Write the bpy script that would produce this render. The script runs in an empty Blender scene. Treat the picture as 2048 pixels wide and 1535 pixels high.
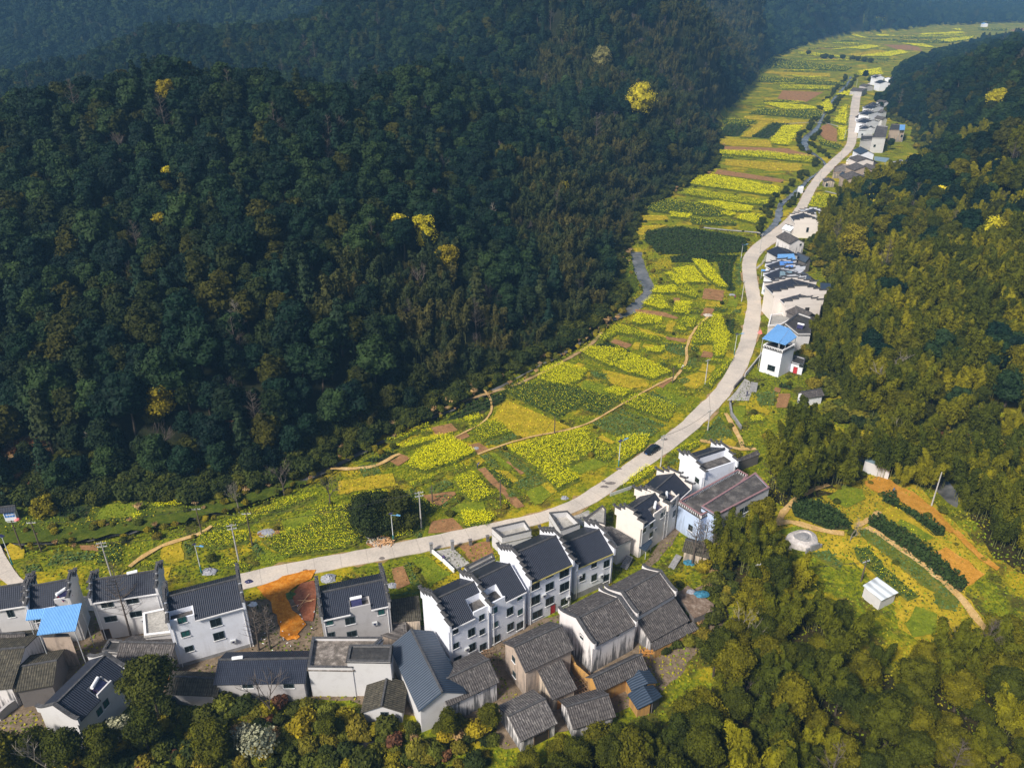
import bpy, math, random
import numpy as np
from mathutils import Vector, geometry as mgeo

sc = bpy.context.scene
RD = math.radians
# ------------------------------------------------------------------ camera
F_PX, PITCH, CAM_H = 1559.0, RD(28.0), 100.0
cam_d = bpy.data.cameras.new("camera")
cam_d.sensor_width = 36.0
cam_d.lens = 36.0 * F_PX / 2048.0
cam_d.clip_start = 1.0
cam_d.clip_end = 12000.0
cam = bpy.data.objects.new("camera", cam_d)
sc.collection.objects.link(cam)
cam.location = (0, 0, CAM_H)
cam.rotation_euler = (RD(90) - PITCH, 0, 0)
sc.camera = cam
# ------------------------------------------------------------------ sky and sun
SUN_EL, SUN_AZ = RD(44), RD(222)          # azimuth measured from +Y towards +X
w = bpy.data.worlds.new("World"); sc.world = w; w.use_nodes = True
nt = w.node_tree; nt.nodes.clear()
sky = nt.nodes.new("ShaderNodeTexSky"); sky.sky_type = 'NISHITA'; sky.sun_disc = False
sky.sun_elevation = SUN_EL; sky.sun_rotation = SUN_AZ; sky.air_density = 1.0; sky.dust_density = 3.0
bg = nt.nodes.new("ShaderNodeBackground"); bg.inputs[1].default_value = 0.085
wo = nt.nodes.new("ShaderNodeOutputWorld")
nt.links.new(sky.outputs[0], bg.inputs[0]); nt.links.new(bg.outputs[0], wo.inputs[0])
sl = bpy.data.lights.new("sun", 'SUN'); sl.energy = 4.7; sl.angle = RD(10); sl.color = (1.0, 0.92, 0.80)
so = bpy.data.objects.new("sun", sl); sc.collection.objects.link(so)
sdir = Vector((math.sin(SUN_AZ) * math.cos(SUN_EL), math.cos(SUN_AZ) * math.cos(SUN_EL), math.sin(SUN_EL)))
so.rotation_euler = sdir.to_track_quat('Z', 'Y').to_euler()
sc.view_settings.view_transform = 'Standard'; sc.view_settings.look = 'None'
sc.view_settings.exposure = 0.33; sc.view_settings.gamma = 1.0
sc.cycles.max_bounces = 5; sc.cycles.diffuse_bounces = 3; sc.cycles.transparent_max_bounces = 8
sc.cycles.volume_bounces = 0; sc.cycles.volume_max_steps = 64
sc.cycles.use_denoising = True

# ------------------------------------------------------------------ pixel (2048x1535 photo) -> place
CP, SP = math.cos(PITCH), math.sin(PITCH)
def ray(px, py):
    u = (px - 1024) / F_PX; v = (py - 767.5) / F_PX
    return (u, CP - v * SP, -SP - v * CP)
def G0(px, py, z=0.0):
    d = ray(px, py); t = (z - CAM_H) / d[2]
    return (d[0] * t, d[1] * t)
def GY(px, py, Y):
    d = ray(px, py); t = Y / d[1]
    return (d[0] * t, Y, CAM_H + d[2] * t)
def proj(x, y, z):
    dz = z - CAM_H; wv = y * CP - dz * SP
    return 1024 + F_PX * x / wv, 767.5 + F_PX * (-y * SP - dz * CP) / wv
# zoomed reading frames -> photo pixels
_ZF = {1: (2.926, 0, 1080), 2: (2.926, 560, 1020), 3: (2.926, 950, 850), 4: (2.952, 1400, 780),
       5: (3.837, 1450, 380), 6: (5.687, 1580, 130), 7: (3.654, 1180, 380), 9: (3.411, 850, 700),
       10: (2.731, 500, 850), 11: (2.926, 0, 950), 12: (2.934, 1350, 0), 13: (2.160, 1100, 1150),
       14: (1.954, 1000, 0), 15: (2.790, 1500, 350), 16: (2.2756, 0, 500), 0: (1.0, 0, 0)}
def Z(n, x, y):
    k, ox, oy = _ZF[n]; return (ox + x / k, oy + y / k)
def ZP(n, *xy):
    return [Z(n, xy[i], xy[i + 1]) for i in range(0, len(xy), 2)]

def inpoly(x, y, poly):
    x = np.asarray(x, float); y = np.asarray(y, float)
    r = np.zeros(x.shape, bool); n = len(poly)
    for i in range(n):
        x1, y1 = poly[i]; x2, y2 = poly[(i + 1) % n]
        if y1 == y2: continue
        c = ((y1 > y) != (y2 > y)) & (x < (x2 - x1) * (y - y1) / (y2 - y1) + x1)
        r ^= c
    return r
def segdist(x, y, pts, closed=False):
    x = np.asarray(x, float); y = np.asarray(y, float)
    best = np.full(x.shape, 1e9); n = len(pts)
    for i in range(n if closed else n - 1):
        ax, ay = pts[i][:2]; bx, by = pts[(i + 1) % n][:2]
        dx, dy = bx - ax, by - ay; L = dx * dx + dy * dy + 1e-9
        t = np.clip(((x - ax) * dx + (y - ay) * dy) / L, 0, 1)
        best = np.minimum(best, np.hypot(x - ax - t * dx, y - ay - t * dy))
    return best

# ------------------------------------------------------------------ terrain
RX0, RX1, RY0, RY1, RS = -1000.0, 2200.0, -100.0, 3000.0, 5.0
rx = np.arange(RX0, RX1 + 1, RS); ry = np.arange(RY0, RY1 + 1, RS)
FOOT_L = [(-260, 1010), (0, 1002), (200, 1003), (430, 985), (560, 955), (680, 900), (800, 850), (930, 785), (1060, 712),
          (1180, 655), (1240, 600), (1222, 545), (1240, 500), (1262, 450), (1280, 420), (1340, 382), (1420, 335),
          (1432, 290), (1432, 250), (1470, 215), (1510, 170), (1540, 120), (1600, 96), (1690, 72), (1800, 62), (1880, 52), (2048, 46), (2300, 42)]
FOOT_R = [(2300, 72), (2100, 78), (1960, 92), (1860, 120), (1788, 150), (1768, 190), (1772, 235), (1822, 252), (1855, 335),
          (1805, 352), (1770, 378), (1690, 396), (1655, 430), (1622, 470), (1628, 530), (1668, 560), (1668, 600), (1640, 628), (1618, 660), (1618, 700), (1630, 762), (1655, 805),
          (1665, 835), (1760, 868), (1900, 880), (2048, 905), (2400, 960)]
VALLEY = [G0(*p) for p in FOOT_L] + [G0(*p) for p in FOOT_R] + [(500, 20), (-500, 20)]
cps = [(x, y, 0.0) for x, y in VALLEY[:-2]]
for p in [(-150,1300),(0,1200),(300,1100),(600,1000),(900,900),(1200,750),(1400,600),(1400,450),(1500,350),(1560,250),(1600,180),(1650,120),(1750,90),(1900,62),(1000,1300),(1500,1000),(1800,1000),(2040,1000)]:
    cps.append((*G0(*p), 0.0))
cps += [(-500, -100, 0), (500, -100, 0), (-110, 60, 0), (110, 60, 0), (0, 60, 0)]
LEFT = [(0, 250, 280), (150, 225, 282), (300, 190, 285), (430, 172, 285), (560, 178, 295), (700, 185, 315), (900, 150, 375), (1000, 50, 520), (1100, -40, 560),
        (800, -60, 700), (0, 200, 540), (225, 112, 580), (600, 50, 620), (-300, 290, 280), (-300, 190, 560),
        (1190, 40, 540), (1300, 175, 520), (1400, 300, 490), (1000, 400, 285), (1130, 500, 275), (700, 400, 235), (430, 500, 198),
        (0, 600, 182), (-300, 600, 185), (860, 560, 228), (1200, 250, 400), (250, 330, 245), (850, 280, 295),
        (1350, 0, 850), (1500, -50, 1000), (1650, -20, 1500), (1480, 100, 900), (1800, 10, 2150), (1700, -10, 2100), (2048, 10, 2300), (1250, -60, 700)]
for p in LEFT: cps.append(GY(*p))
RIGHT = [(2048, 120, 450), (1900, 165, 560), (1850, 245, 450), (1900, 400, 300), (2048, 300, 300), (2048, 500, 230), (1850, 560, 248),
         (2048, 700, 190), (1760, 640, 215), (1760, 450, 300), (2300, 300, 300), (2300, 600, 200), (2300, 115, 500), (1960, 128, 620), (2048, 110, 800), (1800, 700, 200)]
for p in RIGHT: cps.append(GY(*p))
cps += [(-260, 380, 8), (-120, 400, 14), (-20, 440, 34), (-190, 350, 18), (-60, 470, 26), (-350, 380, 8), (-150, 500, 26), (-320, 760, 10), (-150, 800, 10), (-450, 760, 10), (-600, 800, 10), (-20, 880, 50),
        (-700, 1200, 190), (-350, 1150, 170), (-100, 1100, 150), (150, 1000, 140), (-1000, 800, 60), (-1000, 400, 60), (-1000, 100, 40), (-1000, 1600, 260),
        (0, 1700, 280), (400, 1500, 160), (-1000, 3000, 320), (500, 3000, 330), (1500, 3000, 300), (2200, 3000, 300), (2200, 2300, 90), (1200, 2500, 130), (600, 2000, 200),
        (150, 620, 62), (200, 780, 50), (-60, 620, 72),
        (900, 900, 60), (1400, 1200, 80), (2200, 1400, 90), (2200, 600, 120), (800, 400, 90), (600, 150, 60), (2200, -100, 60), (-1000, -100, 30), (1700, 2000, 40)]
def build_raster():
    v2 = [Vector((c[0], c[1])) for c in cps]
    ov, oe, of, vmap, _, _ = mgeo.delaunay_2d_cdt(v2, [], [], 0, 0.01)
    zz = np.zeros(len(ov))
    for i, m in enumerate(vmap):
        zz[i] = cps[m[0]][2] if m else 0
    X, Y = np.meshgrid(rx, ry); Zr = np.zeros_like(X)
    P = np.array([(v.x, v.y) for v in ov])
    for f in of:
        if len(f) != 3: continue
        a, b, c = P[f[0]], P[f[1]], P[f[2]]
        i0 = max(0, int((min(a[0], b[0], c[0]) - RX0) / RS)); i1 = min(len(rx), int((max(a[0], b[0], c[0]) - RX0) / RS) + 2)
        j0 = max(0, int((min(a[1], b[1], c[1]) - RY0) / RS)); j1 = min(len(ry), int((max(a[1], b[1], c[1]) - RY0) / RS) + 2)
        if i1 <= i0 or j1 <= j0: continue
        xs, ys = X[j0:j1, i0:i1], Y[j0:j1, i0:i1]
        den = (b[1] - c[1]) * (a[0] - c[0]) + (c[0] - b[0]) * (a[1] - c[1])
        if abs(den) < 1e-9: continue
        l1 = ((b[1] - c[1]) * (xs - c[0]) + (c[0] - b[0]) * (ys - c[1])) / den
        l2 = ((c[1] - a[1]) * (xs - c[0]) + (a[0] - c[0]) * (ys - c[1])) / den
        l3 = 1 - l1 - l2; m = (l1 >= -1e-6) & (l2 >= -1e-6) & (l3 >= -1e-6)
        Zr[j0:j1, i0:i1][m] = (l1 * zz[f[0]] + l2 * zz[f[1]] + l3 * zz[f[2]])[m]
    for _ in range(4):                     # rounding off the facets
        Q = np.pad(Zr, 2, mode='edge')
        Zr = sum(Q[k:k + Zr.shape[0], 2:-2] for k in range(5)) / 5
        Q = np.pad(Zr, 2, mode='edge')
        Zr = sum(Q[2:-2, k:k + Zr.shape[1]] for k in range(5)) / 5
    und = 5.5 * np.sin(X / 31 + 1.3 * np.sin(Y / 47)) * np.sin(Y / 37 + 1.1 * np.sin(X / 53)) + 2.0 * np.sin(X / 13.1 + Y / 29) * np.sin(Y / 17.3 - X / 41)
    Zr = Zr + und * np.clip(Zr / 25, 0, 1)
    ins = inpoly(X, Y, VALLEY)
    d = segdist(X, Y, VALLEY[:-2]); d[ins] = 0
    t = np.clip(d / 18, 0, 1); t = t * t * (3 - 2 * t)
    Zr = np.maximum(Zr, 0) * t + (1 - t) * 0
    return Zr
ZR = build_raster()
# small raised knoll with the terraces on the right
KN_C = G0(1790, 1080); KNR = (30.0, 22.0)
STREAM = [G0(*p) for p in [(1272, 500), (1278, 530), (1292, 562), (1303, 580), (1284, 598), (1262, 618), (1215, 640), (1180, 668),
          (1130, 700), (1060, 735), (990, 775), (900, 815), (820, 850), (740, 888), (690, 915), (640, 940), (560, 975), (470, 1010), (330, 1042), (200, 1070), (80, 1078), (-60, 1080)]]
STREAM_W = [3.4, 3.8, 4.2, 4.4, 4, 3.2, 1.8, 1.4, 1.2, 1.0, 1.0, 1.0, 1.0, 1.4, 2.0, 2.0, 1.4, 1.0, 1.0, 1.4, 1.8, 1.8]
BROOK = [G0(*p) for p in [(1702, 152), (1697, 165), (1660, 205), (1645, 232), (1638, 250), (1628, 262), (1612, 272), (1608, 285), (1614, 298), (1648, 318),
         (1652, 330), (1636, 345), (1618, 356), (1597, 376), (1580, 392), (1560, 405), (1558, 428), (1552, 445), (1535, 462), (1524, 470)]]
BROOK_W = [1.4, 1.4, 1.4, 1.2, 1.8, 3, 3, 4, 2.6, .3, .3, .6, .8, 1.2, 1.4, 1.6, 2, 2.2, 2, 1.5]
POND = [G0(*p) for p in [(1680, 880), (1700, 915), (1740, 932), (1800, 940), (1850, 958), (1890, 1010), (1935, 1030), (1925, 985), (1880, 930), (1820, 900), (1740, 885)]]
def hz(x, y):
    x = np.asarray(x, float); y = np.asarray(y, float)
    fx = np.clip((x - RX0) / RS, 0, len(rx) - 1.001); fy = np.clip((y - RY0) / RS, 0, len(ry) - 1.001)
    i = fx.astype(int); j = fy.astype(int); u = fx - i; v = fy - j
    z = ZR[j, i] * (1 - u) * (1 - v) + ZR[j, i + 1] * u * (1 - v) + ZR[j + 1, i] * (1 - u) * v + ZR[j + 1, i + 1] * u * v
    k = np.clip(1 - np.hypot((x - KN_C[0]) / KNR[0], (y - KN_C[1]) / KNR[1]), 0, 1)
    return z + 2.0 * k * k * (3 - 2 * k)
def hzs(x, y): return float(hz(np.array([x]), np.array([y]))[0])
def G(px, py, dz=0.0):
    """point of the ground seen at a photo pixel"""
    d = ray(px, py)
    if d[2] > -0.01: d = (d[0], d[1], -0.01)
    t0 = 20.0; t = 20.0
    while t < 4000:
        x, y, z = d[0] * t, d[1] * t, CAM_H + d[2] * t
        if z - hzs(x, y) - dz < 0: break
        t0 = t; t += max(1.0, (z - hzs(x, y)) * 0.6)
    lo, hi = t0, t
    for _ in range(24):
        m = (lo + hi) / 2
        if CAM_H + d[2] * m - hzs(d[0] * m, d[1] * m) - dz < 0: hi = m
        else: lo = m
    return (d[0] * hi, d[1] * hi, CAM_H + d[2] * hi)

# ------------------------------------------------------------------ object helpers
COL = sc.collection
def tag(o, label=None, cat=None, group=None, kind=None):
    if label: o["label"] = label
    if cat: o["category"] = cat
    if group: o["group"] = group
    if kind: o["kind"] = kind
    return o
def link(name, data, parent=None):
    o = bpy.data.objects.new(name, data); COL.objects.link(o)
    if parent is not None: o.parent = parent
    return o
def empty(name, loc, rz=0.0, label=None, cat=None, group=None):
    o = link(name, None); o.location = loc; o.rotation_euler = (0, 0, rz)
    o.empty_display_size = 0.5
    return tag(o, label, cat, group)
class MB:
    """collects shapes; build() links them as one mesh object"""
    def __init__(s): s.v = []; s.f = []; s.m = []; s.uv = []
    def face(s, pts, mi=0, uv=None):
        b = len(s.v); s.v += [tuple(p) for p in pts]; s.f.append(tuple(range(b, b + len(pts)))); s.m.append(mi)
        s.uv += list(uv) if uv else [(p[0], p[1]) for p in pts]
    def box(s, x0, x1, y0, y1, z0, z1, mi=0):
        p = [(x0, y0, z0), (x1, y0, z0), (x1, y1, z0), (x0, y1, z0), (x0, y0, z1), (x1, y0, z1), (x1, y1, z1), (x0, y1, z1)]
        s.hexa(p, mi)
    def hexa(s, p, mi=0, uvs=None):
        for q in ((3, 2, 1, 0), (4, 5, 6, 7), (0, 1, 5, 4), (1, 2, 6, 5), (2, 3, 7, 6), (3, 0, 4, 7)):
            s.face([p[i] for i in q], mi)
    def slab(s, a, b, c, d, t, mi=0, w=None, l=None, under=None):
        """sloped slab: a-b lower edge, d-c upper edge; uv in metres; thickness t downwards"""
        w = w or math.dist(a, b); l = l or math.dist(a, d)
        s.face([a, b, c, d], mi, [(0, 0), (w, 0), (w, l), (0, l)])
        e = [(p[0], p[1], p[2] - t) for p in (a, b, c, d)]; u = mi if under is None else under
        s.face([e[3], e[2], e[1], e[0]], u)
        for i in range(4):
            j = (i + 1) % 4; P = (a, b, c, d)
            s.face([e[i], e[j], P[j], P[i]], u)
    def cyl(s, a, b, r0, r1=None, n=8, mi=0, cap=True):
        r1 = r0 if r1 is None else r1
        a = Vector(a); b = Vector(b); d = (b - a)
        if d.length < 1e-6: return
        d.normalize(); x = d.orthogonal().normalized(); y = d.cross(x)
        A = [a + (x * math.cos(2 * math.pi * k / n) + y * math.sin(2 * math.pi * k / n)) * r0 for k in range(n)]
        B = [b + (x * math.cos(2 * math.pi * k / n) + y * math.sin(2 * math.pi * k / n)) * r1 for k in range(n)]
        for k in range(n):
            j = (k + 1) % n; s.face([A[k], A[j], B[j], B[k]], mi)
        if cap: s.face(A[::-1], mi); s.face(B, mi)
    def prism(s, prof, axis, c0, c1, mi=0):
        """profile (list of 2D) extruded along 'x' or 'y'"""
        P = (lambda p, c: (c, p[0], p[1])) if axis == 'x' else (lambda p, c: (p[0], c, p[1]))
        n = len(prof)
        s.face([P(p, c0) for p in prof][::-1], mi); s.face([P(p, c1) for p in prof], mi)
        for i in range(n):
            j = (i + 1) % n
            s.face([P(prof[i], c0), P(prof[j], c0), P(prof[j], c1), P(prof[i], c1)], mi)
    def mesh(s, name, mats):
        me = bpy.data.meshes.new(name); me.from_pydata(s.v, [], s.f)
        for m in (mats if isinstance(mats, (list, tuple)) else [mats]): me.materials.append(m)
        me.polygons.foreach_set('material_index', s.m)
        uv = me.uv_layers.new(name='UVMap'); uv.data.foreach_set('uv', np.array(s.uv, dtype=np.float32).ravel())
        me.update(); return me
    def build(s, name, mats, parent=None):
        return link(name, s.mesh(name, mats), parent)
def quads_mesh(name, V, mats, mi=None, n=4):
    """V: (N,4,3) array of quads -> mesh"""
    V = np.asarray(V, dtype=np.float32); N = V.shape[0]; k = V.shape[1]
    me = bpy.data.meshes.new(name); me.vertices.add(N * k); me.vertices.foreach_set('co', V.ravel())
    me.loops.add(N * k); me.loops.foreach_set('vertex_index', np.arange(N * k, dtype=np.int32))
    me.polygons.add(N); me.polygons.foreach_set('loop_start', np.arange(0, N * k, k, dtype=np.int32))
    me.polygons.foreach_set('loop_total', np.full(N, k, dtype=np.int32))
    for m in mats: me.materials.append(m)
    if mi is not None: me.polygons.foreach_set('material_index', np.asarray(mi, dtype=np.int32))
    me.update(); me.validate(); return me

# ------------------------------------------------------------------ materials
def mat(name, rough=0.8, spec=0.3):
    m = bpy.data.materials.new(name); m.use_nodes = True; n = m.node_tree.nodes
    b = n["Principled BSDF"]; b.inputs['Roughness'].default_value = rough; b.inputs['Specular IOR Level'].default_value = spec
    return m, m.node_tree, b
def noise(t, scale, detail=4, coord=None, rough=0.6, dist=0.0):
    n = t.nodes.new('ShaderNodeTexNoise'); n.inputs['Scale'].default_value = scale; n.inputs['Detail'].default_value = detail
    n.inputs['Roughness'].default_value = rough; n.inputs['Distortion'].default_value = dist
    if coord is None:
        g = t.nodes.new('ShaderNodeNewGeometry'); coord = g.outputs['Position']
    t.links.new(coord, n.inputs['Vector']); return n.outputs['Fac']
def ramp(t, fac, stops, interp='LINEAR'):
    r = t.nodes.new('ShaderNodeValToRGB'); r.color_ramp.interpolation = interp
    e = r.color_ramp.elements
    while len(e) < len(stops): e.new(0.5)
    for i, (p, c) in enumerate(stops):
        e[i].position = p; e[i].color = (*c, 1)
    t.links.new(fac, r.inputs[0]); return r.outputs[0]
def mixc(t, fac, a, b, mode='MIX'):
    m = t.nodes.new('ShaderNodeMix'); m.data_type = 'RGBA'; m.blend_type = mode
    for s, v in ((0, fac), (6, a), (7, b)):
        if hasattr(v, 'is_linked') or hasattr(v, 'links'): t.links.new(v, m.inputs[s])
        elif s == 0: m.inputs[0].default_value = v
        else: m.inputs[s].default_value = (*v, 1)
    return m.outputs[2]
def bump(t, b, h, strength=0.5, dist=0.1):
    n = t.nodes.new('ShaderNodeBump'); n.inputs['Strength'].default_value = strength; n.inputs['Distance'].default_value = dist
    t.links.new(h, n.inputs['Height']); t.links.new(n.outputs[0], b.inputs['Normal'])
def simple(name, c, rough=0.8, var=0.25, scale=1.0, spec=0.3, bumpd=0.0, metal=0.0):
    m, t, b = mat(name, rough, spec); f = noise(t, scale)
    lo = tuple(x * (1 - var) for x in c); hi = tuple(min(1, x * (1 + var)) for x in c)
    t.links.new(ramp(t, f, [(0.3, lo), (0.7, hi)]), b.inputs['Base Color'])
    b.inputs['Metallic'].default_value = metal
    if bumpd: bump(t, b, f, 0.6, bumpd)
    return m
def leaf_mat(name, c1, c2, c3, scale=0.5, trans=0.12):
    """foliage: per-tree shift between c1..c3, clumps by noise"""
    m, t, b = mat(name, 0.75, 0.15)
    oi = t.nodes.new('ShaderNodeObjectInfo'); tc = t.nodes.new('ShaderNodeTexCoord')
    base = ramp(t, oi.outputs['Random'], [(0.0, c1), (0.5, c2), (1.0, c3)])
    f = noise(t, scale, 3)
    v = ramp(t, f, [(0.32, (0.55, 0.58, 0.62)), (0.68, (1.6, 1.55, 1.4))])
    col = mixc(t, 1.0, base, v, 'MULTIPLY')
    t.links.new(col, b.inputs['Base Color'])
    if trans:
        out = t.nodes['Material Output']; tr = t.nodes.new('ShaderNodeBsdfTranslucent'); ms = t.nodes.new('ShaderNodeMixShader')
        ms.inputs[0].default_value = trans; t.links.new(col, tr.inputs[0])
        t.links.new(b.outputs[0], ms.inputs[1]); t.links.new(tr.outputs[0], ms.inputs[2]); t.links.new(ms.outputs[0], out.inputs[0])
    return m
# ------------------------------------------------------------------ ground, road, water
def ground_material():
    m, t, b = mat('ground_cover', 0.95, 0.1)
    g = t.nodes.new('ShaderNodeNewGeometry'); sx = t.nodes.new('ShaderNodeSeparateXYZ'); t.links.new(g.outputs['Position'], sx.inputs[0])
    n1 = noise(t, 0.06, 5, g.outputs['Position'], .65); n2 = noise(t, 1.1, 6, g.outputs['Position'], 0.75); n3 = noise(t, 0.16, 4, g.outputs['Position'], .6)
    grass = ramp(t, n2, [(0.28, (0.03, 0.045, 0.005)), (0.43, (0.09, 0.12, 0.006)), (0.56, (0.20, 0.215, 0.008)), (0.74, (0.36, 0.30, 0.015))])
    gold = ramp(t, n2, [(0.3, (0.13, 0.13, 0.006)), (0.52, (0.36, 0.29, 0.010)), (0.72, (0.50, 0.30, 0.03))])
    scr = ramp(t, n2, [(0.3, (0.02, 0.026, 0.008)), (0.55, (0.07, 0.06, 0.015)), (0.75, (0.18, 0.11, 0.045))])
    grass = mixc(t, ramp(t, n1, [(0.50, (0, 0, 0)), (0.60, (1, 1, 1))]), grass, gold)
    grass = mixc(t, ramp(t, n3, [(0.52, (0, 0, 0)), (0.62, (.8, .8, .8))]), grass, scr)
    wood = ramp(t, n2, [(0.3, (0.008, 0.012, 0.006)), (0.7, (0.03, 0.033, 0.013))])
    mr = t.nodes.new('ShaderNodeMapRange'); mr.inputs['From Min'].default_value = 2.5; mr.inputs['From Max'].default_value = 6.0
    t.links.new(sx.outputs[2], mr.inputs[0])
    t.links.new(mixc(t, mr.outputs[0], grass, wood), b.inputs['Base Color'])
    bump(t, b, n2, 0.8, 0.35)
    return m
M_GROUND = ground_material()
def axis(lo, a, b, hi, s, g=1.06, smax=25):
    v = list(np.arange(a, b + s / 2, s)); d = s; x = v[-1]
    while x < hi: d = min(d * g, smax); x += d; v.append(x)
    d = s; x = v[0]; L = []
    while x > lo: d = min(d * g, smax); x -= d; L.append(x)
    return np.array(L[::-1] + v)
gx = axis(-950, -130, 260, 2150, 2.0); gy = axis(-60, 60, 520, 2950, 2.0, 1.03, 14)
X, Y = np.meshgrid(gx, gy); Zg = hz(X, Y)
for line, wd, dep in ((STREAM, STREAM_W, 1.5), (BROOK, BROOK_W, 1.3)):
    dd = segdist(X, Y, line); Zg = Zg - dep * np.clip(1.45 - dd / 2.6, 0, 1)
ip = inpoly(X, Y, POND); Zg = Zg - 1.0 * np.where(ip, np.clip(segdist(X, Y, POND, True) / 2.5, 0, 1), 0)
rr = np.random.RandomState(3)
ny, nx = X.shape
co = np.stack([X, Y, Zg], -1).reshape(-1, 3)
idx = np.arange(ny * nx).reshape(ny, nx)
q = np.stack([idx[:-1, :-1], idx[:-1, 1:], idx[1:, 1:], idx[1:, :-1]], -1).reshape(-1, 4)
me = bpy.data.meshes.new('ground'); me.vertices.add(len(co)); me.vertices.foreach_set('co', co.astype(np.float32).ravel())
me.loops.add(q.size); me.loops.foreach_set('vertex_index', q.ravel().astype(np.int32)); me.polygons.add(len(q))
me.polygons.foreach_set('loop_start', np.arange(0, q.size, 4, dtype=np.int32)); me.polygons.foreach_set('loop_total', np.full(len(q), 4, np.int32))
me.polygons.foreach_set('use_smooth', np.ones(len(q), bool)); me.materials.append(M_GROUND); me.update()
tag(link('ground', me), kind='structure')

def resample(pts, step):
    out = [pts[0]]
    for a, b in zip(pts[:-1], pts[1:]):
        n = max(1, int(math.dist(a, b) / step))
        for k in range(1, n + 1): out.append((a[0] + (b[0] - a[0]) * k / n, a[1] + (b[1] - a[1]) * k / n))
    return out
def chaikin(pts, it=2):
    for _ in range(it):
        o = [pts[0]]
        for a, b in zip(pts[:-1], pts[1:]):
            o.append((a[0] * .75 + b[0] * .25, a[1] * .75 + b[1] * .25)); o.append((a[0] * .25 + b[0] * .75, a[1] * .25 + b[1] * .75))
        o.append(pts[-1]); pts = o
    return pts
def byarc(pts, n):
    P = np.array(pts); d = np.r_[0, np.cumsum(np.hypot(*np.diff(P, axis=0).T))]
    s = np.linspace(0, d[-1], n); return np.stack([np.interp(s, d, P[:, 0]), np.interp(s, d, P[:, 1])], -1)
def strip(name, L, R, m, off, thick=0.0, jag=0.0, seed=1, nx_=1):
    r = random.Random(seed); mb = MB(); n = len(L); s = 0
    rows = []
    for i in range(n):
        l, rr_ = L[i], R[i]; a = r.uniform(-jag, jag); b_ = r.uniform(-jag, jag); w_ = math.dist(l, rr_)
        row = []
        for k in range(nx_ + 1):
            t_ = k / nx_; tt = t_ + (a / w_ if k == 0 else b_ / w_ if k == nx_ else 0)
            x = l[0] + (rr_[0] - l[0]) * tt; y = l[1] + (rr_[1] - l[1]) * tt
            row.append((x, y, max(hzs(x, y), 0) + off))
        rows.append(row)
    for i in range(n - 1):
        for k in range(nx_):
            mb.face([rows[i][k], rows[i][k + 1], rows[i + 1][k + 1], rows[i + 1][k]])
        if thick:
            for k in (0, nx_):
                p, q_ = rows[i][k], rows[i + 1][k]
                mb.face([p, q_, (q_[0], q_[1], q_[2] - thick), (p[0], p[1], p[2] - thick)])
    return mb.build(name, m)
# concrete road
ROAD_L = ([(-80, 1010), (-40, 1040), (0, 1088), (22, 1135), (60, 1176), (200, 1200), (400, 1178)] + [(470, 1150), (560, 1129), (731, 1099), (850, 1074), (929, 1058), (997, 1043), (1085, 1025), (1143, 1002),
    (1202, 964), (1240, 937), (1290, 902), (1331, 870), (1360, 849), (1400, 808), (1415, 796), (1443, 763), (1465, 722), (1481, 681), (1489, 640),
    (1496, 607), (1489, 572), (1484, 544), (1484, 522), (1492, 503), (1514, 484), (1544, 462), (1571, 440), (1593, 416), (1608, 383), (1638, 343),
    (1664, 318), (1689, 297), (1695, 281), (1697, 253), (1701, 218), (1705, 191), (1714, 179), (1727, 173), (1748, 160), (1756, 149)])
ROAD_R = ([(-120, 1050), (-60, 1100), (-10, 1140), (12, 1170), (40, 1205), (200, 1232), (400, 1205)] + [(480, 1180), (560, 1160), (628, 1146), (731, 1126), (857, 1104), (979, 1074), (1055, 1052), (1143, 1034), (1196, 1008), (1240, 970),
    (1304, 929), (1348, 896), (1398, 858), (1454, 799), (1481, 763), (1503, 717), (1517, 667), (1523, 626), (1522, 593), (1513, 558), (1511, 530),
    (1519, 509), (1544, 489), (1571, 473), (1588, 451), (1610, 424), (1627, 388), (1638, 367), (1659, 346), (1678, 325), (1710, 297), (1714, 271),
    (1717, 235), (1719, 214), (1721, 191), (1728, 177), (1736, 172), (1754, 160), (1764, 149)])
NR = 420
rl = byarc(chaikin([G0(*p) for p in ROAD_L]), 3000); rr_ = byarc(chaikin([G0(*p) for p in ROAD_R]), 3000)
def pair(A, B, n):
    A2 = byarc([tuple(p) for p in A], n); out = []
    for p in A2:
        d = np.hypot(B[:, 0] - p[0], B[:, 1] - p[1]); out.append(B[d.argmin()])
    return A2, np.array(out)
ra, rb = pair(rl, rr_, NR)
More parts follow.
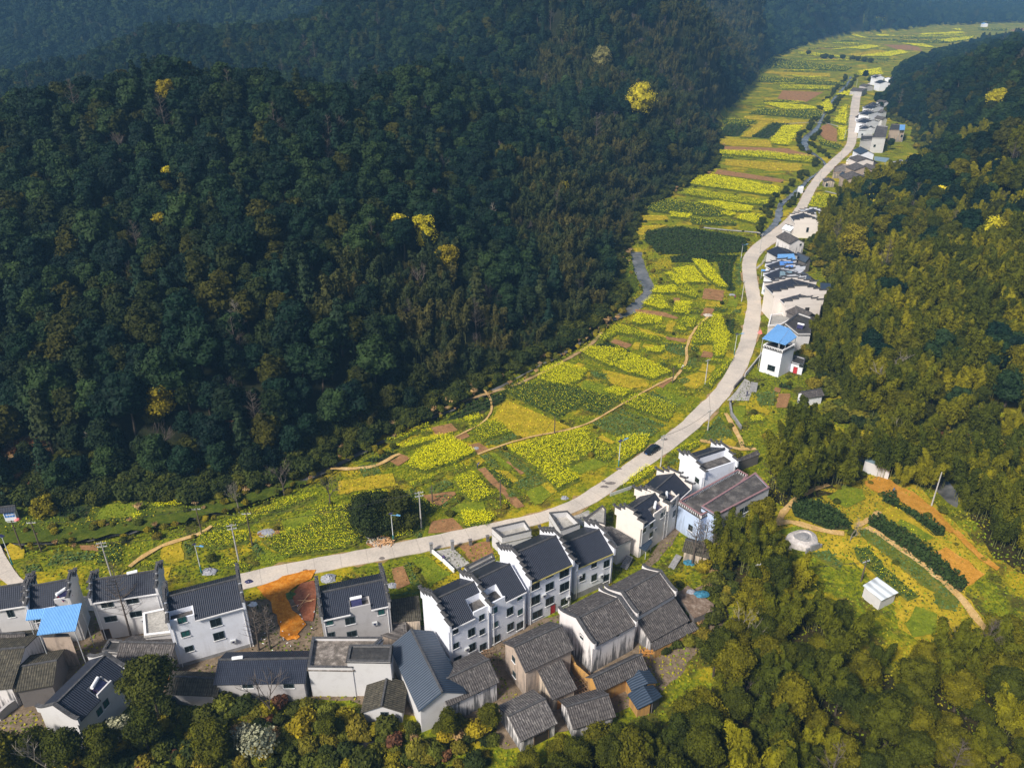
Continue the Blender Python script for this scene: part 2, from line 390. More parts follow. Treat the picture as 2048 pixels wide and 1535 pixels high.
# keep pairs monotone by smoothing the far edge
kern = np.ones(7) / 7
rb = np.stack([np.convolve(np.pad(rb[:, k], 3, mode='edge'), kern, 'valid') for k in (0, 1)], -1)
ROAD_C = (ra + rb) / 2
def road_material():
    m, t, b = mat('concrete_road', 0.85, 0.2)
    g = t.nodes.new('ShaderNodeNewGeometry'); n1 = noise(t, 0.12, 5, g.outputs['Position']); n2 = noise(t, 3.0, 5, g.outputs['Position'])
    c = ramp(t, n1, [(0.3, (0.42, 0.38, 0.34)), (0.55, (0.54, 0.48, 0.42)), (0.75, (0.62, 0.53, 0.44))])
    c = mixc(t, 1.0, c, ramp(t, n2, [(0.3, (0.84, 0.84, 0.84)), (0.7, (1.08, 1.08, 1.08))]), 'MULTIPLY')
    # slab joints along the road (uv y in metres)
    uv = t.nodes.new('ShaderNodeUVMap'); s = t.nodes.new('ShaderNodeSeparateXYZ'); t.links.new(uv.outputs[0], s.inputs[0])
    md = t.nodes.new('ShaderNodeMath'); md.operation = 'PINGPONG'; md.inputs[1].default_value = 2.5; t.links.new(s.outputs[1], md.inputs[0])
    lt = t.nodes.new('ShaderNodeMath'); lt.operation = 'LESS_THAN'; lt.inputs[1].default_value = 0.06; t.links.new(md.outputs[0], lt.inputs[0])
    ml = t.nodes.new('ShaderNodeMath'); ml.operation = 'MULTIPLY'; ml.inputs[1].default_value = 0.35; t.links.new(lt.outputs[0], ml.inputs[0])
    c = mixc(t, ml.outputs[0], c, (0.16, 0.14, 0.12))
    t.links.new(c, b.inputs['Base Color']); bump(t, b, n2, 0.3, 0.02)
    return m
M_ROAD = road_material()
def road_mesh(name, A, B, m, off, jag, seed):
    r = random.Random(seed); mb = MB(); s = 0; prev = None
    for i in range(len(A)):
        j1, j2 = r.uniform(-jag, jag), r.uniform(-jag, jag)
        a = Vector(A[i]); b = Vector(B[i]); d = (b - a); w_ = max(d.length, .1); d /= w_
        a = a - d * j1; b = b + d * j2
        za = hzs(*a) + off; zb = hzs(*b) + off
        cur = (a, b, za, zb, s)
        if prev:
            pa, pb, pza, pzb, ps = prev
            s2 = ps + (a - pa).length; cur = (a, b, za, zb, s2)
            mb.face([(*pa, pza), (*pb, pzb), (*b, zb), (*a, za)], 0, [(0, ps), (w_, ps), (w_, s2), (0, s2)])
            mb.face([(*pa, pza), (*a, za), (*a, za - .3), (*pa, pza - .3)]); mb.face([(*b, zb), (*pb, pzb), (*pb, pzb - .3), (*b, zb - .3)])
            s = s2
        prev = cur
    return mb.build(name, m)
tag(road_mesh('road', ra, rb, M_ROAD, 0.16, 0.12, 4), kind='structure')
# earth verge under the road edges
M_VERGE = None
def soil_material(name, a, b_, c, sc_=0.5):
    m, t, bs = mat(name, 0.95, 0.1); n = noise(t, sc_, 6, rough=0.7); n2 = noise(t, sc_ * 6, 4)
    col = ramp(t, n, [(0.28, a), (0.5, b_), (0.72, c)]); col = mixc(t, 1.0, col, ramp(t, n2, [(0.3, (.75, .75, .75)), (0.7, (1.2, 1.2, 1.2))]), 'MULTIPLY')
    t.links.new(col, bs.inputs['Base Color']); bump(t, bs, n2, 0.7, 0.12); return m
M_VERGE = soil_material('verge_earth', (0.10, 0.12, 0.02), (0.30, 0.20, 0.09), (0.42, 0.30, 0.17), 0.4)
M_SOIL = soil_material('brown_soil', (0.17, 0.09, 0.04), (0.27, 0.145, 0.065), (0.36, 0.20, 0.09), 0.5)
M_ORANGE = soil_material('orange_soil', (0.30, 0.10, 0.012), (0.56, 0.20, 0.015), (0.66, 0.33, 0.07), 1.3)
M_RED = soil_material('red_soil', (0.17, 0.06, 0.03), (0.26, 0.09, 0.045), (0.36, 0.16, 0.09), 0.4)
M_PATH = soil_material('path_earth', (0.36, 0.22, 0.08), (0.50, 0.33, 0.13), (0.58, 0.42, 0.22), 0.5)
M_GOLD = soil_material('golden_grass', (0.16, 0.15, 0.01), (0.34, 0.26, 0.015), (0.50, 0.34, 0.03), 0.35)
M_ORCH = soil_material('orchard_earth', (0.33, 0.17, 0.02), (0.46, 0.22, 0.03), (0.55, 0.30, 0.07), 0.5)
M_GRASS = soil_material('green_grass', (0.08, 0.12, 0.008), (0.15, 0.185, 0.012), (0.24, 0.24, 0.018), 0.4)
M_DIRT = soil_material('packed_dirt', (0.10, 0.075, 0.05), (0.17, 0.13, 0.09), (0.26, 0.20, 0.15), 0.6)
tag(road_mesh('road_verge', ra, rb, M_VERGE, 0.05, 0.9, 9), kind='structure')

def water_material():
    m, t, b = mat('stream_water', 0.2, 0.4); n = noise(t, 1.2, 3)
    t.links.new(ramp(t, noise(t, .2, 3), [(0.3, (0.05, 0.052, 0.05)), (0.7, (0.20, 0.20, 0.20))]), b.inputs['Base Color'])
    bump(t, b, n, 0.35, 0.08); return m
M_WATER = water_material()
def ribbon(name, pts, wd, z, m, jag=0.5, seed=1):
    r = random.Random(seed); P = np.array(chaikin([tuple(p) for p in pts], 2)); n = max(20, int(np.hypot(*np.diff(P, axis=0).T).sum() / 2.5))
    Q = byarc([tuple(p) for p in P], n)
    d0 = np.r_[0, np.cumsum(np.hypot(*np.diff(np.array(pts), axis=0).T))]; s = np.linspace(0, d0[-1], n); W = np.interp(s, d0, wd)
    T = np.gradient(Q, axis=0); T /= np.hypot(T[:, 0], T[:, 1])[:, None] + 1e-9; N = np.stack([-T[:, 1], T[:, 0]], -1)
    A = [Q[i] + N[i] * (W[i] / 2 + r.uniform(-jag, jag)) for i in range(n)]; B = [Q[i] - N[i] * (W[i] / 2 + r.uniform(-jag, jag)) for i in range(n)]
    mb = MB()
    for i in range(n - 1): mb.face([(*A[i], z), (*A[i + 1], z), (*B[i + 1], z), (*B[i], z)])
    return mb.build(name, m), Q, W
so_, SQ, SW = ribbon('stream_water', STREAM, [a + 1.0 if i < 6 else a * .8 for i, a in enumerate(STREAM_W)], -0.75, M_WATER, .4, 2); tag(so_, kind='structure')
so_, BQ, BW = ribbon('brook_water', BROOK, [a + 1.0 for a in BROOK_W], -0.6, M_WATER, .5, 3); tag(so_, kind='structure')
mb = MB(); mb.face([(x, y, hzs(x, y) * 0 - 0.35) for x, y in POND]); tag(mb.build('pond_water', M_WATER), kind='structure')

# draped patches of ground
_patch_i = [0]
def drape(name, poly, m, off=None, label=None, cat=None, kind='structure', step=3.0, jag=0.35, pxl=True, seed=0):
    _patch_i[0] += 1; r = random.Random(_patch_i[0] + seed)
    P = [G0(*p) for p in poly] if pxl == True else poly
    if pxl == 'G': P = [G(*p)[:2] for p in poly]
    off = 0.05 + 0.004 * (_patch_i[0] % 60) if off is None else off
    Q = resample(P + [P[0]], 1.6)[:-1]; Q = [(x + r.uniform(-jag, jag), y + r.uniform(-jag, jag)) for x, y in Q]
    xs = [p[0] for p in Q]; ys = [p[1] for p in Q]
    gxx, gyy = np.meshgrid(np.arange(min(xs), max(xs), step), np.arange(min(ys), max(ys), step))
    ok = inpoly(gxx, gyy, Q) & (segdist(gxx, gyy, Q, True) > step * .4)
    pts = [Vector(p) for p in Q] + [Vector((a, b)) for a, b in zip(gxx[ok], gyy[ok])]
    n = len(Q); ov, oe, of, *_ = mgeo.delaunay_2d_cdt(pts, [(i, (i + 1) % n) for i in range(n)], [], 1, 0.001)
    me = bpy.data.meshes.new(name)
    h = hz(np.array([v.x for v in ov]), np.array([v.y for v in ov]))
    vs = [(v.x, v.y, float(hh) + off) for v, hh in zip(ov, h)]
    me.from_pydata(vs, [], of); me.materials.append(m); me.update()
    fl = [p for p in me.polygons if p.normal.z < 0]
    if fl: me.flip_normals() if len(fl) > len(me.polygons) / 2 else None
    o = link(name, me); tag(o, label, cat, None, kind); return o
# ------------------------------------------------------------------ vegetation prototypes
def cube_sphere():
    out = []
    n = 3; g = np.linspace(-1, 1, n + 1)
    for ax in range(3):
        for sg in (-1, 1):
            for i in range(n):
                for j in range(n):
                    q = []
                    for (a, b) in ((g[i], g[j]), (g[i + 1], g[j]), (g[i + 1], g[j + 1]), (g[i], g[j + 1])):
                        p = [0, 0, 0]; p[ax] = sg; p[(ax + 1) % 3] = a; p[(ax + 2) % 3] = b
                        v = np.array(p, float); q.append(v / np.linalg.norm(v))
                    out.append(q if sg > 0 else q[::-1])
    return np.array(out)
CS = cube_sphere()
def leaf_quads(rs, C, Nrm, size, droop=0.0, asp=1.0):
    """C (N,3) centres, Nrm (N,3) facing; returns (N,4,3)"""
    N = len(C); Nn = Nrm + rs.normal(0, 0.55, (N, 3)); Nn /= np.linalg.norm(Nn, axis=1)[:, None] + 1e-9
    A = np.cross(Nn, rs.normal(0, 1, (N, 3))); A /= np.linalg.norm(A, axis=1)[:, None] + 1e-9; B = np.cross(Nn, A)
    s = size * rs.uniform(0.6, 1.35, N)[:, None]; k = rs.uniform(0.55, 0.95, (N, 1)) * asp
    q = np.stack([C - A * s, C - B * s * k, C + A * s, C + B * s * k], 1)
    if droop: q[:, 2, 2] -= droop * s[:, 0]; q[:, 0, 2] -= droop * s[:, 0] * .4
    return q
def blob_crown(rs, blobs, n, size, core=0.8, low=-0.5):
    bl = np.array(blobs); wgt = (bl[:, 3] * bl[:, 4]); wgt = wgt / wgt.sum()
    ix = rs.choice(len(bl), n, p=wgt); D = rs.normal(0, 1, (n, 3)); D /= np.linalg.norm(D, axis=1)[:, None]
    D[:, 2] = np.where(D[:, 2] < low, -D[:, 2], D[:, 2])
    r = rs.uniform(0.72, 1.06, n)[:, None]; b = bl[ix]
    C = b[:, :3] + D * b[:, 3:6] * r
    Q = leaf_quads(rs, C, D, size)
    cores = []
    if core:
        for bb in bl:
            c = CS * (1 + 0.18 * np.sin(CS.sum(-1, keepdims=True) * 7 + bb[0])) * bb[3:6] * core + bb[:3]; cores.append(c)
        Q = np.concatenate([Q] + cores)
    return Q
def tree_trunk(mb, r, h, rad, lean=0.3, limbs=3, reach=1.8):
    x = y = 0.0; p = (0, 0, -0.6); rr0 = rad; k = 3
    for i in range(1, k + 1):
        x += r.uniform(-lean, lean); y += r.uniform(-lean, lean); q = (x, y, h * i / k); r1 = rad * (1 - .25 * i)
        mb.cyl(p, q, rr0, r1, 6, cap=False); p = q; rr0 = r1
        if i >= 2:
            for _ in range(limbs):
                a = r.uniform(0, 6.28); mb.cyl(q, (x + reach * math.cos(a), y + reach * math.sin(a), q[2] + h * .28), r1 * .6, r1 * .2, 4, cap=False)
def mk_broad(seed, n, size, H=9.5, R=3.9, nb=9, core=.8):
    rs = np.random.RandomState(seed); r = random.Random(seed); bl = []
    bl.append((0, 0, H - R * .55, R * .62, R * .62, R * .5))
    for k in range(nb):
        a = 6.283 * k / nb + r.uniform(-.3, .3); d = R * r.uniform(.35, .62); rad = R * r.uniform(.34, .5)
        bl.append((d * math.cos(a), d * math.sin(a), H - R * r.uniform(.55, 1.35) + .2, rad, rad, rad * r.uniform(.7, .95)))
    bl.append((0, 0, H - R * 1.25, R * .8, R * .8, R * .62))
    for k in range(3):
        a = r.uniform(0, 6.28); d = R * .3; rad = R * r.uniform(.28, .4); bl.append((d * math.cos(a), d * math.sin(a), H - R * .3 + r.uniform(-.2, .5), rad, rad, rad * .8))
    mb = MB(); tree_trunk(mb, r, H * .62, .28)
    return blob_crown(rs, bl, n, size, core), mb
def mk_conifer(seed, n, size, H=13.0, R=2.6):
    rs = np.random.RandomState(seed); r = random.Random(seed)
    L = rs.uniform(0, 1, n) ** .75; tier = np.floor(L * 9) / 9 * .6 + L * .4
    rad = R * (1 - tier) ** .85 + .15; a = rs.uniform(0, 6.283, n); rr = rad * rs.uniform(.5, 1.08, n)
    lob = 1 + .22 * np.sin(a * 5 + tier * 40); C = np.stack([np.cos(a) * rr * lob, np.sin(a) * rr * lob, H * (.22 + .78 * tier) - rr * .25], 1)
    D = np.stack([np.cos(a), np.sin(a), np.full(n, .7)], 1); Q = leaf_quads(rs, C, D, size, .5)
    cr = CS * np.array([R * .45, R * .45, H * .34]) + np.array([0, 0, H * .52])
    mb = MB(); mb.cyl((0, 0, -.6), (0, 0, H * .9), .24, .04, 6, cap=False)
    return np.concatenate([Q, cr]), mb
def mk_bamboo(seed, n, size, H=11.5, culms=8, spread=2.9, core=True):
    """a clump of arching culms, each with a drooping feathery plume"""
    rs = np.random.RandomState(seed); r = random.Random(seed); Q = []; mb = MB(); cores = []
    for c in range(culms):
        a = 6.283 * c / culms + r.uniform(-.5, .5); d = spread * math.sqrt(r.uniform(.05, 1)); bx, by = d * math.cos(a) * .7, d * math.sin(a) * .7
        h = H * r.uniform(.68, 1.1); bend = r.uniform(1.0, 3.2); ba = a + r.uniform(-.9, .9); pr = r.uniform(.85, 1.35)
        def P(t): return np.array([bx + bend * math.cos(ba) * t ** 2.4, by + bend * math.sin(ba) * t ** 2.4, h * (t - .14 * t ** 5)])
        pts = [P(k / 5) for k in range(6)]
        for k in range(5): mb.cyl(pts[k] - np.array([0, 0, .5 if k == 0 else 0]), pts[k + 1], .06 * (1 - .15 * k), .06 * (1 - .15 * (k + 1)), 4, cap=False)
        m = n // culms; tier = rs.randint(0, 9, m); t = .36 + .64 * (tier + rs.uniform(0, .55, m)) / 9
        base = np.stack([P(tt) for tt in t]); prof = np.clip(np.sin((t - .22) / .84 * 3.14159), .10, 1) * pr
        an = rs.uniform(0, 6.283, m); rr_ = prof * np.sqrt(rs.uniform(.08, 1, m)) * (1 + .3 * np.sin(an * 3 + tier * 2.1)); C = base + np.stack([np.cos(an) * rr_, np.sin(an) * rr_, -rr_ * .55 + rs.normal(0, .10, m)], 1)
        D = np.stack([np.cos(an) * .8, np.sin(an) * .8, np.full(m, .75)], 1)
        Q.append(leaf_quads(rs, C, D, size * 1.25, .9, .5))
        if core: cores.append(CS * np.array([.55, .55, h * .22]) + P(.64) - np.array([0, 0, .7]))
    return np.concatenate(Q + cores), mb
def mk_bush(seed, n, size, R=1.4, H=1.8, core=.8):
    rs = np.random.RandomState(seed); r = random.Random(seed); bl = [(0, 0, H * .5, R * .75, R * .75, H * .5)]
    for k in range(5):
        a = r.uniform(0, 6.28); d = R * r.uniform(.3, .6); rad = R * r.uniform(.3, .5); bl.append((d * math.cos(a), d * math.sin(a), H * r.uniform(.35, .8), rad, rad, rad * .8))
    mb = MB(); mb.cyl((0, 0, -.3), (0, 0, H * .5), .08, .05, 5, cap=False)
    return blob_crown(rs, bl, n, size, core, -.2), mb
def mk_bare(seed, H=9.0, R=3.5, twig=True):
    r = random.Random(seed); mb = MB()
    def grow(p, d, L, rad, lvl):
        q = p + d * L; mb.cyl(p, q, rad, rad * .62, 5 if lvl < 2 else 3, cap=False)
        if lvl >= 4: return
        for _ in range(3 if lvl < 3 else 3):
            dd = (d + Vector((r.uniform(-1, 1), r.uniform(-1, 1), r.uniform(-.25, .65))) * .75).normalized()
            grow(q if r.random() < .6 else p + d * L * r.uniform(.55, .95), dd, L * r.uniform(.6, .85), rad * .6, lvl + 1)
    grow(Vector((0, 0, -.4)), Vector((r.uniform(-.1, .1), r.uniform(-.1, .1), 1)).normalized(), H * .34, H * .022, 0)
    return mb
def mk_bare_tall(seed, H=13.0):
    r = random.Random(seed); mb = MB(); mb.cyl((0, 0, -.4), (.3, .1, H), .2, .03, 6, cap=False)
    for k in range(46):
        t = r.uniform(.3, .98); a = r.uniform(0, 6.28); L = (1 - t) * H * .33 + .5; p = Vector((.3 * t, .1 * t, H * t))
        q = p + Vector((math.cos(a) * L, math.sin(a) * L, L * .75)); mb.cyl(p, q, .045, .015, 3, cap=False)
        for _ in range(3):
            s = p.lerp(q, r.uniform(.3, .9)); mb.cyl(s, s + Vector((r.uniform(-.6, .6), r.uniform(-.6, .6), r.uniform(.2, .8))), .02, .008, 3, cap=False)
    return mb

M_EVER = leaf_mat('evergreen_leaves', (0.003, 0.012, 0.008), (0.006, 0.021, 0.010), (0.026, 0.048, 0.012))  # cloud shadow over the left hill is put into these very dark leaf colours
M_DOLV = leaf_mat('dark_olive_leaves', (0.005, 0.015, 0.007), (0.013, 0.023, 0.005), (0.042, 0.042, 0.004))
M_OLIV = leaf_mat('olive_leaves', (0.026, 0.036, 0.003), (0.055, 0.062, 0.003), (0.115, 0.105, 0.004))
M_BAMB = leaf_mat('bamboo_leaves', (0.038, 0.050, 0.003), (0.082, 0.088, 0.003), (0.175, 0.160, 0.005))
M_DBAM = leaf_mat('dark_bamboo_leaves', (0.020, 0.034, 0.012), (0.036, 0.044, 0.012), (0.062, 0.056, 0.014))
M_CONI = leaf_mat('conifer_needles', (0.010, 0.028, 0.018), (0.018, 0.036, 0.016), (0.035, 0.042, 0.012))
M_YEL = leaf_mat('yellow_leaves', (0.38, 0.34, 0.015), (0.44, 0.38, 0.02), (0.50, 0.42, 0.03))
M_PALE = leaf_mat('pale_leaves', (0.20, 0.19, 0.07), (0.26, 0.22, 0.08), (0.30, 0.26, 0.10))
M_GOLDT = leaf_mat('gold_green_leaves', (0.17, 0.15, 0.008), (0.22, 0.18, 0.01), (0.26, 0.20, 0.01))
M_RUST = leaf_mat('rust_leaves', (0.11, 0.05, 0.03), (0.16, 0.07, 0.035), (0.20, 0.11, 0.04))
M_BUSH = leaf_mat('bush_leaves', (0.05, 0.065, 0.008), (0.09, 0.10, 0.010), (0.16, 0.13, 0.012))
M_DBUSH = leaf_mat('dark_bush_leaves', (0.020, 0.032, 0.007), (0.034, 0.046, 0.007), (0.055, 0.062, 0.007))
M_BARK = simple('bark', (0.07, 0.055, 0.04), 0.9, .4, 4)
M_CULM = simple('bamboo_culm', (0.16, 0.17, 0.06), 0.6, .3, 2)
M_GREYB = simple('grey_bark', (0.20, 0.18, 0.15), 0.9, .3, 3)
M_BROWNB = simple('brown_twigs', (0.10, 0.082, 0.070), 0.9, .3, 3)
M_WHITEB = leaf_mat('white_blossom', (0.24, 0.25, 0.17), (0.26, 0.27, 0.19), (0.3, 0.3, 0.22))

class Proto: pass
def proto(fn, lmat, bmat, name, *a, **k):
    Q, mb = fn(*a, **k); p = Proto(); p.name = name
    tv = mb
    p.crown = quads_mesh(name + '_crown', Q, [lmat]); p.trunk = tv.mesh(name + '_trunk', [bmat])
    # joined mesh for instancing and small copies
    N = len(Q); V = np.concatenate([Q.reshape(-1, 3), np.array(tv.v)]) if tv.v else Q.reshape(-1, 3)
    F = [tuple(range(4 * i, 4 * i + 4)) for i in range(N)] + [tuple(i + 4 * N for i in f) for f in tv.f]
    me = bpy.data.meshes.new(name); me.from_pydata(V.tolist(), [], F); me.materials.append(lmat); me.materials.append(bmat)
    me.polygons.foreach_set('material_index', [0] * N + [1] * len(tv.f)); me.update(); p.joined = me
    return p
PR = {
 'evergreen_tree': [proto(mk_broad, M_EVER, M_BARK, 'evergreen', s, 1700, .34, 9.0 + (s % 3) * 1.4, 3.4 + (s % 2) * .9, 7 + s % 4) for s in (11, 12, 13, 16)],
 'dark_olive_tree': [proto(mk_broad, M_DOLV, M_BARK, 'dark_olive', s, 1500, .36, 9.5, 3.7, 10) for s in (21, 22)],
 'olive_tree': [proto(mk_broad, M_OLIV, M_BARK, 'olive', s, 5200, .19, 9.0 + (s % 2) * 1.5, 3.2 + .5 * (s % 3), 11, .7) for s in (31, 32, 33, 34)],
 'bamboo_clump': [proto(mk_bamboo, M_BAMB, M_CULM, 'bamboo', s, 6600, .24, 12.5) for s in (41, 42, 43, 44, 45)],
 'dark_bamboo_clump': [proto(mk_bamboo, M_DBAM, M_CULM, 'dark_bamboo', s, 1500, .34, 10.0) for s in (51, 52)],
 'conifer_tree': [proto(mk_conifer, M_CONI, M_BARK, 'conifer', s, 900, .38) for s in (61, 62)],
 'bush': [proto(mk_bush, M_BUSH, M_BARK, 'bush', s, 700, .17) for s in (71, 72, 73)],
 'dark_bush': [proto(mk_bush, M_DBUSH, M_BARK, 'dark_bush', s, 600, .17) for s in (75, 76)],
 'bare_tree': [],
}
FARP = {
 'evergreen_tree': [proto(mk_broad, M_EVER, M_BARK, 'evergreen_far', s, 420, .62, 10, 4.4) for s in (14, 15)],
 'olive_tree': [proto(mk_broad, M_OLIV, M_BARK, 'olive_far', s, 420, .6, 9.5, 4.0) for s in (34,)],
 'dark_bamboo_clump': [proto(mk_bamboo, M_DBAM, M_CULM, 'dark_bamboo_far', s, 420, .6, 10.0, 7) for s in (53,)],
 'conifer_tree': [proto(mk_conifer, M_CONI, M_BARK, 'conifer_far', s, 300, .6) for s in (63,)],
}
BARE = []
for s_ in (81, 82, 83):
    p_ = Proto(); p_.name = 'bare'; p_.mb = mk_bare(s_); p_.joined = p_.mb.mesh('bare_tree', [M_BROWNB]); BARE.append(p_)
for s_ in (84, 85):
    p_ = Proto(); p_.name = 'bare_tall'; p_.mb = mk_bare_tall(s_); p_.joined = p_.mb.mesh('bare_tall_tree', [M_BROWNB]); BARE.append(p_)
PR['bare_tree'] = BARE

# ------------------------------------------------------------------ where the trees stand
RS_ = np.random.RandomState(77)
def scatter(x0, x1, y0, y1, s):
    a, b = np.meshgrid(np.arange(x0, x1, s), np.arange(y0, y1, s)); a = a + (np.arange(a.shape[0]) % 2)[:, None] * s * .5
    return (a + RS_.uniform(-.38, .38, a.shape) * s).ravel(), (b + RS_.uniform(-.38, .38, a.shape) * s).ravel()
def wood_noise(x, y, s):
    return .5 + .25 * (np.sin(x / s + 1.7 * np.sin(y / s * .8)) + np.sin(y / s * 1.1 + 1.3 * np.sin(x / s * 1.2 + 2)))
def visible(x, y, z, top=9.0, margin=10.0):
    """line of sight from the camera to the crown, with a margin for other viewpoints"""
    ok = np.ones(x.shape, bool); zt = z + top
    for k in np.linspace(.15, .985, 46):
        ok &= (hz(x * k, y * k) + 5 * (k < .96)) < CAM_H + (zt - CAM_H) * k + margin
    return ok
FG = [G0(*p) for p in [(1010, 1560), (1100, 1515), (1200, 1500), (1300, 1490), (1380, 1440), (1400, 1370), (1440, 1330), (1480, 1270), (1490, 1200), (1440, 1150), (1440, 1085), (1480, 1070), (1530, 1090), (1548, 1130),
      (1590, 1180), (1640, 1215), (1690, 1250), (1720, 1310), (1790, 1345), (1880, 1330), (1960, 1290), (2060, 1260), (2250, 1180), (2400, 1750), (900, 1750), (940, 1600)]]
pts_x, pts_y = [], []
for (a, b, c, d, s) in ((-420, 620, 60, 380, 4.7), (-700, 900, 380, 760, 5.6), (-950, 1400, 760, 1300, 8.0), (-950, 2100, 1300, 2700, 12.0)):
    x_, y_ = scatter(a, b, c, d, s); pts_x.append(x_); pts_y.append(y_)
x_, y_ = scatter(-10, 180, 62, 150, 3.9); _m = inpoly(x_, y_, FG); pts_x.append(x_[_m]); pts_y.append(y_[_m])
tx = np.concatenate(pts_x); ty = np.concatenate(pts_y); tz = hz(tx, ty)
qx, qy = proj(tx, ty, tz + 5)
inval = inpoly(tx, ty, VALLEY); dval = segdist(tx, ty, VALLEY[:-2]); dval_s = np.where(inval, -dval, dval)
GROVE1 = [G0(*p) for p in [(1548, 905), (1560, 890), (1640, 900), (1690, 930), (1735, 960), (1690, 985), (1620, 985), (1560, 1015), (1535, 985)]]
GROVE2 = [G0(*p) for p in [(1895, 955), (1960, 925), (2100, 920), (2400, 980), (2400, 1150), (2100, 1165), (2010, 1125), (1955, 1075), (1905, 1020)]]
GROVE3 = [G0(*p) for p in [(1690, 905), (1760, 880), (1880, 905), (1900, 930), (1870, 1000), (1840, 985), (1760, 965), (1740, 950)]]
GROVE4 = [G0(*p) for p in [(1745, 1300), (1990, 1300), (1990, 1280), (2060, 1250)]]
_fgd = np.arange(len(tx)) >= len(tx) - int(_m.sum()); infg = inpoly(tx, ty, FG) | inpoly(tx, ty, GROVE1) | inpoly(tx, ty, GROVE2)
g3 = inpoly(tx, ty, GROVE3)
keep = ((dval_s > 1.5) | infg | g3) & (qx > -170) & (qx < 2230) & (qy > -150) & (qy < 1800) & (ty > 62)
# open ground that must stay clear of crowns
keep &= ~(inpoly(tx, ty, FG) & ~_fgd)
keep &= ~((~inval) & (tx < -60) & (qy > 985) & (ty < 150))
tx, ty, tz, qx, qy, dval_s, infg, g3 = (a[keep] for a in (tx, ty, tz, qx, qy, dval_s, infg, g3))
vis = visible(tx, ty, tz); tx, ty, tz, qx, qy, dval_s, infg, g3 = (a[vis] for a in (tx, ty, tz, qx, qy, dval_s, infg, g3))
N_ = len(tx); U = RS_.uniform(0, 1, N_); U2 = RS_.uniform(0, 1, N_); wn = wood_noise(tx, ty, 16.0); wn2 = wood_noise(tx + 200, ty, 34.0)
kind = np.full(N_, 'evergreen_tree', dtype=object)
right = (tx > -47 + .47 * ty) & (ty < 1000)
qs = qy + 90 * (U - .5)
left = ~right & ~infg & ~g3
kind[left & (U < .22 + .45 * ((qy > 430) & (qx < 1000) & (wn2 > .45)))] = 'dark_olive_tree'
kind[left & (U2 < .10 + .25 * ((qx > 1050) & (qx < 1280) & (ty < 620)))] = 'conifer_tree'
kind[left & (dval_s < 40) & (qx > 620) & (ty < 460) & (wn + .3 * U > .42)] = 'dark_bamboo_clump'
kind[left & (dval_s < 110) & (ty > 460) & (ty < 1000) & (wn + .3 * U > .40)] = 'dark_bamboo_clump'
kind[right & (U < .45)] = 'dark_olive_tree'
kind[right & (qs > 330) & (U < .30)] = 'olive_tree'
rb_ = right & (qs > 450) & (wn * .7 + U2 * .5 > .46); kind[rb_] = 'bamboo_clump'
rc_ = right & (qs > 290) & (qs <= 450) & (wn * .6 + U2 * .5 > .66); kind[rc_] = 'bamboo_clump'
kind[right & (dval_s < 6) & (qy > 300) & (kind != 'bamboo_clump')] = 'olive_tree'
kind[infg] = 'olive_tree'; kind[infg & (wn * .7 + U * .45 > .62)] = 'bamboo_clump'
kind[inpoly(tx, ty, GROVE1) | inpoly(tx, ty, GROVE2)] = 'bamboo_clump'; kind[g3] = 'bamboo_clump'; gro = inpoly(tx, ty, GROVE1) | inpoly(tx, ty, GROVE2)
kind[(infg | right) & (U2 > .975)] = 'bare_tree'; kind[left & (U2 > .965) & (ty < 600)] = 'bare_tree'
far = ty > 760
scl = RS_.uniform(.62, 1.32, N_); scl[infg] *= .92; scl[far] *= 1.25; scl[ty > 1300] *= 1.25
scl[(kind == 'bamboo_clump') & right] *= 1.05
scl[dval_s < 8] *= .85
scl[gro] *= 1.3
rot = RS_.uniform(0, 6.283, N_)
dist = np.sqrt(tx ** 2 + ty ** 2 + (tz - CAM_H) ** 2)
print('TREES', N_, {k: int((kind == k).sum()) for k in set(kind)})
onscr = (qx > -20) & (qx < 2068) & (qy > -10) & (qy < 1570)
los = visible(tx, ty, tz, 8, 3.0)
regname = np.where(infg, np.where(tx > 48, 'east', 'south'), np.where(right, 'right', 'left'))
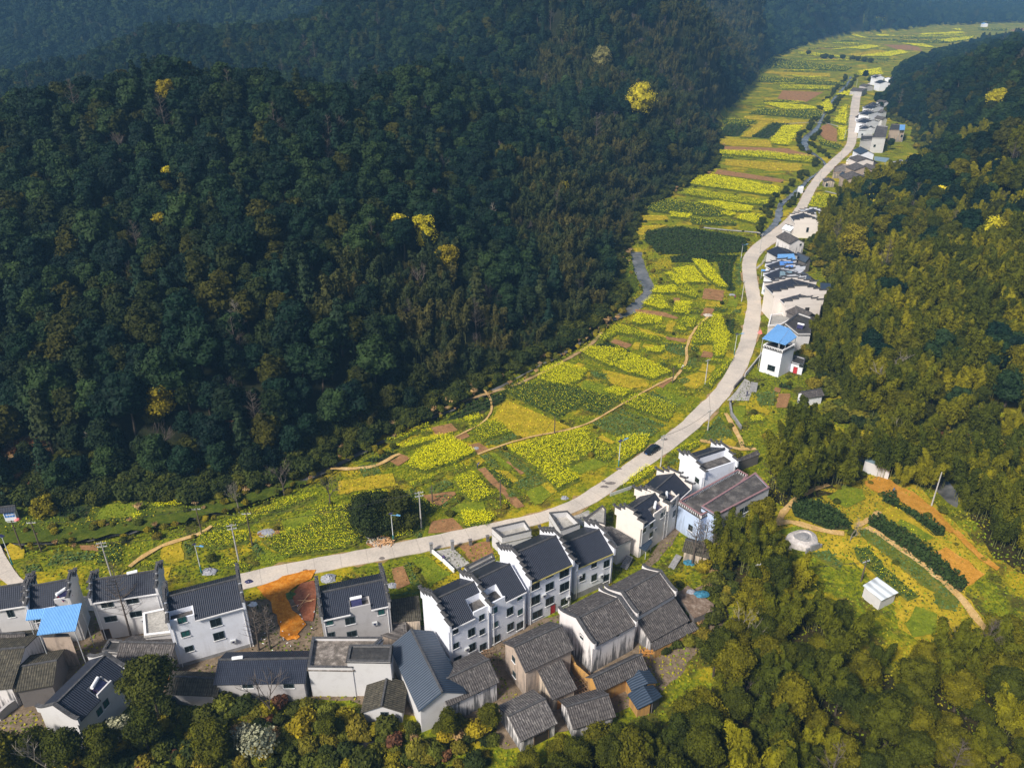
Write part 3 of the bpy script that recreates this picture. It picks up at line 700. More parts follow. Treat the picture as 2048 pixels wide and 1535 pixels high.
LBL = {
 ('evergreen_tree', 'left'): ('dark teal evergreen tree with rounded crown in the forest on the left hill', 'evergreen trees on the left hill'),
 ('evergreen_tree', 'right'): ('dark green rounded evergreen on the wooded hill right of the houses', 'evergreen trees on the right hill'),
 ('dark_olive_tree', 'left'): ('dark olive rounded broadleaf tree in the forest on the left hill', 'dark olive trees on the left hill'),
 ('dark_olive_tree', 'right'): ('dark olive broadleaf tree on the wooded hill right of the houses', 'dark olive trees on the right hill'),
 ('olive_tree', 'right'): ('olive green broadleaf tree on the wooded hill right of the houses', 'olive trees on the right hill'),
 ('olive_tree', 'east'): ('olive green leafy tree in the wood around the terraced knoll', 'olive trees around the knoll'),
 ('olive_tree', 'south'): ('olive green leafy tree in the wood below the old village houses', 'olive trees below the village'),
 ('bamboo_clump', 'right'): ('feathery yellow green bamboo clump on the hill right of the road', 'bamboo on the right hill'),
 ('bamboo_clump', 'east'): ('feathery yellow green bamboo clump around the terraced knoll', 'bamboo around the knoll'),
 ('bamboo_clump', 'south'): ('feathery yellow green bamboo clump below the old village houses', 'bamboo below the village'),
 ('bamboo_clump', 'left'): ('yellow green bamboo clump at the valley edge', 'bamboo at the valley edge'),
 ('dark_bamboo_clump', 'left'): ('dull feathery bamboo clump at the foot of the left hill', 'bamboo at the foot of the left hill'),
 ('conifer_tree', 'left'): ('dark pointed conifer in the forest on the left hill', 'conifers on the left hill'),
 ('bare_tree', 'left'): ('leafless brown tree among the evergreens of the left hill', 'leafless trees on the left hill'),
 ('bare_tree', 'right'): ('leafless brown tree among the bamboo on the right hill', 'leafless trees on the right hill'),
 ('bare_tree', 'east'): ('leafless brown tree in the wood around the terraced knoll', 'leafless trees around the knoll'),
 ('bare_tree', 'south'): ('leafless brown tree in the wood below the village', 'leafless trees below the village'),
}
CATN = {'evergreen_tree': 'tree', 'dark_olive_tree': 'tree', 'olive_tree': 'tree', 'bamboo_clump': 'bamboo', 'dark_bamboo_clump': 'bamboo', 'conifer_tree': 'conifer', 'bare_tree': 'bare tree', 'bush': 'bush', 'dark_bush': 'bush'}
def place_tree(k, p, x, y, z, s, rz, label, group=None, cat=None, parts=True, sz=None):
    sz = sz or s
    if parts and getattr(p, 'crown', None) is not None:
        e = empty(k, (x, y, z), rz, label, cat or CATN.get(k, 'tree'), group); e.scale = (s, s, sz)
        link('trunk', p.trunk, e); link('crown', p.crown, e)
    else:
        e = link(k, p.joined); e.location = (x, y, z); e.rotation_euler = (0, 0, rz); e.scale = (s, s, sz)
        tag(e, label, cat or CATN.get(k, 'tree'), group)
    return e
single = np.zeros(N_, bool)
fam = {'evergreen_tree': 'broad', 'dark_olive_tree': 'broad', 'olive_tree': 'broad', 'bamboo_clump': 'bam', 'dark_bamboo_clump': 'bam', 'conifer_tree': 'con', 'bare_tree': 'bare'}
famA = np.array([fam[k] for k in kind])
for fk, cap in (('broad', 300), ('bam', 300), ('con', 120), ('bare', 130)):
    c = np.where((famA == fk) & onscr & los)[0]; c = c[np.argsort(dist[c] / scl[c])][:cap]; single[c] = True
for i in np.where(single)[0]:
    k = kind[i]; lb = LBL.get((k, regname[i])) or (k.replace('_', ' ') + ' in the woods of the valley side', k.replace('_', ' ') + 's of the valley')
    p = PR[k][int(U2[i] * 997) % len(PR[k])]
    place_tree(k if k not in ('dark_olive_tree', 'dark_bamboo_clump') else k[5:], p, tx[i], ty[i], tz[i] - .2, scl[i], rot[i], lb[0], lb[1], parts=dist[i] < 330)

# the rest of the forest: one object per kind, instanced on points
def gn_scatter(name, protos, X_, Y_, Z_, S_, R_, label, cat):
    n = len(X_); me = bpy.data.meshes.new(name); me.vertices.add(n)
    me.vertices.foreach_set('co', np.stack([X_, Y_, Z_], -1).astype(np.float32).ravel())
    a = me.attributes.new('s', 'FLOAT', 'POINT'); a.data.foreach_set('value', np.asarray(S_, np.float32))
    a = me.attributes.new('r', 'FLOAT', 'POINT'); a.data.foreach_set('value', np.asarray(R_, np.float32))
    a = me.attributes.new('k', 'INT', 'POINT'); a.data.foreach_set('value', (np.arange(n) * 7919 % len(protos)).astype(np.int32))
    o = link(name, me)
    ng = bpy.data.node_groups.new(name + '_nodes', 'GeometryNodeTree'); ng.interface.new_socket('Geometry', in_out='INPUT', socket_type='NodeSocketGeometry'); ng.interface.new_socket('Geometry', in_out='OUTPUT', socket_type='NodeSocketGeometry')
    gi = ng.nodes.new('NodeGroupInput'); go = ng.nodes.new('NodeGroupOutput'); jn = ng.nodes.new('GeometryNodeJoinGeometry')
    def at(nm, ty_):
        q = ng.nodes.new('GeometryNodeInputNamedAttribute'); q.data_type = ty_; q.inputs[0].default_value = nm; return [s for s in q.outputs if s.enabled][0]
    sA, rA, kA = at('s', 'FLOAT'), at('r', 'FLOAT'), at('k', 'INT')
    cx = ng.nodes.new('ShaderNodeCombineXYZ'); ng.links.new(rA, cx.inputs[2])
    for j, pr in enumerate(protos):
        po = bpy.data.objects.new(pr.name + '_source', pr.joined)
        oi = ng.nodes.new('GeometryNodeObjectInfo'); oi.inputs['Object'].default_value = po; oi.inputs['As Instance'].default_value = True
        ip_ = ng.nodes.new('GeometryNodeInstanceOnPoints'); cmp_ = ng.nodes.new('FunctionNodeCompare'); cmp_.data_type = 'INT'; cmp_.operation = 'EQUAL'
        ins_ = [s for s in cmp_.inputs if s.enabled]; ng.links.new(kA, ins_[0]); ins_[1].default_value = j
        ng.links.new(gi.outputs[0], ip_.inputs['Points']); ng.links.new(cmp_.outputs[0], ip_.inputs['Selection']); ng.links.new(oi.outputs['Geometry'], ip_.inputs['Instance'])
        ng.links.new(cx.outputs[0], ip_.inputs['Rotation']); ng.links.new(sA, ip_.inputs['Scale']); ng.links.new(ip_.outputs[0], jn.inputs[0])
    ng.links.new(jn.outputs[0], go.inputs[0])
    md = o.modifiers.new('scatter', 'NODES'); md.node_group = ng
    tag(o, label, cat, None, 'stuff'); return o
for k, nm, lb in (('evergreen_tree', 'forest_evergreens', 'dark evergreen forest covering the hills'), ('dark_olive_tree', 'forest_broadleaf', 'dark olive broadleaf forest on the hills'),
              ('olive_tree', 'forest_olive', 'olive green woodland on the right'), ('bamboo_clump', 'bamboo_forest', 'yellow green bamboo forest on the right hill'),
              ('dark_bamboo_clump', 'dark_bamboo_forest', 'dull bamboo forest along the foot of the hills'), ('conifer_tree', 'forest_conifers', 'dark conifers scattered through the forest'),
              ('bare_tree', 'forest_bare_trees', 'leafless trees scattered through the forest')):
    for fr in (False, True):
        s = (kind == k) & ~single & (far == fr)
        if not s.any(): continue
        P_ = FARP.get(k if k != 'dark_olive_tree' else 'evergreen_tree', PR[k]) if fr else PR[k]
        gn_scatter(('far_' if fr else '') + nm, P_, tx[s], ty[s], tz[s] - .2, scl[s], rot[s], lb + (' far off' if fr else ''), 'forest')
# ------------------------------------------------------------------ crops
def plain_leaf(name, a, b_, sc_=0.8, trans=.2):
    m, t, b = mat(name, 0.8, 0.12); f = noise(t, sc_, 4, rough=.7)
    c = ramp(t, f, [(0.3, a), (0.7, b_)]); t.links.new(c, b.inputs['Base Color']); return m
M_RG = plain_leaf('rape_leaf', (0.06, 0.105, 0.008), (0.15, 0.20, 0.010))
M_RY = plain_leaf('rape_flower', (0.68, 0.65, 0.008), (0.84, 0.80, 0.012), 1.5)
M_TEA = plain_leaf('tea_leaf', (0.018, 0.036, 0.010), (0.040, 0.066, 0.014))
M_VEG = plain_leaf('vegetable_leaf', (0.05, 0.10, 0.03), (0.10, 0.16, 0.05))
M_YNG = plain_leaf('young_grass', (0.10, 0.16, 0.008), (0.20, 0.24, 0.012))
M_GLD = plain_leaf('gold_grass', (0.20, 0.20, 0.010), (0.38, 0.32, 0.018))
M_RG2 = plain_leaf('dark_crop_leaf', (0.022, 0.055, 0.018), (0.05, 0.09, 0.02))
M_TEAF = soil_material('tea_floor', (0.015, 0.03, 0.012), (0.03, 0.045, 0.015), (0.08, 0.06, 0.03), .6)
M_FLOOR = soil_material('field_floor', (0.05, 0.075, 0.010), (0.10, 0.12, 0.014), (0.20, 0.17, 0.03), 0.5)
FT = {  # height, row spacing, step, green quads, flower quads, green size, flower size, leaf, flower, floor, row jitter
 'R': (1.25, .80, .26, 1.6, 9.0, .19, .080, M_RG, M_RY, M_FLOOR, .16),
 'r': (1.25, .95, .28, 2.6, 5.6, .19, .078, M_RG, M_RY, M_FLOOR, .14),
 'D': (1.15, .90, .34, 3.4, 1.6, .21, .085, M_RG2, M_RY, M_FLOOR, .18),
 'T': (.95, 1.75, .34, 5, 0, .27, 0, M_TEA, M_RY, M_TEAF, .12),
 'H': (1.5, .75, .40, 5, 0, .30, 0, M_TEA, M_RY, M_TEAF, .35),
 'V': (.45, .95, .42, 3.5, .05, .24, .12, M_VEG, M_RY, M_FLOOR, .12),
 'g': (.28, .55, .5, 2, .05, .20, .1, M_YNG, M_RY, M_GRASS, .35),
 'y': (.28, .75, .6, 1.6, .25, .20, .12, M_GLD, M_RY, M_GOLD, .4),
 's': (.25, 1.1, 1.0, .5, 0, .18, 0, M_VEG, M_RY, M_SOIL, .1),
}
FNAME = {'R': ('rapeseed_field', 'bright yellow flowering rapeseed field'), 'r': ('rapeseed_field', 'green and yellow rapeseed field in rows'),
         'D': ('crop_field', 'dark green crop field with few yellow flowers'), 'T': ('tea_field', 'dark green tea rows'), 'H': ('tea_hedge', 'dark green clipped tea hedge'),
         'V': ('vegetable_plot', 'bluish green vegetable plot'), 'g': ('grass_field', 'bright green grassy plot'), 'y': ('grass_field', 'golden yellow grassy plot'), 's': ('soil_plot', 'bare brown soil plot')}
_fi = [0]
def field(ty, poly, where='in the valley', ang=None, step=None, elev=False, world=False):
    _fi[0] += 1; rs = np.random.RandomState(500 + _fi[0])
    H, rsp, psp, nG, nY, sG, sY, mG, mY, mF, jit = FT[ty]
    P = list(poly) if world else [G(*p)[:2] for p in poly] if elev else [G0(*p) for p in poly]
    cx_ = sum(p[0] for p in P) / len(P); cy_ = sum(p[1] for p in P) / len(P); dist_ = math.hypot(cx_, cy_, 100)
    lod = max(1.0, dist_ / 230.0); A = np.array(P)
    if ang is None:
        e = np.roll(A, -1, 0) - A; L = np.hypot(e[:, 0], e[:, 1]); k = L.argmax(); ang = math.atan2(e[k, 1], e[k, 0])
    c, s = math.cos(-ang), math.sin(-ang); R = np.array([[c, -s], [s, c]]); B = A @ R.T
    rsp2 = rsp * max(1, lod * .8); psp2 = psp * lod
    u, v = np.meshgrid(np.arange(B[:, 0].min(), B[:, 0].max(), psp2), np.arange(B[:, 1].min(), B[:, 1].max(), rsp2))
    u = u.ravel() + rs.uniform(-.5, .5, u.size) * psp2; v = v.ravel() + rs.normal(0, jit, v.size) * rsp2
    W_ = np.stack([u, v], -1) @ R; x, y = W_[:, 0], W_[:, 1]; ok = inpoly(x, y, P) & (rs.uniform(0, 1, len(x)) > .06); x, y = x[ok], y[ok]
    if len(x) < 3: return
    # patchiness of height and bloom
    pn = wood_noise(x, y, 4.5) * .6 + wood_noise(x + 50, y, 1.9) * .4; hh = H * (.8 + .35 * pn); z = hz(x, y); Q = []; MI = []
    def add(n, size, zlo, zhi, mi, spread, tilt, mask=None):
        k = int(n) + (rs.uniform(0, 1, len(x)) < n - int(n)); 
        if mask is not None: k = np.where(mask, k, 0)
        ix = np.repeat(np.arange(len(x)), k)
        if len(ix) == 0: return
        m = len(ix); C = np.stack([x[ix] + rs.normal(0, spread, m), y[ix] + rs.normal(0, spread, m), z[ix] + hh[ix] * rs.uniform(zlo, zhi, m)], 1)
        D = rs.normal(0, tilt, (m, 3)); D[:, 2] += 1.0; Q.append(leaf_quads(rs, C, D, size * (lod ** .8))); MI.append(np.full(m, mi))
    add(nG, sG, .15, .85, 0, .2 * lod, .9)
    if nY: add(nY, sY, .82, 1.08, 1, .24 * lod, .7, (pn * .8 + rs.uniform(-.45, .45, len(x))) > -.08)
    # floor sheet in the same object
    if not Q: return
    Q = np.concatenate(Q); MI = np.concatenate(MI); off = 0.045 + .004 * (_fi[0] % 45)
    fo = drape('tmp', P if True else poly, mF, off, step=6.0, jag=.25, pxl=False)
    fm = fo.data; fv = [tuple(v_.co) for v_ in fm.vertices]; ff = [tuple(p_.vertices) for p_ in fm.polygons]
    bpy.data.objects.remove(fo); bpy.data.meshes.remove(fm)
    nQ = len(Q); me = bpy.data.meshes.new(FNAME[ty][0])
    V = np.concatenate([Q.reshape(-1, 3), np.array(fv)]).astype(np.float32)
    nl = nQ * 4 + sum(len(f) for f in ff); me.vertices.add(len(V)); me.vertices.foreach_set('co', V.ravel()); me.loops.add(nl)
    li = np.concatenate([np.arange(nQ * 4)] + [np.array(f) + nQ * 4 for f in ff]); me.loops.foreach_set('vertex_index', li.astype(np.int32))
    tot = np.r_[np.full(nQ, 4), [len(f) for f in ff]]; st = np.r_[0, np.cumsum(tot)[:-1]]
    me.polygons.add(len(tot)); me.polygons.foreach_set('loop_start', st.astype(np.int32)); me.polygons.foreach_set('loop_total', tot.astype(np.int32))
    for m in (mG, mY, mF): me.materials.append(m)
    me.polygons.foreach_set('material_index', np.r_[MI, np.full(len(ff), 2)].astype(np.int32)); me.update(); me.validate()
    o = link(FNAME[ty][0], me); tag(o, FNAME[ty][1] + ' ' + where, 'field', None, 'stuff')
    FIELD_POLYS.append(P)
FIELD_POLYS = []
def F(ty, fr, *xy, **k): field(ty, ZP(fr, *xy), **k)
c_ = dict(where='between the stream and the road')
for ty, xy in [
 ('D', (530,290,640,220,760,230,980,240,1330,345,1210,450,1060,400,985,425,910,470)), ('R', (800,140,930,95,1110,150,1060,220,960,260,760,215)),
 ('R', (1040,30,1120,-10,1320,0,1680,160,1560,215,1380,170,1180,90)), ('g', (1080,200,1300,260,1260,320,1060,260)), ('V', (1110,140,1240,170,1260,205,1160,190)),
 ('y', (1200,130,1500,200,1530,250,1400,260,1270,230)), ('R', (1280,270,1420,290,1335,340,1200,300)), ('r', (1400,330,1500,310,1720,400,1660,500,1340,385)),
 ('g', (1560,270,1600,265,1780,330,1850,290,1760,370,1700,380)), ('V', (1500,310,1545,285,1740,375,1700,395)), ('V', (1330,405,1640,515,1600,535,1320,425)),
 ('y', (560,340,890,480,1000,530,740,590,650,600,560,540,440,480)), ('T', (300,380,540,290,560,330,400,430,120,490)), ('r', (300,530,480,480,610,570,390,640)),
 ('V', (400,640,600,575,650,600,480,650)), ('s', (190,595,280,560,310,590,230,620)), ('R', (0,700,190,605,355,715,0,850,-130,800)), ('s', (295,650,370,630,440,680,360,710)),
 ('R', (545,680,1100,540,1150,700,980,810,770,830,640,740)), ('r', (1140,600,1290,700,1310,720,1230,780,1155,740)), ('R', (780,840,860,800,1050,860,1060,890,910,970)),
 ('g', (950,810,1150,740,1240,785,1050,850)), ('V', (1140,500,1300,430,1380,460,1590,540,1560,590,1350,600,1250,560)), ('R', (1300,620,1430,595,1540,585,1490,690,1340,780,1315,720)),
 ('R', (200,900,330,850,470,1000,330,1060,250,990)), ('R', (240,1120,400,1110,460,1180,280,1220)), ('y', (340,760,380,735,415,760,370,790)), ('s', (360,812,410,800,640,1020,680,1070,620,1080)),
 ('V', (375,720,430,710,520,800,470,810)), ('g', (435,700,480,700,600,815,540,800)), ('s', (560,765,600,740,700,830,650,850)), ('V', (485,695,555,700,760,835,700,865)),
 ('V', (590,900,760,840,830,900,700,960)), ('D', (430,830,480,815,600,920,560,950)), ('y', (470,820,560,830,650,900,600,905)), ('V', (550,960,600,950,650,1000,590,1010)), ('g', (690,960,820,920,900,960,790,1050,740,1060)),
 ('y', (790,920,830,900,900,965,860,980)), ('s', (20,1060,60,1010,100,1040,50,1070)), ('V', (70,1000,200,990,230,1040,120,1060)), ('g', (110,1130,230,1050,400,1030,410,1100,250,1110))]:
    field(ty, ZP(9, *xy), **c_)
for ty, xy in [('R', (545,620,600,615,720,690,700,705,640,710)), ('R', (600,590,750,570,845,690,730,695,640,640)), ('R', (750,520,840,525,1005,725,930,720,860,660,765,560)),
 ('T', (930,530,1045,530,1030,650,1060,735,1015,740,960,640)), ('R', (470,720,600,710,640,730,620,770,440,770)), ('R', (430,790,520,780,590,880,520,890,375,845)),
 ('r', (640,720,720,705,800,780,760,805,640,760)), ('R', (895,930,950,925,1030,1080,980,1230,905,1230,890,1100)), ('r', (800,960,885,960,885,1130,760,1140,740,1120)),
 ('T', (965,950,1050,950,1040,1060,995,1040)), ('R', (320,930,350,915,520,945,520,990,350,1000,305,980)), ('s', (320,870,540,890,650,930,630,945,500,920,340,900)),
 ('r', (50,1080,200,990,530,1090,510,1120,200,1060,90,1130)), ('s', (140,1110,180,1090,310,1130,270,1160)), ('T', (20,1140,120,1120,310,1180,200,1200)), ('R', (400,1170,550,1160,520,1210,400,1200)),
 ('s', (550,1070,710,1090,690,1115,560,1095)), ('V', (530,1120,710,1130,695,1220,560,1180)), ('V', (730,1220,780,1230,770,1300,710,1290)), ('y', (640,1380,800,1330,890,1350,790,1450,700,1440)),
 ('r', (1040,1230,1060,1240,880,1460,820,1440)), ('V', (1070,540,1098,540,1098,700,1070,690)), ('T', (590,490,740,465,1080,480,1060,525,600,530)), ('r', (1600,110,1640,40,1880,60,1870,170,1750,190,1580,180)),
 ('V', (620,1400,690,1370,740,1390,680,1420)), ('V', (1050,880,1110,870,1100,900,1040,905)), ('y', (330,1000,540,1060,560,1080,400,1050))]:
    field(ty, ZP(7, *xy), where='on the stream side of the bending road')
w_ = 'in the far part of the valley'
for ty, xy in [('R', (515,612,560,605,830,632,835,645,640,646)), ('D', (640,650,850,650,860,690,780,700,430,670,510,640)), ('y', (410,680,780,717,760,740,400,695)), ('T', (250,800,300,733,440,742,370,802)),
 ('D', (270,700,480,710,430,738,290,732)), ('y', (385,802,500,712,560,717,445,806)), ('T', (452,806,572,722,690,731,550,815)), ('R', (560,820,640,742,745,744,660,860,570,850)), ('y', (245,815,550,822,570,865,245,850)),
 ('s', (235,857,650,872,800,910,830,922,240,880)), ('r', (235,887,500,892,830,925,800,938,235,905)), ('s', (600,580,630,532,870,542,770,600)), ('r', (620,502,930,512,900,530,625,527)), ('D', (510,450,1000,488,1000,503,490,485)),
 ('y', (540,420,910,432,910,453,520,430)), ('D', (560,342,1040,397,1000,420,530,400,520,380)), ('R', (940,560,1060,520,1040,570)), ('R', (850,622,900,580,940,650,880,660)), ('R', (930,720,990,625,1015,620,1008,740)),
 ('s', (862,740,900,727,950,762,950,835,880,820,850,790)), ('R', (955,745,1008,745,990,828,960,830)), ('D', (840,822,970,852,960,880,850,850)), ('R', (1100,330,1330,296,1370,314,1250,335)), ('R', (1010,286,1130,266,1205,275,1120,293)),
 ('R', (905,296,1000,283,1000,290)), ('y', (990,320,1200,292,1250,302,1100,330)), ('r', (720,307,900,320,1080,350,1000,345,740,325)), ('R', (1080,420,1200,402,1210,440,1080,450)), ('s', (1220,262,1420,266,1450,300,1300,290)),
 ('R', (1330,256,1460,262,1530,285,1420,275)), ('R', (1430,201,1690,188,1690,200,1450,208)), ('D', (1290,241,1600,232,1760,209,1740,232,1600,255,1320,250)), ('R', (1540,237,1760,212,1720,235,1600,250)), ('D', (990,171,1260,165,1260,175,1000,180)),
 ('D', (1080,186,1210,183,1210,195,1090,197)), ('R', (1020,206,1060,208,1130,227,1080,222)), ('R', (1180,205,1250,207,1260,215,1200,215)), ('D', (1780,169,1950,170,1940,182,1790,180)), ('R', (1630,173,1670,170,1675,180,1640,181)), ('s', (1960,176,2040,165,2080,180,1990,185))]:
    field(ty, ZP(12, *xy), where=w_)
for ty, xy in [('r', (845,590,1060,600,1220,625,1215,640,845,605)), ('y', (880,622,1180,642,1170,670,1050,665,880,645)), ('s', (850,662,1110,702,1100,715,840,680)), ('R', (760,692,830,687,1090,735,1090,758,1040,768,740,725)),
 ('r', (710,762,740,742,1050,790,1050,808,900,795)), ('R', (770,797,850,791,990,815,980,833,900,830)), ('D', (560,812,640,782,760,797,900,835,860,850,600,830)), ('R', (860,837,890,829,920,841,900,853)), ('R', (920,860,960,837,1040,847,1000,880)),
 ('y', (530,842,650,842,660,860,530,865)), ('R', (660,832,750,842,740,860,670,855)), ('D', (740,852,920,872,925,885,750,880)), ('T', (570,905,700,887,960,930,965,985,900,990,620,995,565,940)), ('y', (530,882,660,880,575,905,560,920,530,915)), ('y', (930,500,960,480,1200,485,1180,492,980,462,960,470))][:-1]:
    field(ty, ZP(14, *xy), where='in the middle of the valley')
for ty, xy in [('r', (60,640,330,540,360,460,500,450,600,510,630,570,600,640,500,690,200,730,130,690)), ('g', (180,530,280,480,355,465,340,530,200,590)), ('r', (730,95,900,35,980,0,970,25,770,112)), ('R', (800,130,930,95,1060,60,1110,50,1080,80,840,145)),
 ('H', (610,200,700,187,790,147,790,157,710,205)), ('s', (770,200,830,162,880,180,810,230)), ('R', (870,200,940,140,1100,70,1235,150,1110,220,930,250)), ('r', (880,335,1050,267,1060,280,900,345)), ('V', (960,350,1070,292,1110,340,1000,380)),
 ('s', (940,387,1010,377,1120,367,1130,377,1040,440,1000,430)), ('D', (780,372,900,352,960,420,1040,445,1000,478,940,500,800,480)), ('r', (800,547,880,532,885,610,800,630)), ('V', (892,542,950,560,940,620,892,610)), ('s', (970,592,990,522,1110,507,1170,570)),
 ('R', (1150,500,1170,482,1300,485,1340,510,1300,550,1180,560)), ('g', (230,720,130,700,60,660,20,670,60,760)), ('s', (640,650,660,590,760,610,770,640,680,680))]:
    field(ty, ZP(10, *xy), where='on the left above the road')
for ty, xy in [('r', (1240,310,1440,240,1640,170,1850,120,1860,145,1640,230,1400,320,1300,340)), ('r', (1170,350,1300,345,1460,350,1450,400,1300,440,1180,430)), ('R', (900,190,1000,170,1090,180,1050,205,920,215)), ('R', (770,252,840,237,830,260,780,285)),
 ('T', (370,182,540,182,500,250,330,245)), ('D', (560,440,570,420,720,402,710,520,580,530)), ('V', (260,535,330,445,460,452,560,462,550,500)), ('s', (470,412,590,402,580,440,470,440)), ('r', (1300,540,1350,515,1480,525,1450,570)), ('s', (1500,350,1520,330,1640,320,1640,335,1560,365)),
 ('g', (600,170,820,160,800,240,560,260)), ('V', (1460,400,1500,390,1560,460,1480,480)), ('V', (1070,400,1130,390,1130,480,1080,500)), ('y', (930,480,960,410,1060,390,1080,500,1000,520)), ('y', (20,430,60,400,140,440,130,490,60,500)), ('V', (130,540,230,520,260,560,140,580))]:
    field(ty, ZP(11, *xy), where='on the far left above the road')
for ty, xy in [('s', (650,342,718,332,762,430,690,470)), ('V', (722,312,748,306,850,458,792,478)), ('g', (770,290,860,272,1000,370,880,450)), ('V', (650,500,760,470,830,480,800,500,660,515))]:
    field(ty, ZP(2, *xy), where='in the garden below the road')
for ty, xy in [('V', (10,290,110,152,195,268,140,300,30,310)), ('y', (100,292,150,275,220,312,200,338)), ('R', (290,172,360,160,372,200,300,202)), ('V', (325,22,440,12,430,90,350,92)), ('s', (462,22,530,22,520,108,450,108)), ('g', (180,100,270,90,250,200,200,190))]:
    field(ty, ZP(4, *xy), where='between the houses right of the road')
for ty, xy in [('R', (850,360,1000,245,1060,270,1000,320,880,380)), ('r', (1120,172,1180,150,1300,102,1320,130,1200,200)), ('y', (1200,205,1330,120,1360,140,1260,200)), ('V', (1130,230,1150,200,1180,205,1165,240))]:
    field(ty, ZP(3, *xy), where='beside the road near the car')
# the terraced knoll
drape('knoll_grass', ZP(4, 640,600,860,520,1060,480,1280,560,1420,700,1720,1010,1700,1060,1560,1200,1700,1370,1640,1420,1300,1500,1180,1400,1150,1280,900,1000,640,960,400,800), M_GOLD, .03, pxl='G')
for ty, xy in [('g', (750,632,860,562,960,590,980,640,860,700)), ('H', (530,680,600,640,780,690,860,760,900,820,760,830,640,780,560,750)), ('H', (1000,760,1060,750,1330,920,1580,1150,1540,1190,1450,1150,1100,880,990,790)),
 ('H', (1070,600,1150,620,1170,680,1440,820,1430,860,1380,860,1200,720,1080,660)), ('y', (1070,712,1160,692,1400,870,1320,920,1080,760)), ('g', (1180,760,1380,870,1330,900,1160,790)),
 ('V', (940,832,1000,822,1300,1000,1520,1190,1440,1220,1300,1150,960,870)), ('D', (900,940,990,930,1090,1050,1290,1220,1220,1250,1060,1130,930,1000)), ('V', (1370,1212,1440,1182,1530,1240,1510,1310,1400,1290)),
 ('g', (1200,1380,1280,1282,1390,1320,1400,1440,1260,1460)), ('V', (640,960,760,940,840,1020,830,1070,700,1000)), ('g', (450,830,560,800,620,815,520,860))]:
    field(ty, ZP(4, *xy), where='on the terraced knoll', elev=True, ang=(2.35 if ty == 'V' and xy[0] == 940 else None))
drape('orange_plot', ZP(4, 970,540,1080,510,1180,570,1250,600,1380,700,1500,830,1480,850,1350,780,1150,640,1060,610,1000,590), M_ORCH, .26, pxl='G')
drape('brown_plot', ZP(4, 1390,960,1460,935,1590,1020,1680,1100,1580,1160), M_ORCH, .265, pxl='G')
# bare earth
drape('orange_earth', ZP(1, 1520,268,1600,242,1830,180,1850,230,1750,262,1725,300,1690,350,1775,500,1765,590,1660,605,1635,520,1560,340), M_ORANGE, .24, jag=.9)
drape('red_earth', ZP(1, 1750,262,1845,235,1855,330,1825,470,1775,470,1715,335), M_RED, .255)
drape('yard_dirt', [(0,1235),(160,1225),(330,1230),(480,1200),(640,1190),(650,1280),(800,1230),(860,1260),(980,1290),(1010,1480),(700,1400),(620,1400),(420,1400),(250,1380),(0,1500),(-200,1500),(-200,1230)], M_DIRT, .03)
drape('yard_dirt', [(960,1270),(1240,1200),(1420,1170),(1460,1230),(1400,1300),(1330,1380),(1200,1440),(1080,1470),(1010,1500),(960,1480)], M_DIRT, .034)
drape('yard_dirt', ZP(2, 1040,215,1230,185,1250,250,1130,305), M_SOIL, .1)
M_CONC = soil_material('concrete_floor', (0.24, 0.23, 0.22), (0.34, 0.33, 0.31), (0.44, 0.42, 0.40), .5)
drape('concrete_yard', ZP(2, 885,245,1010,222,1110,310,1040,350), M_CONC, .12, jag=.05)
drape('concrete_yard', ZP(3, 560,540,660,500,760,560,700,640,640,600), M_CONC, .11, jag=.1)
drape('lane', ZP(3, 955,870,1080,690,1200,560,1215,600,1150,700,1040,820,985,880), M_DIRT, .10, jag=.2)
drape('side_track', ZP(5, 235,600,280,560,330,470,390,430,500,350,480,400,400,460,340,500,300,560,250,605), M_CONC, .10, jag=.2)
drape('ramp_lane', ZP(7, 1000,1540,1060,1480,1130,1380,1170,1400,1180,1480,1160,1540), M_CONC, .13, jag=.04)
def path(fr, pts, wd=1.0, m=None, name='path', elev=False):
    P = ZP(fr, *pts); P = [G(*p)[:2] for p in P] if elev else [G0(*p) for p in P]
    P = chaikin(P, 2); P = byarc(P, max(8, int(np.hypot(*np.diff(np.array(P), axis=0).T).sum() / 1.5)))
    T = np.gradient(P, axis=0); T /= np.hypot(T[:, 0], T[:, 1])[:, None] + 1e-9; N = np.stack([-T[:, 1], T[:, 0]], -1)
    r = random.Random(len(P)); A = [P[i] + N[i] * wd / 2 * r.uniform(.7, 1.3) for i in range(len(P))]; B = [P[i] - N[i] * wd / 2 * r.uniform(.7, 1.3) for i in range(len(P))]
    off = .245 + .003 * (_patch_i[0] % 20); _patch_i[0] += 1; mb = MB()
    for i in range(len(P) - 1): mb.face([(*A[i], hzs(*A[i]) + off), (*B[i], hzs(*B[i]) + off), (*B[i + 1], hzs(*B[i + 1]) + off), (*A[i + 1], hzs(*A[i + 1]) + off)])
    tag(mb.build(name, m or M_PATH), kind='structure')
path(9, (360,715,640,610,1000,545,1150,490,1330,380,1600,230,1690,190), .6); path(7, (600,1400,690,1290,715,1220,695,1180,740,1060,790,990,860,930), .8)
path(11, (760,540,850,470,980,400,1190,345,1240,300), 1.0, M_PATH); path(7, (800,275,950,292,1200,312,1245,318), 1.5, M_CONC); path(10, (440,240,560,245,700,225,800,165,820,160), 1.0)
path(9, (240,150,450,300,460,470,200,600), .5); path(12, (640,730,790,720,880,722,960,745,1000,760), 1.4, M_CONC); path(6, (210,650,400,665,480,680,580,720), 1.5, M_CONC)
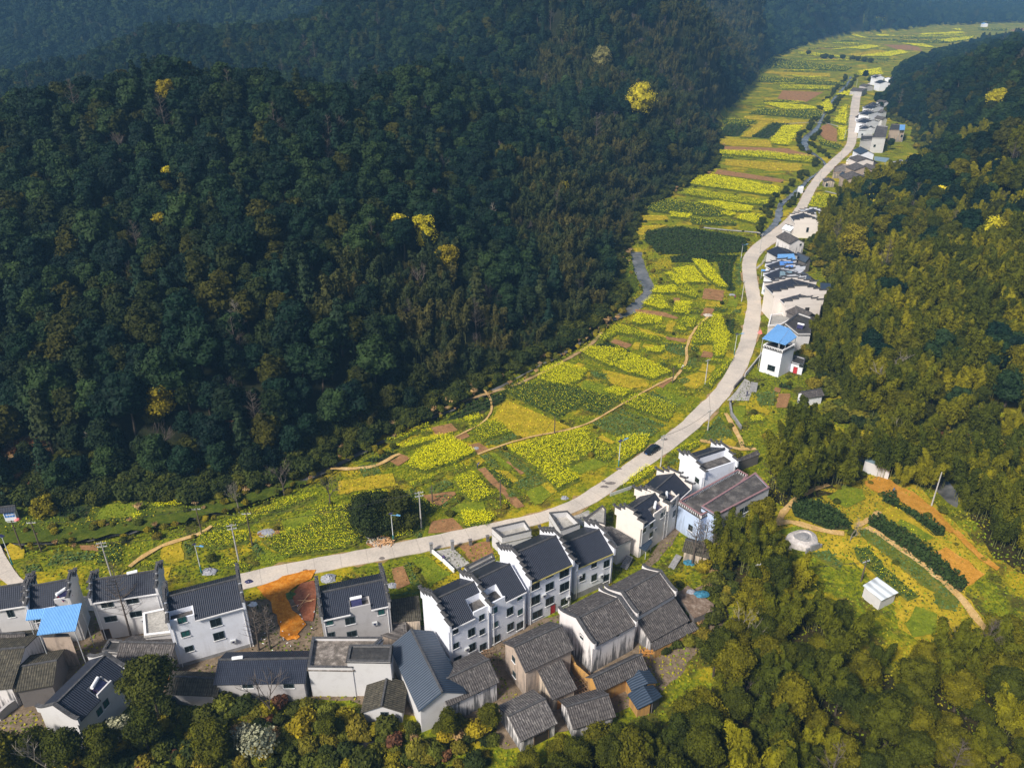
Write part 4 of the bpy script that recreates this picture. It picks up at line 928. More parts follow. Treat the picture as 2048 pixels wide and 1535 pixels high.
path(4, (400,800,520,770,700,830,850,850), 1.5, elev=True); path(4, (460,795,500,700,620,610,760,560), 1.3, elev=True); path(4, (930,805,1010,760,1060,720), 1.2, elev=True); path(4, (985,810,1300,1020,1530,1210,1620,1340,1690,1420), 1.4, elev=True)
path(4, (1500,830,1600,940,1720,1040,1760,1060), 1.6, M_ORCH, elev=True); path(4, (150,140,240,290,250,350), 1.1); path(4, (0,300,100,320,240,355,330,350), 1.2)
path(0, (1960,885,2100,905,2250,930), 3.0, M_RUSTEARTH if 'M_RUSTEARTH' in globals() else M_RED); path(6, (400,1440,560,1480,660,1500,700,1450), 1.5, M_CONC)
path(0, (1215,650,1185,690,1130,722,1050,765,985,785,935,800,880,822,840,842), 1.1, M_VERGE, 'stream_bank')

# small plots filling the open ground, each aligned with the road
rp = random.Random(4242)
_FB = [(min(p[0] for p in P), max(p[0] for p in P), min(p[1] for p in P), max(p[1] for p in P), P) for P in FIELD_POLYS]
REG = [[G0(*p) for p in q] for q in ([(150,1130),(430,1060),(620,985),(760,890),(1000,790),(1180,690),(1260,640),(1330,560),(1480,560),(1480,680),(1400,790),(1280,890),(1130,1000),(860,1060),(480,1130),(250,1180)],
      [(1280,440),(1430,300),(1500,200),(1600,130),(1680,130),(1660,210),(1600,290),(1560,390),(1500,450),(1380,480)], [(1490,790),(1560,760),(1600,760),(1600,830),(1520,850),(1440,880),(1400,880)],[(1380,905),(1450,890),(1500,880),(1510,900),(1440,910)], [(1540,170),(1560,122),(1620,95),(1700,72),(1900,62),(1940,70),(1850,100),(1780,135),(1745,160),(1690,160),(1640,185)])]
ROADP = [tuple(p) for p in ROAD_C[::6]]
cnt = 0
for _ in range(9000):
    if cnt > 330: break
    ri = rp.choices((0, 1, 2, 3, 4), (7, 4, .8, .3, 2.5))[0]; R0 = REG[ri]; cx0 = rp.uniform(min(p[0] for p in R0), max(p[0] for p in R0)); cy0 = rp.uniform(min(p[1] for p in R0), max(p[1] for p in R0))
    sh = 1.0 if _ < 2500 else .62 if _ < 5000 else .42; a_, b_ = (rp.uniform(2.4, 7.0) * sh, rp.uniform(1.5, 3.6) * sh) if ri not in (1, 4) else (rp.uniform(8, 22) * sh, rp.uniform(1.8, 4.0) * sh) if ri == 1 else (rp.uniform(18, 50) * sh, rp.uniform(4, 10) * sh)
    k = min(range(len(ROADP)), key=lambda i: math.hypot(ROADP[i][0] - cx0, ROADP[i][1] - cy0)); q1 = ROADP[max(0, k - 1)]; q2 = ROADP[min(len(ROADP) - 1, k + 1)]; th = math.atan2(q2[1] - q1[1], q2[0] - q1[0]) + rp.choice((0, math.pi / 2)) + rp.uniform(-.12, .12) if ri not in (1, 4) else rp.uniform(-.12, .02)
    c_0, s_0 = math.cos(th), math.sin(th); tp = [(cx0 + c_0 * u * a_ - s_0 * v * b_, cy0 + s_0 * u * a_ + c_0 * v * b_) for u, v in ((-1, -1), (0, -1), (1, -1), (1, 0), (1, 1), (0, 1), (-1, 1), (-1, 0), (0, 0))]
    xs = np.array([p[0] for p in tp]); ys = np.array([p[1] for p in tp])
    if not inpoly(xs, ys, R0).all() or segdist(xs, ys, ROADP).min() < 4.3 or segdist(xs, ys, STREAM).min() < 3.5 or segdist(xs, ys, BROOK).min() < 4: continue
    if any(inpoly(xs, ys, P).any() or inpoly([p[0] for p in P], [p[1] for p in P], tp[:8]).any() for _a, _b, _c, _d, P in _FB if _a < xs.max() and _b > xs.min() and _c < ys.max() and _d > ys.min()): continue
    cnt += 1; ty = rp.choices(('V', 'g', 'y', 's', 'D', 'r', 'R', 'T'), (2, 3, 3, 2, 2, 3.4, 3.6, .5))[0]
    field(ty, [tp[0], tp[2], tp[4], tp[6]], where='among the small plots', world=True, ang=th); P = [tp[0], tp[2], tp[4], tp[6]]; _FB.append((xs.min(), xs.max(), ys.min(), ys.max(), P))
print('PLOTS', cnt)
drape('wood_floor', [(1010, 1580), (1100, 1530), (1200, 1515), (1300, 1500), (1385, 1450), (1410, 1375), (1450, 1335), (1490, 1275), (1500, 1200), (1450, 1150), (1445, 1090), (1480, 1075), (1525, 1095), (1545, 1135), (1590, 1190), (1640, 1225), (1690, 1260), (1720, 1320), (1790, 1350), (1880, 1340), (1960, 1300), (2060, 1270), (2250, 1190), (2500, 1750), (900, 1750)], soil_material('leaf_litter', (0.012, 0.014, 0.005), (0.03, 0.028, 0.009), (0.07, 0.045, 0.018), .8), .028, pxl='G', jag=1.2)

M_MEAD = soil_material('shaded_meadow_grass', (0.03, 0.048, 0.006), (0.06, 0.085, 0.008), (0.12, 0.13, 0.012), .5)  # shade on the stream bank is mixed into this grass colour; left meadow shares it
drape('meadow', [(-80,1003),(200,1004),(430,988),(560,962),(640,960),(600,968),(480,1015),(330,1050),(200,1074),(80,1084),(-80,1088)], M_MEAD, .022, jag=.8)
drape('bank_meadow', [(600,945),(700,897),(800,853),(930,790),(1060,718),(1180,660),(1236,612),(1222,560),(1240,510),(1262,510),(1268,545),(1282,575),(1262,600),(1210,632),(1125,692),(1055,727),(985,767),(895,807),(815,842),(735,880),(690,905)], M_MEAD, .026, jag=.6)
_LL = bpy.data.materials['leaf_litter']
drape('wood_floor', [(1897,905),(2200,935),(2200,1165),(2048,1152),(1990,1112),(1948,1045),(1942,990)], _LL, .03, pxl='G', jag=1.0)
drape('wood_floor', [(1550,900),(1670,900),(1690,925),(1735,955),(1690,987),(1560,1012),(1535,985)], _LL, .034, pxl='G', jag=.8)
# ------------------------------------------------------------------ building materials
def wall_mat(name, c, dirt=(0.35, 0.33, 0.30), amt=.35, streak=0.0, sc_=0.5, base_dark=None):
    m, t, b = mat(name, 0.85, 0.2); tc = t.nodes.new('ShaderNodeTexCoord'); n1 = noise(t, sc_, 5, tc.outputs['Object'], .65)
    col = mixc(t, ramp(t, n1, [(0.5, (0, 0, 0)), (0.8, (amt,) * 3)]), c, dirt)
    if streak:
        mp = t.nodes.new('ShaderNodeMapping'); mp.inputs['Scale'].default_value = (1.9, 1.9, .16); t.links.new(tc.outputs['Object'], mp.inputs[0])
        n2 = noise(t, 1.0, 5, mp.outputs[0], .7); s = t.nodes.new('ShaderNodeSeparateXYZ'); t.links.new(tc.outputs['Object'], s.inputs[0])
        mr = t.nodes.new('ShaderNodeMapRange'); mr.inputs['From Min'].default_value = 0.0; mr.inputs['From Max'].default_value = 6.5; mr.inputs['To Min'].default_value = .17; mr.inputs['To Max'].default_value = -.12
        t.links.new(s.outputs[2], mr.inputs[0]); ad = t.nodes.new('ShaderNodeMath'); ad.operation = 'ADD'; t.links.new(n2, ad.inputs[0]); t.links.new(mr.outputs[0], ad.inputs[1])
        k = ramp(t, ad.outputs[0], [(0.52, (0, 0, 0)), (0.66, (streak,) * 3)]); col = mixc(t, k, col, (0.075, 0.08, 0.09))
    t.links.new(col, b.inputs['Base Color']); bump(t, b, noise(t, 6, 3, tc.outputs['Object']), .25, .02); return m
def tile_mat(name, c1, c2, speck=None, period=.32, rough=.5, rows=.5, spec=.35, blot=None):
    m, t, b = mat(name, rough, spec); uv = t.nodes.new('ShaderNodeUVMap'); s = t.nodes.new('ShaderNodeSeparateXYZ'); t.links.new(uv.outputs[0], s.inputs[0])
    def wave(o, per):
        q = t.nodes.new('ShaderNodeMath'); q.operation = 'MULTIPLY'; q.inputs[1].default_value = 6.28318 / per; t.links.new(o, q.inputs[0])
        r = t.nodes.new('ShaderNodeMath'); r.operation = 'SINE'; t.links.new(q.outputs[0], r.inputs[0])
        mr = t.nodes.new('ShaderNodeMapRange'); mr.inputs['From Min'].default_value = -1; t.links.new(r.outputs[0], mr.inputs[0]); return mr.outputs[0]
    w1 = wave(s.outputs[0], period); w2 = wave(s.outputs[1], rows)
    n1 = noise(t, .9, 6, uv.outputs[0], .7); base = ramp(t, n1, [(0.3, c1), (0.7, c2)])
    base = mixc(t, 1.0, base, ramp(t, w1, [(0.0, (.62, .62, .62)), (1.0, (1.2, 1.2, 1.2))]), 'MULTIPLY')
    base = mixc(t, 1.0, base, ramp(t, w2, [(0.0, (.80, .80, .80)), (.35, (1.06, 1.06, 1.06))]), 'MULTIPLY')
    if speck:
        mp = t.nodes.new('ShaderNodeMapping'); mp.inputs['Scale'].default_value = (3.2, 1.1, 1); t.links.new(uv.outputs[0], mp.inputs[0])
        n2 = noise(t, 1.0, 6, mp.outputs[0], .8); n3 = noise(t, .22, 3, uv.outputs[0])
        k = mixc(t, 1.0, ramp(t, n2, [(0.50, (0, 0, 0)), (0.64, (.85,) * 3)]), ramp(t, n3, [(0.35, (.25,) * 3), (0.62, (1,) * 3)]), 'MULTIPLY'); base = mixc(t, k, base, speck)
    if blot:
        base = mixc(t, ramp(t, noise(t, .35, 5, uv.outputs[0], .7), [(0.55, (0, 0, 0)), (0.68, (.6,) * 3)]), base, blot)
    t.links.new(base, b.inputs['Base Color']); bump(t, b, w1, .8, .07); return m
W_WHITE = wall_mat('white_plaster', (0.74, 0.77, 0.86), amt=.28, streak=.10)
W_CREAM = wall_mat('cream_plaster', (0.72, 0.67, 0.64), (0.42, 0.36, 0.32), .3)
W_GREY = wall_mat('grey_render', (0.42, 0.41, 0.42), (0.22, 0.20, 0.19), .5)
W_PALEG = wall_mat('pale_grey_render', (0.56, 0.56, 0.58), (0.33, 0.31, 0.31), .4)
W_OLD = wall_mat('stained_lime_wash', (0.70, 0.68, 0.70), (0.36, 0.33, 0.30), .5, .9)
W_OLDC = wall_mat('old_cream_wall', (0.56, 0.47, 0.38), (0.28, 0.22, 0.17), .6, .7)
W_STONE = wall_mat('old_stone_wall', (0.42, 0.34, 0.28), (0.20, 0.16, 0.13), .8, .5, 1.4)
W_EARTH = wall_mat('ochre_earth_wall', (0.48, 0.27, 0.08), (0.26, 0.15, 0.06), .6, .3)
W_BLUE = wall_mat('blue_washed_wall', (0.45, 0.56, 0.78), (0.40, 0.42, 0.50), .4, .35)
W_DARK = wall_mat('dark_masonry', (0.14, 0.13, 0.13), (0.07, 0.06, 0.06), .6)
T_NEW = tile_mat('slate_blue_tile', (0.020, 0.025, 0.042), (0.030, 0.037, 0.058), None, .30, .5, .36, .2)
T_OLD = tile_mat('old_grey_tile', (0.055, 0.05, 0.052), (0.10, 0.092, 0.09), (0.30, 0.28, 0.27), .36, .85, .7, .15)
T_OLDP = tile_mat('pale_speckled_tile', (0.07, 0.065, 0.065), (0.13, 0.12, 0.12), (0.42, 0.40, 0.38), .36, .85, .7, .15)
T_MOSS = tile_mat('mossy_old_tile', (0.045, 0.042, 0.034), (0.08, 0.074, 0.06), (0.20, 0.18, 0.13), .36, .9, .7, .1)
T_STEEL = tile_mat('blue_steel_sheet', (0.028, 0.045, 0.075), (0.038, 0.058, 0.092), None, .4, .45, 90.0, .4)
T_SKY = tile_mat('sky_blue_sheet', (0.15, 0.37, 0.76), (0.19, 0.43, 0.82), None, .23, .5, 90.0, .3)
T_DBLUE = tile_mat('bright_blue_sheet', (0.08, 0.22, 0.60), (0.11, 0.27, 0.66), None, .5, .5, 90.0, .3)
T_GREYS = tile_mat('grey_blue_sheet', (0.16, 0.24, 0.30), (0.20, 0.29, 0.35), None, .5, .5, 90.0, .3)
T_WHITE = tile_mat('white_sheet', (0.60, 0.66, 0.72), (0.68, 0.73, 0.78), None, 1.7, .5, 5.0, .3)
T_YEL = tile_mat('yellow_sheet', (0.35, 0.31, 0.08), (0.42, 0.37, 0.12), None, .5, .6, 90.0, .2)
M_CAP = simple('dark_coping_tile', (0.07, 0.07, 0.075), .8, .45, 2.5)
M_CAPE = simple('pale_coping_end', (0.34, 0.34, 0.36), .8, .2, 3)
M_FLAT = soil_material('grey_roof_deck', (0.045, 0.042, 0.042), (0.085, 0.08, 0.08), (0.20, 0.185, 0.175), .5)
M_FLATD = soil_material('dark_roof_deck', (0.035, 0.035, 0.038), (0.05, 0.05, 0.052), (0.09, 0.085, 0.08), .4)
M_FLATP = soil_material('patchy_roof_deck', (0.07, 0.065, 0.06), (0.16, 0.14, 0.125), (0.42, 0.38, 0.35), .9)
M_RUBBLE = soil_material('rubble_deck', (0.10, 0.075, 0.055), (0.17, 0.12, 0.09), (0.33, 0.27, 0.22), 1.2)
M_FRAME = simple('dark_window_frame', (0.06, 0.085, 0.095), .5, .1, 1)
M_FRAMEW = simple('white_window_frame', (0.6, 0.6, 0.6), .6, .1, 1)
M_GLASS = bpy.data.materials.new('window_glass'); M_GLASS.use_nodes = True; _b = M_GLASS.node_tree.nodes['Principled BSDF']
_b.inputs['Base Color'].default_value = (0.012, 0.018, 0.02, 1); _b.inputs['Roughness'].default_value = .12
M_GGREEN = simple('green_glass', (0.02, 0.09, 0.085), .15, .3, 1, .5)
M_TRIM = simple('white_trim', (0.74, 0.74, 0.76), .7, .06, 2)
M_PLINTH = simple('grey_plinth', (0.24, 0.24, 0.25), .9, .25, 1.5)
M_RED = simple('red_paper', (0.42, 0.03, 0.04), .7, .2, 3)
M_REDE = M_RED
M_WOOD = simple('weathered_wood', (0.20, 0.13, 0.08), .85, .35, 4)
M_WOODO = simple('orange_wood', (0.42, 0.20, 0.05), .8, .3, 3)
M_PINK = simple('pink_trim', (0.26, 0.15, 0.16), .7, .15, 2)
M_METAL = simple('galvanised_metal', (0.48, 0.50, 0.52), .45, .1, 2, .5)
M_TANK = simple('white_tank', (0.82, 0.84, 0.88), .35, .05, 2, .5)
M_PANEL = simple('dark_collector', (0.03, 0.03, 0.09), .25, .3, 3, .6)
M_MOSSY = soil_material('mossy_gutter', (0.30, 0.30, 0.16), (0.42, 0.36, 0.10), (0.55, 0.50, 0.36), 1.2)

_win = {}
def window(parent, x, y, z, w_, h_, face='front', kind='window', tint=None):
    """a window standing in a wall plane; face gives the outward side"""
    fm = M_FRAME; gm = tint or M_GLASS
    key = (round(w_, 1), round(h_, 1), kind, gm.name)
    if key not in _win:
        a, b_, t_ = key[0] / 2, key[1] / 2, .09
        mb = MB()
        if kind == 'door':
            mb.box(-a, -a + t_, -.05, .05, -b_, b_); mb.box(a - t_, a, -.05, .05, -b_, b_); mb.box(-a + t_, a - t_, -.05, .05, b_ - t_, b_); fr = mb.mesh('door_frame', [M_WOOD])
            mb = MB(); mb.box(-a + t_, a - t_, -.02, .02, -b_, b_ - t_); gl = mb.mesh('door_leaf', [gm if tint else M_DOOR])
        else:
            mb.box(-a, a, -.06, .05, b_ - t_, b_); mb.box(-a, a, -.06, .05, -b_, -b_ + t_); mb.box(-a, -a + t_, -.06, .05, -b_ + t_, b_ - t_); mb.box(a - t_, a, -.06, .05, -b_ + t_, b_ - t_)
            mb.box(-.03, .03, -.055, .05, -b_ + t_, b_ - t_)
            fr = mb.mesh('window_frame', [fm]); mb = MB(); mb.box(-a + t_, a - t_, -.025, .03, -b_ + t_, b_ - t_); gl = mb.mesh('pane', [gm])
            mb = MB(); mb.box(-a - .1, a + .1, -.14, .03, -b_ - .1, -b_); _win[key + ('s',)] = mb.mesh('sill', [M_TRIM])
        _win[key] = (fr, gl)
    fr, gl = _win[key]; o = link(kind, fr, parent); o.location = (x, y, z)
    o.rotation_euler = (0, 0, {'front': 0, 'right': math.pi / 2, 'left': -math.pi / 2, 'back': math.pi}[face])
    link('pane' if kind == 'window' else 'door_leaf', gl, o)
    if kind == 'window': link('sill', _win[key + ('s',)], o)
    return o
M_DOOR = simple('dark_door', (0.035, 0.025, 0.022), .6, .3, 2)

def plane_hit(px, py, o, rz, axis, c):
    """local coordinates where the view ray through a pixel meets the vertical plane axis=c of a house frame"""
    d = ray(px, py); cs, sn = math.cos(-rz), math.sin(-rz)
    def loc(v): return (v[0] * cs - v[1] * sn, v[0] * sn + v[1] * cs, v[2])
    P = loc((-o[0], -o[1], CAM_H)); D = loc(d); k = 0 if axis == 'x' else 1
    t = (c - P[k]) / D[k]; return (P[0] + D[0] * t, P[1] + D[1] * t, P[2] + D[2] * t)

HOUSES = {}
def house(label, fr, A, B, h, ridge=None, back=None, D=None, rise=2.0, gable='step', wall=W_WHITE, tile=T_NEW, wins=(), doors=(), lwins=(), rwins=(), notch=None, steps=3,
          group=None, name='house', gfront=None, over=.35, plinth=0.0, eave=M_TRIM, lift=.75, par=True, z0=-.4, pipes=True, cat='house', eave_strip=None, key=None, wsize=(1.25, 1.5), lr=(1, 1)):
    a = Vector(G0(*Z(fr, *A), h)); b = Vector(G0(*Z(fr, *B), h))
    if gfront:                                   # A-B is the gable facing us, the ridge runs away by gfront metres
        e = (b - a).normalized(); n = Vector((-e.y, e.x)); D = (b - a).length; a, b = a + n * gfront, a
    e = (b - a); W = e.length; e.normalize(); n = Vector((-e.y, e.x)); rz = math.atan2(e.y, e.x)
    rf = .5
    if ridge and not gfront:
        r = Vector(G0(*Z(fr, *ridge), h + rise)); d = (r - a).dot(n)
        if back:
            bk = Vector(G0(*Z(fr, *back), h)); D = (bk - a).dot(n); rf = min(.7, max(.3, d / D))
        else: D = 2 * d
    elif back and not gfront: D = (Vector(G0(*Z(fr, *back), h)) - a).dot(n)
    root = empty(name, (a.x, a.y, 0), rz, label, cat, group)
    yr = D * rf; zr = h + rise; E = over
    # walls
    mb = MB(); mb.box(0, W, 0, D, z0, h - .02)
    for x0, x1 in ((.0, .22), (W - .22, W)): mb.prism([(0, h - .02), (D, h - .02), (yr, zr - .08)], 'x', x0, x1)
    link('wall', mb.mesh('wall', [wall]), root)
    if plinth:
        mb = MB(); mb.box(-.04, W + .04, -.04, D + .04, z0, plinth); link('plinth', mb.mesh('plinth', [M_PLINTH]), root)
    # roof slopes
    sx = 0.02 if gable in ('step', 'curve') else E
    x0, x1 = (-sx if gable == 'plain' else .2), (W + sx if gable == 'plain' else W - .2)
    sf = rise / yr; sb = rise / (D - yr); Lf = math.hypot(yr + E, (yr + E) * sf); Lb = math.hypot(D - yr + E, (D - yr + E) * sb)
    def zf(y): return h + y * sf + .06
    mb = MB()
    def fslab(u0, u1, y0, y1):
        k = math.hypot(1, sf); v0 = (y0 + E) * k; v1 = (y1 + E) * k
        P = [(u0, y0, zf(y0)), (u1, y0, zf(y0)), (u1, y1, zf(y1)), (u0, y1, zf(y1))]
        mb.face(P, 0, [(u0, v0), (u1, v0), (u1, v1), (u0, v1)])
        Q = [(p[0], p[1], p[2] - .16) for p in P]; mb.face(Q[::-1], 0)
        for i in range(4):
            j = (i + 1) % 4; mb.face([Q[i], Q[j], P[j], P[i]], 0, [(0, 0), (.1, 0), (.1, .1), (0, .1)])
    nt_ = None
    if notch:
        u0, u1, v = notch[:3]; nx0, nx1, ny = max(x0, W * u0), min(x1, W * u1), yr * v; nt_ = (nx0, nx1, ny)
        if nx0 > x0 + .05: fslab(x0, nx0, -E, ny)
        if nx1 < x1 - .05: fslab(nx1, x1, -E, ny)
        fslab(x0, x1, ny, yr)
        tb = MB(); tb.box(nx0, nx1, .28, ny, h - .02, h + .06, 1); tb.box(nx0, nx1, 0.0, .25, h - .02, h + .75); tb.box(nx0, nx1, ny, ny + .16, h - .02, zf(ny) - .17)
        for xx in ((nx0, nx0 + .16), (nx1 - .16, nx1)): tb.prism([(.25, h - .02), (ny, h - .02), (ny, zf(ny) - .17), (.25, zf(.25) - .17)], 'x', *xx)
        link('roof_terrace', tb.mesh('roof_terrace', [wall, M_FLAT]), root)
    else: fslab(x0, x1, -E, yr)
    yb = D + E
    def zb(y): return h + (D - y) * sb + .06
    P = [(x1, yb, zb(yb)), (x0, yb, zb(yb)), (x0, yr, zb(yr)), (x1, yr, zb(yr))]
    mb.face(P, 0, [(0, 0), (x1 - x0, 0), (x1 - x0, Lb), (0, Lb)]); Q = [(p[0], p[1], p[2] - .16) for p in P]; mb.face(Q[::-1], 0)
    for i in range(4):
        j = (i + 1) % 4; mb.face([Q[i], Q[j], P[j], P[i]], 0, [(0, 0), (.1, 0), (.1, .1), (0, .1)])
    ro = link('roof', mb.mesh('roof', [tile]), root)
    mb = MB(); mb.box(x0, x1, yr - .14, yr + .14, zr - .02, zr + .20); link('ridge', mb.mesh('ridge', [M_CAP]), root)
    if eave:
        ex0, ex1 = x0, x1; mb = MB(); segs = [(ex0, ex1)]
        if nt_: segs = [s for s in ((ex0, nt_[0]), (nt_[1], ex1)) if s[1] - s[0] > .3]
        for s in segs: mb.box(s[0], s[1], -E - .12, -E + .03, zf(-E) - .24, zf(-E) - .03)
        if segs: link('gutter', mb.mesh('gutter', [eave_strip or eave]), root)
    # gable parapets
    def gable_wall(side):
        xo0, xo1 = (-.05, .30) if side == 0 else (W - .30, W + .05)
        g = MB(); c = MB()
        if gable == 'step':
            ns = steps; tops = []
            for sgn in (0, 1):
                for i in range(ns):
                    if sgn == 0: y0, y1 = (-E - .15 if i == 0 else yr * i / ns), yr * (i + 1) / ns; zt = h + rise * (i + 1) / ns + lift - .25
                    else: y0, y1 = yr + (D - yr) * (ns - 1 - i) / ns, (D + E + .15 if i == 0 else yr + (D - yr) * (ns - i) / ns); zt = h + rise * (i + 1) / ns + lift - .25
                    tops.append((y0, y1, zt, sgn))
            tops.sort(); prof = [(tops[0][0], h - .55)]
            for y0, y1, zt, _ in tops: prof += [(y0, zt), (y1, zt)]
            prof += [(tops[-1][1], h - .55)]; g.prism(prof, 'x', xo0, xo1)
            for y0, y1, zt, sgn in tops:
                ya, yb_ = (y0 - .28, y1 + .02) if sgn == 0 else (y0 - .02, y1 + .28)
                c.box(xo0 - .14, xo1 + .14, ya, yb_, zt + .002, zt + .11); c.box((xo0 + xo1) / 2 - .12, (xo0 + xo1) / 2 + .12, ya, yb_, zt + .11, zt + .26)
                yt = ya if sgn == 0 else yb_; c.box(xo0 - .10, xo1 + .10, yt - .02 if sgn else yt - .10, yt + .10 if sgn else yt + .02, zt + .112, zt + .36, 1); c.box(xo0 - .145, xo1 + .145, yt - .04 if sgn else yt - .34, yt + .34 if sgn else yt + .04, zt + .27, zt + .37)
        else:
            prof = [(-E - .1, h - .5)]; m_ = 7; up = []
            for i in range(m_ * 2 + 1):
                t = i / (2 * m_); y = -E - .1 + (D + 2 * E + .2) * t; q = 1 - abs(y - yr) / ((yr + E + .1) if y < yr else (D - yr + E + .1))
                z = h + rise * (max(0, q) ** 1.25) + lift * .5 + .35 * max(0, 1 - q * 5); up.append((y, z))
            prof += up + [(D + E + .1, h - .5)]; g.prism(prof, 'x', xo0, xo1)
            for p, q in zip(up[:-1], up[1:]):
                P_ = [(xo0 - .12, p[0], p[1]), (xo1 + .12, p[0], p[1]), (xo1 + .12, q[0], q[1]), (xo0 - .12, q[0], q[1])]
                c.hexa(P_ + [(v[0], v[1], v[2] + .16) for v in P_])
        go = link('gable_wall', g.mesh('gable_wall', [wall if gable != 'plain' else wall]), root); link('coping', c.mesh('coping', [M_CAP, M_CAPE]), go)
    if gable in ('step', 'curve'):
        if lr[0]: gable_wall(0)
        if lr[1]: gable_wall(1)
    if pipes and gable == 'step':
        for xx in (.45, W - .45):
            mb = MB(); mb.cyl((xx, -.1, 0), (xx, -.1, h - .1), .06, .06, 6); link('downpipe', mb.mesh('downpipe', [M_TRIM]), root)
    o3 = (a.x, a.y)
    def put(lst, face, kind):
        for q in lst:
            sz = q[2:4] if len(q) >= 4 else (wsize if kind == 'window' else (1.1, 2.1)); px, py = Z(fr, q[0], q[1])
            if face == 'front': L = plane_hit(px, py, o3, rz, 'y', 0); x, y = L[0], -.01
            elif face == 'right': L = plane_hit(px, py, o3, rz, 'x', W); x, y = W + .01, L[1]
            else: L = plane_hit(px, py, o3, rz, 'x', 0); x, y = -.01, L[1]
            z = L[2] if kind == 'window' else sz[1] / 2 + .02
            if face == 'front' and not (sz[0] * .5 < x < W - sz[0] * .5): x = min(max(x, sz[0] * .6), W - sz[0] * .6)
            if face != 'front' and not (sz[0] * .5 < y < D - sz[0] * .5): y = min(max(y, sz[0] * .6), D - sz[0] * .6)
            window(root, x, y, max(z, sz[1] / 2 + .1), sz[0], sz[1], face, kind, q[4] if len(q) > 4 else None)
    put(wins, 'front', 'window'); put(doors, 'front', 'door'); put(lwins, 'left', 'window'); put(rwins, 'right', 'window')
    HOUSES[key or label] = dict(root=root, W=W, D=D, h=h, rz=rz, yr=yr, zr=zr, notch=nt_, a=a)
    return root
def to_world(hs, x, y, z):
    c, s = math.cos(hs['rz']), math.sin(hs['rz']); return (hs['a'].x + x * c - y * s, hs['a'].y + x * s + y * c, z)

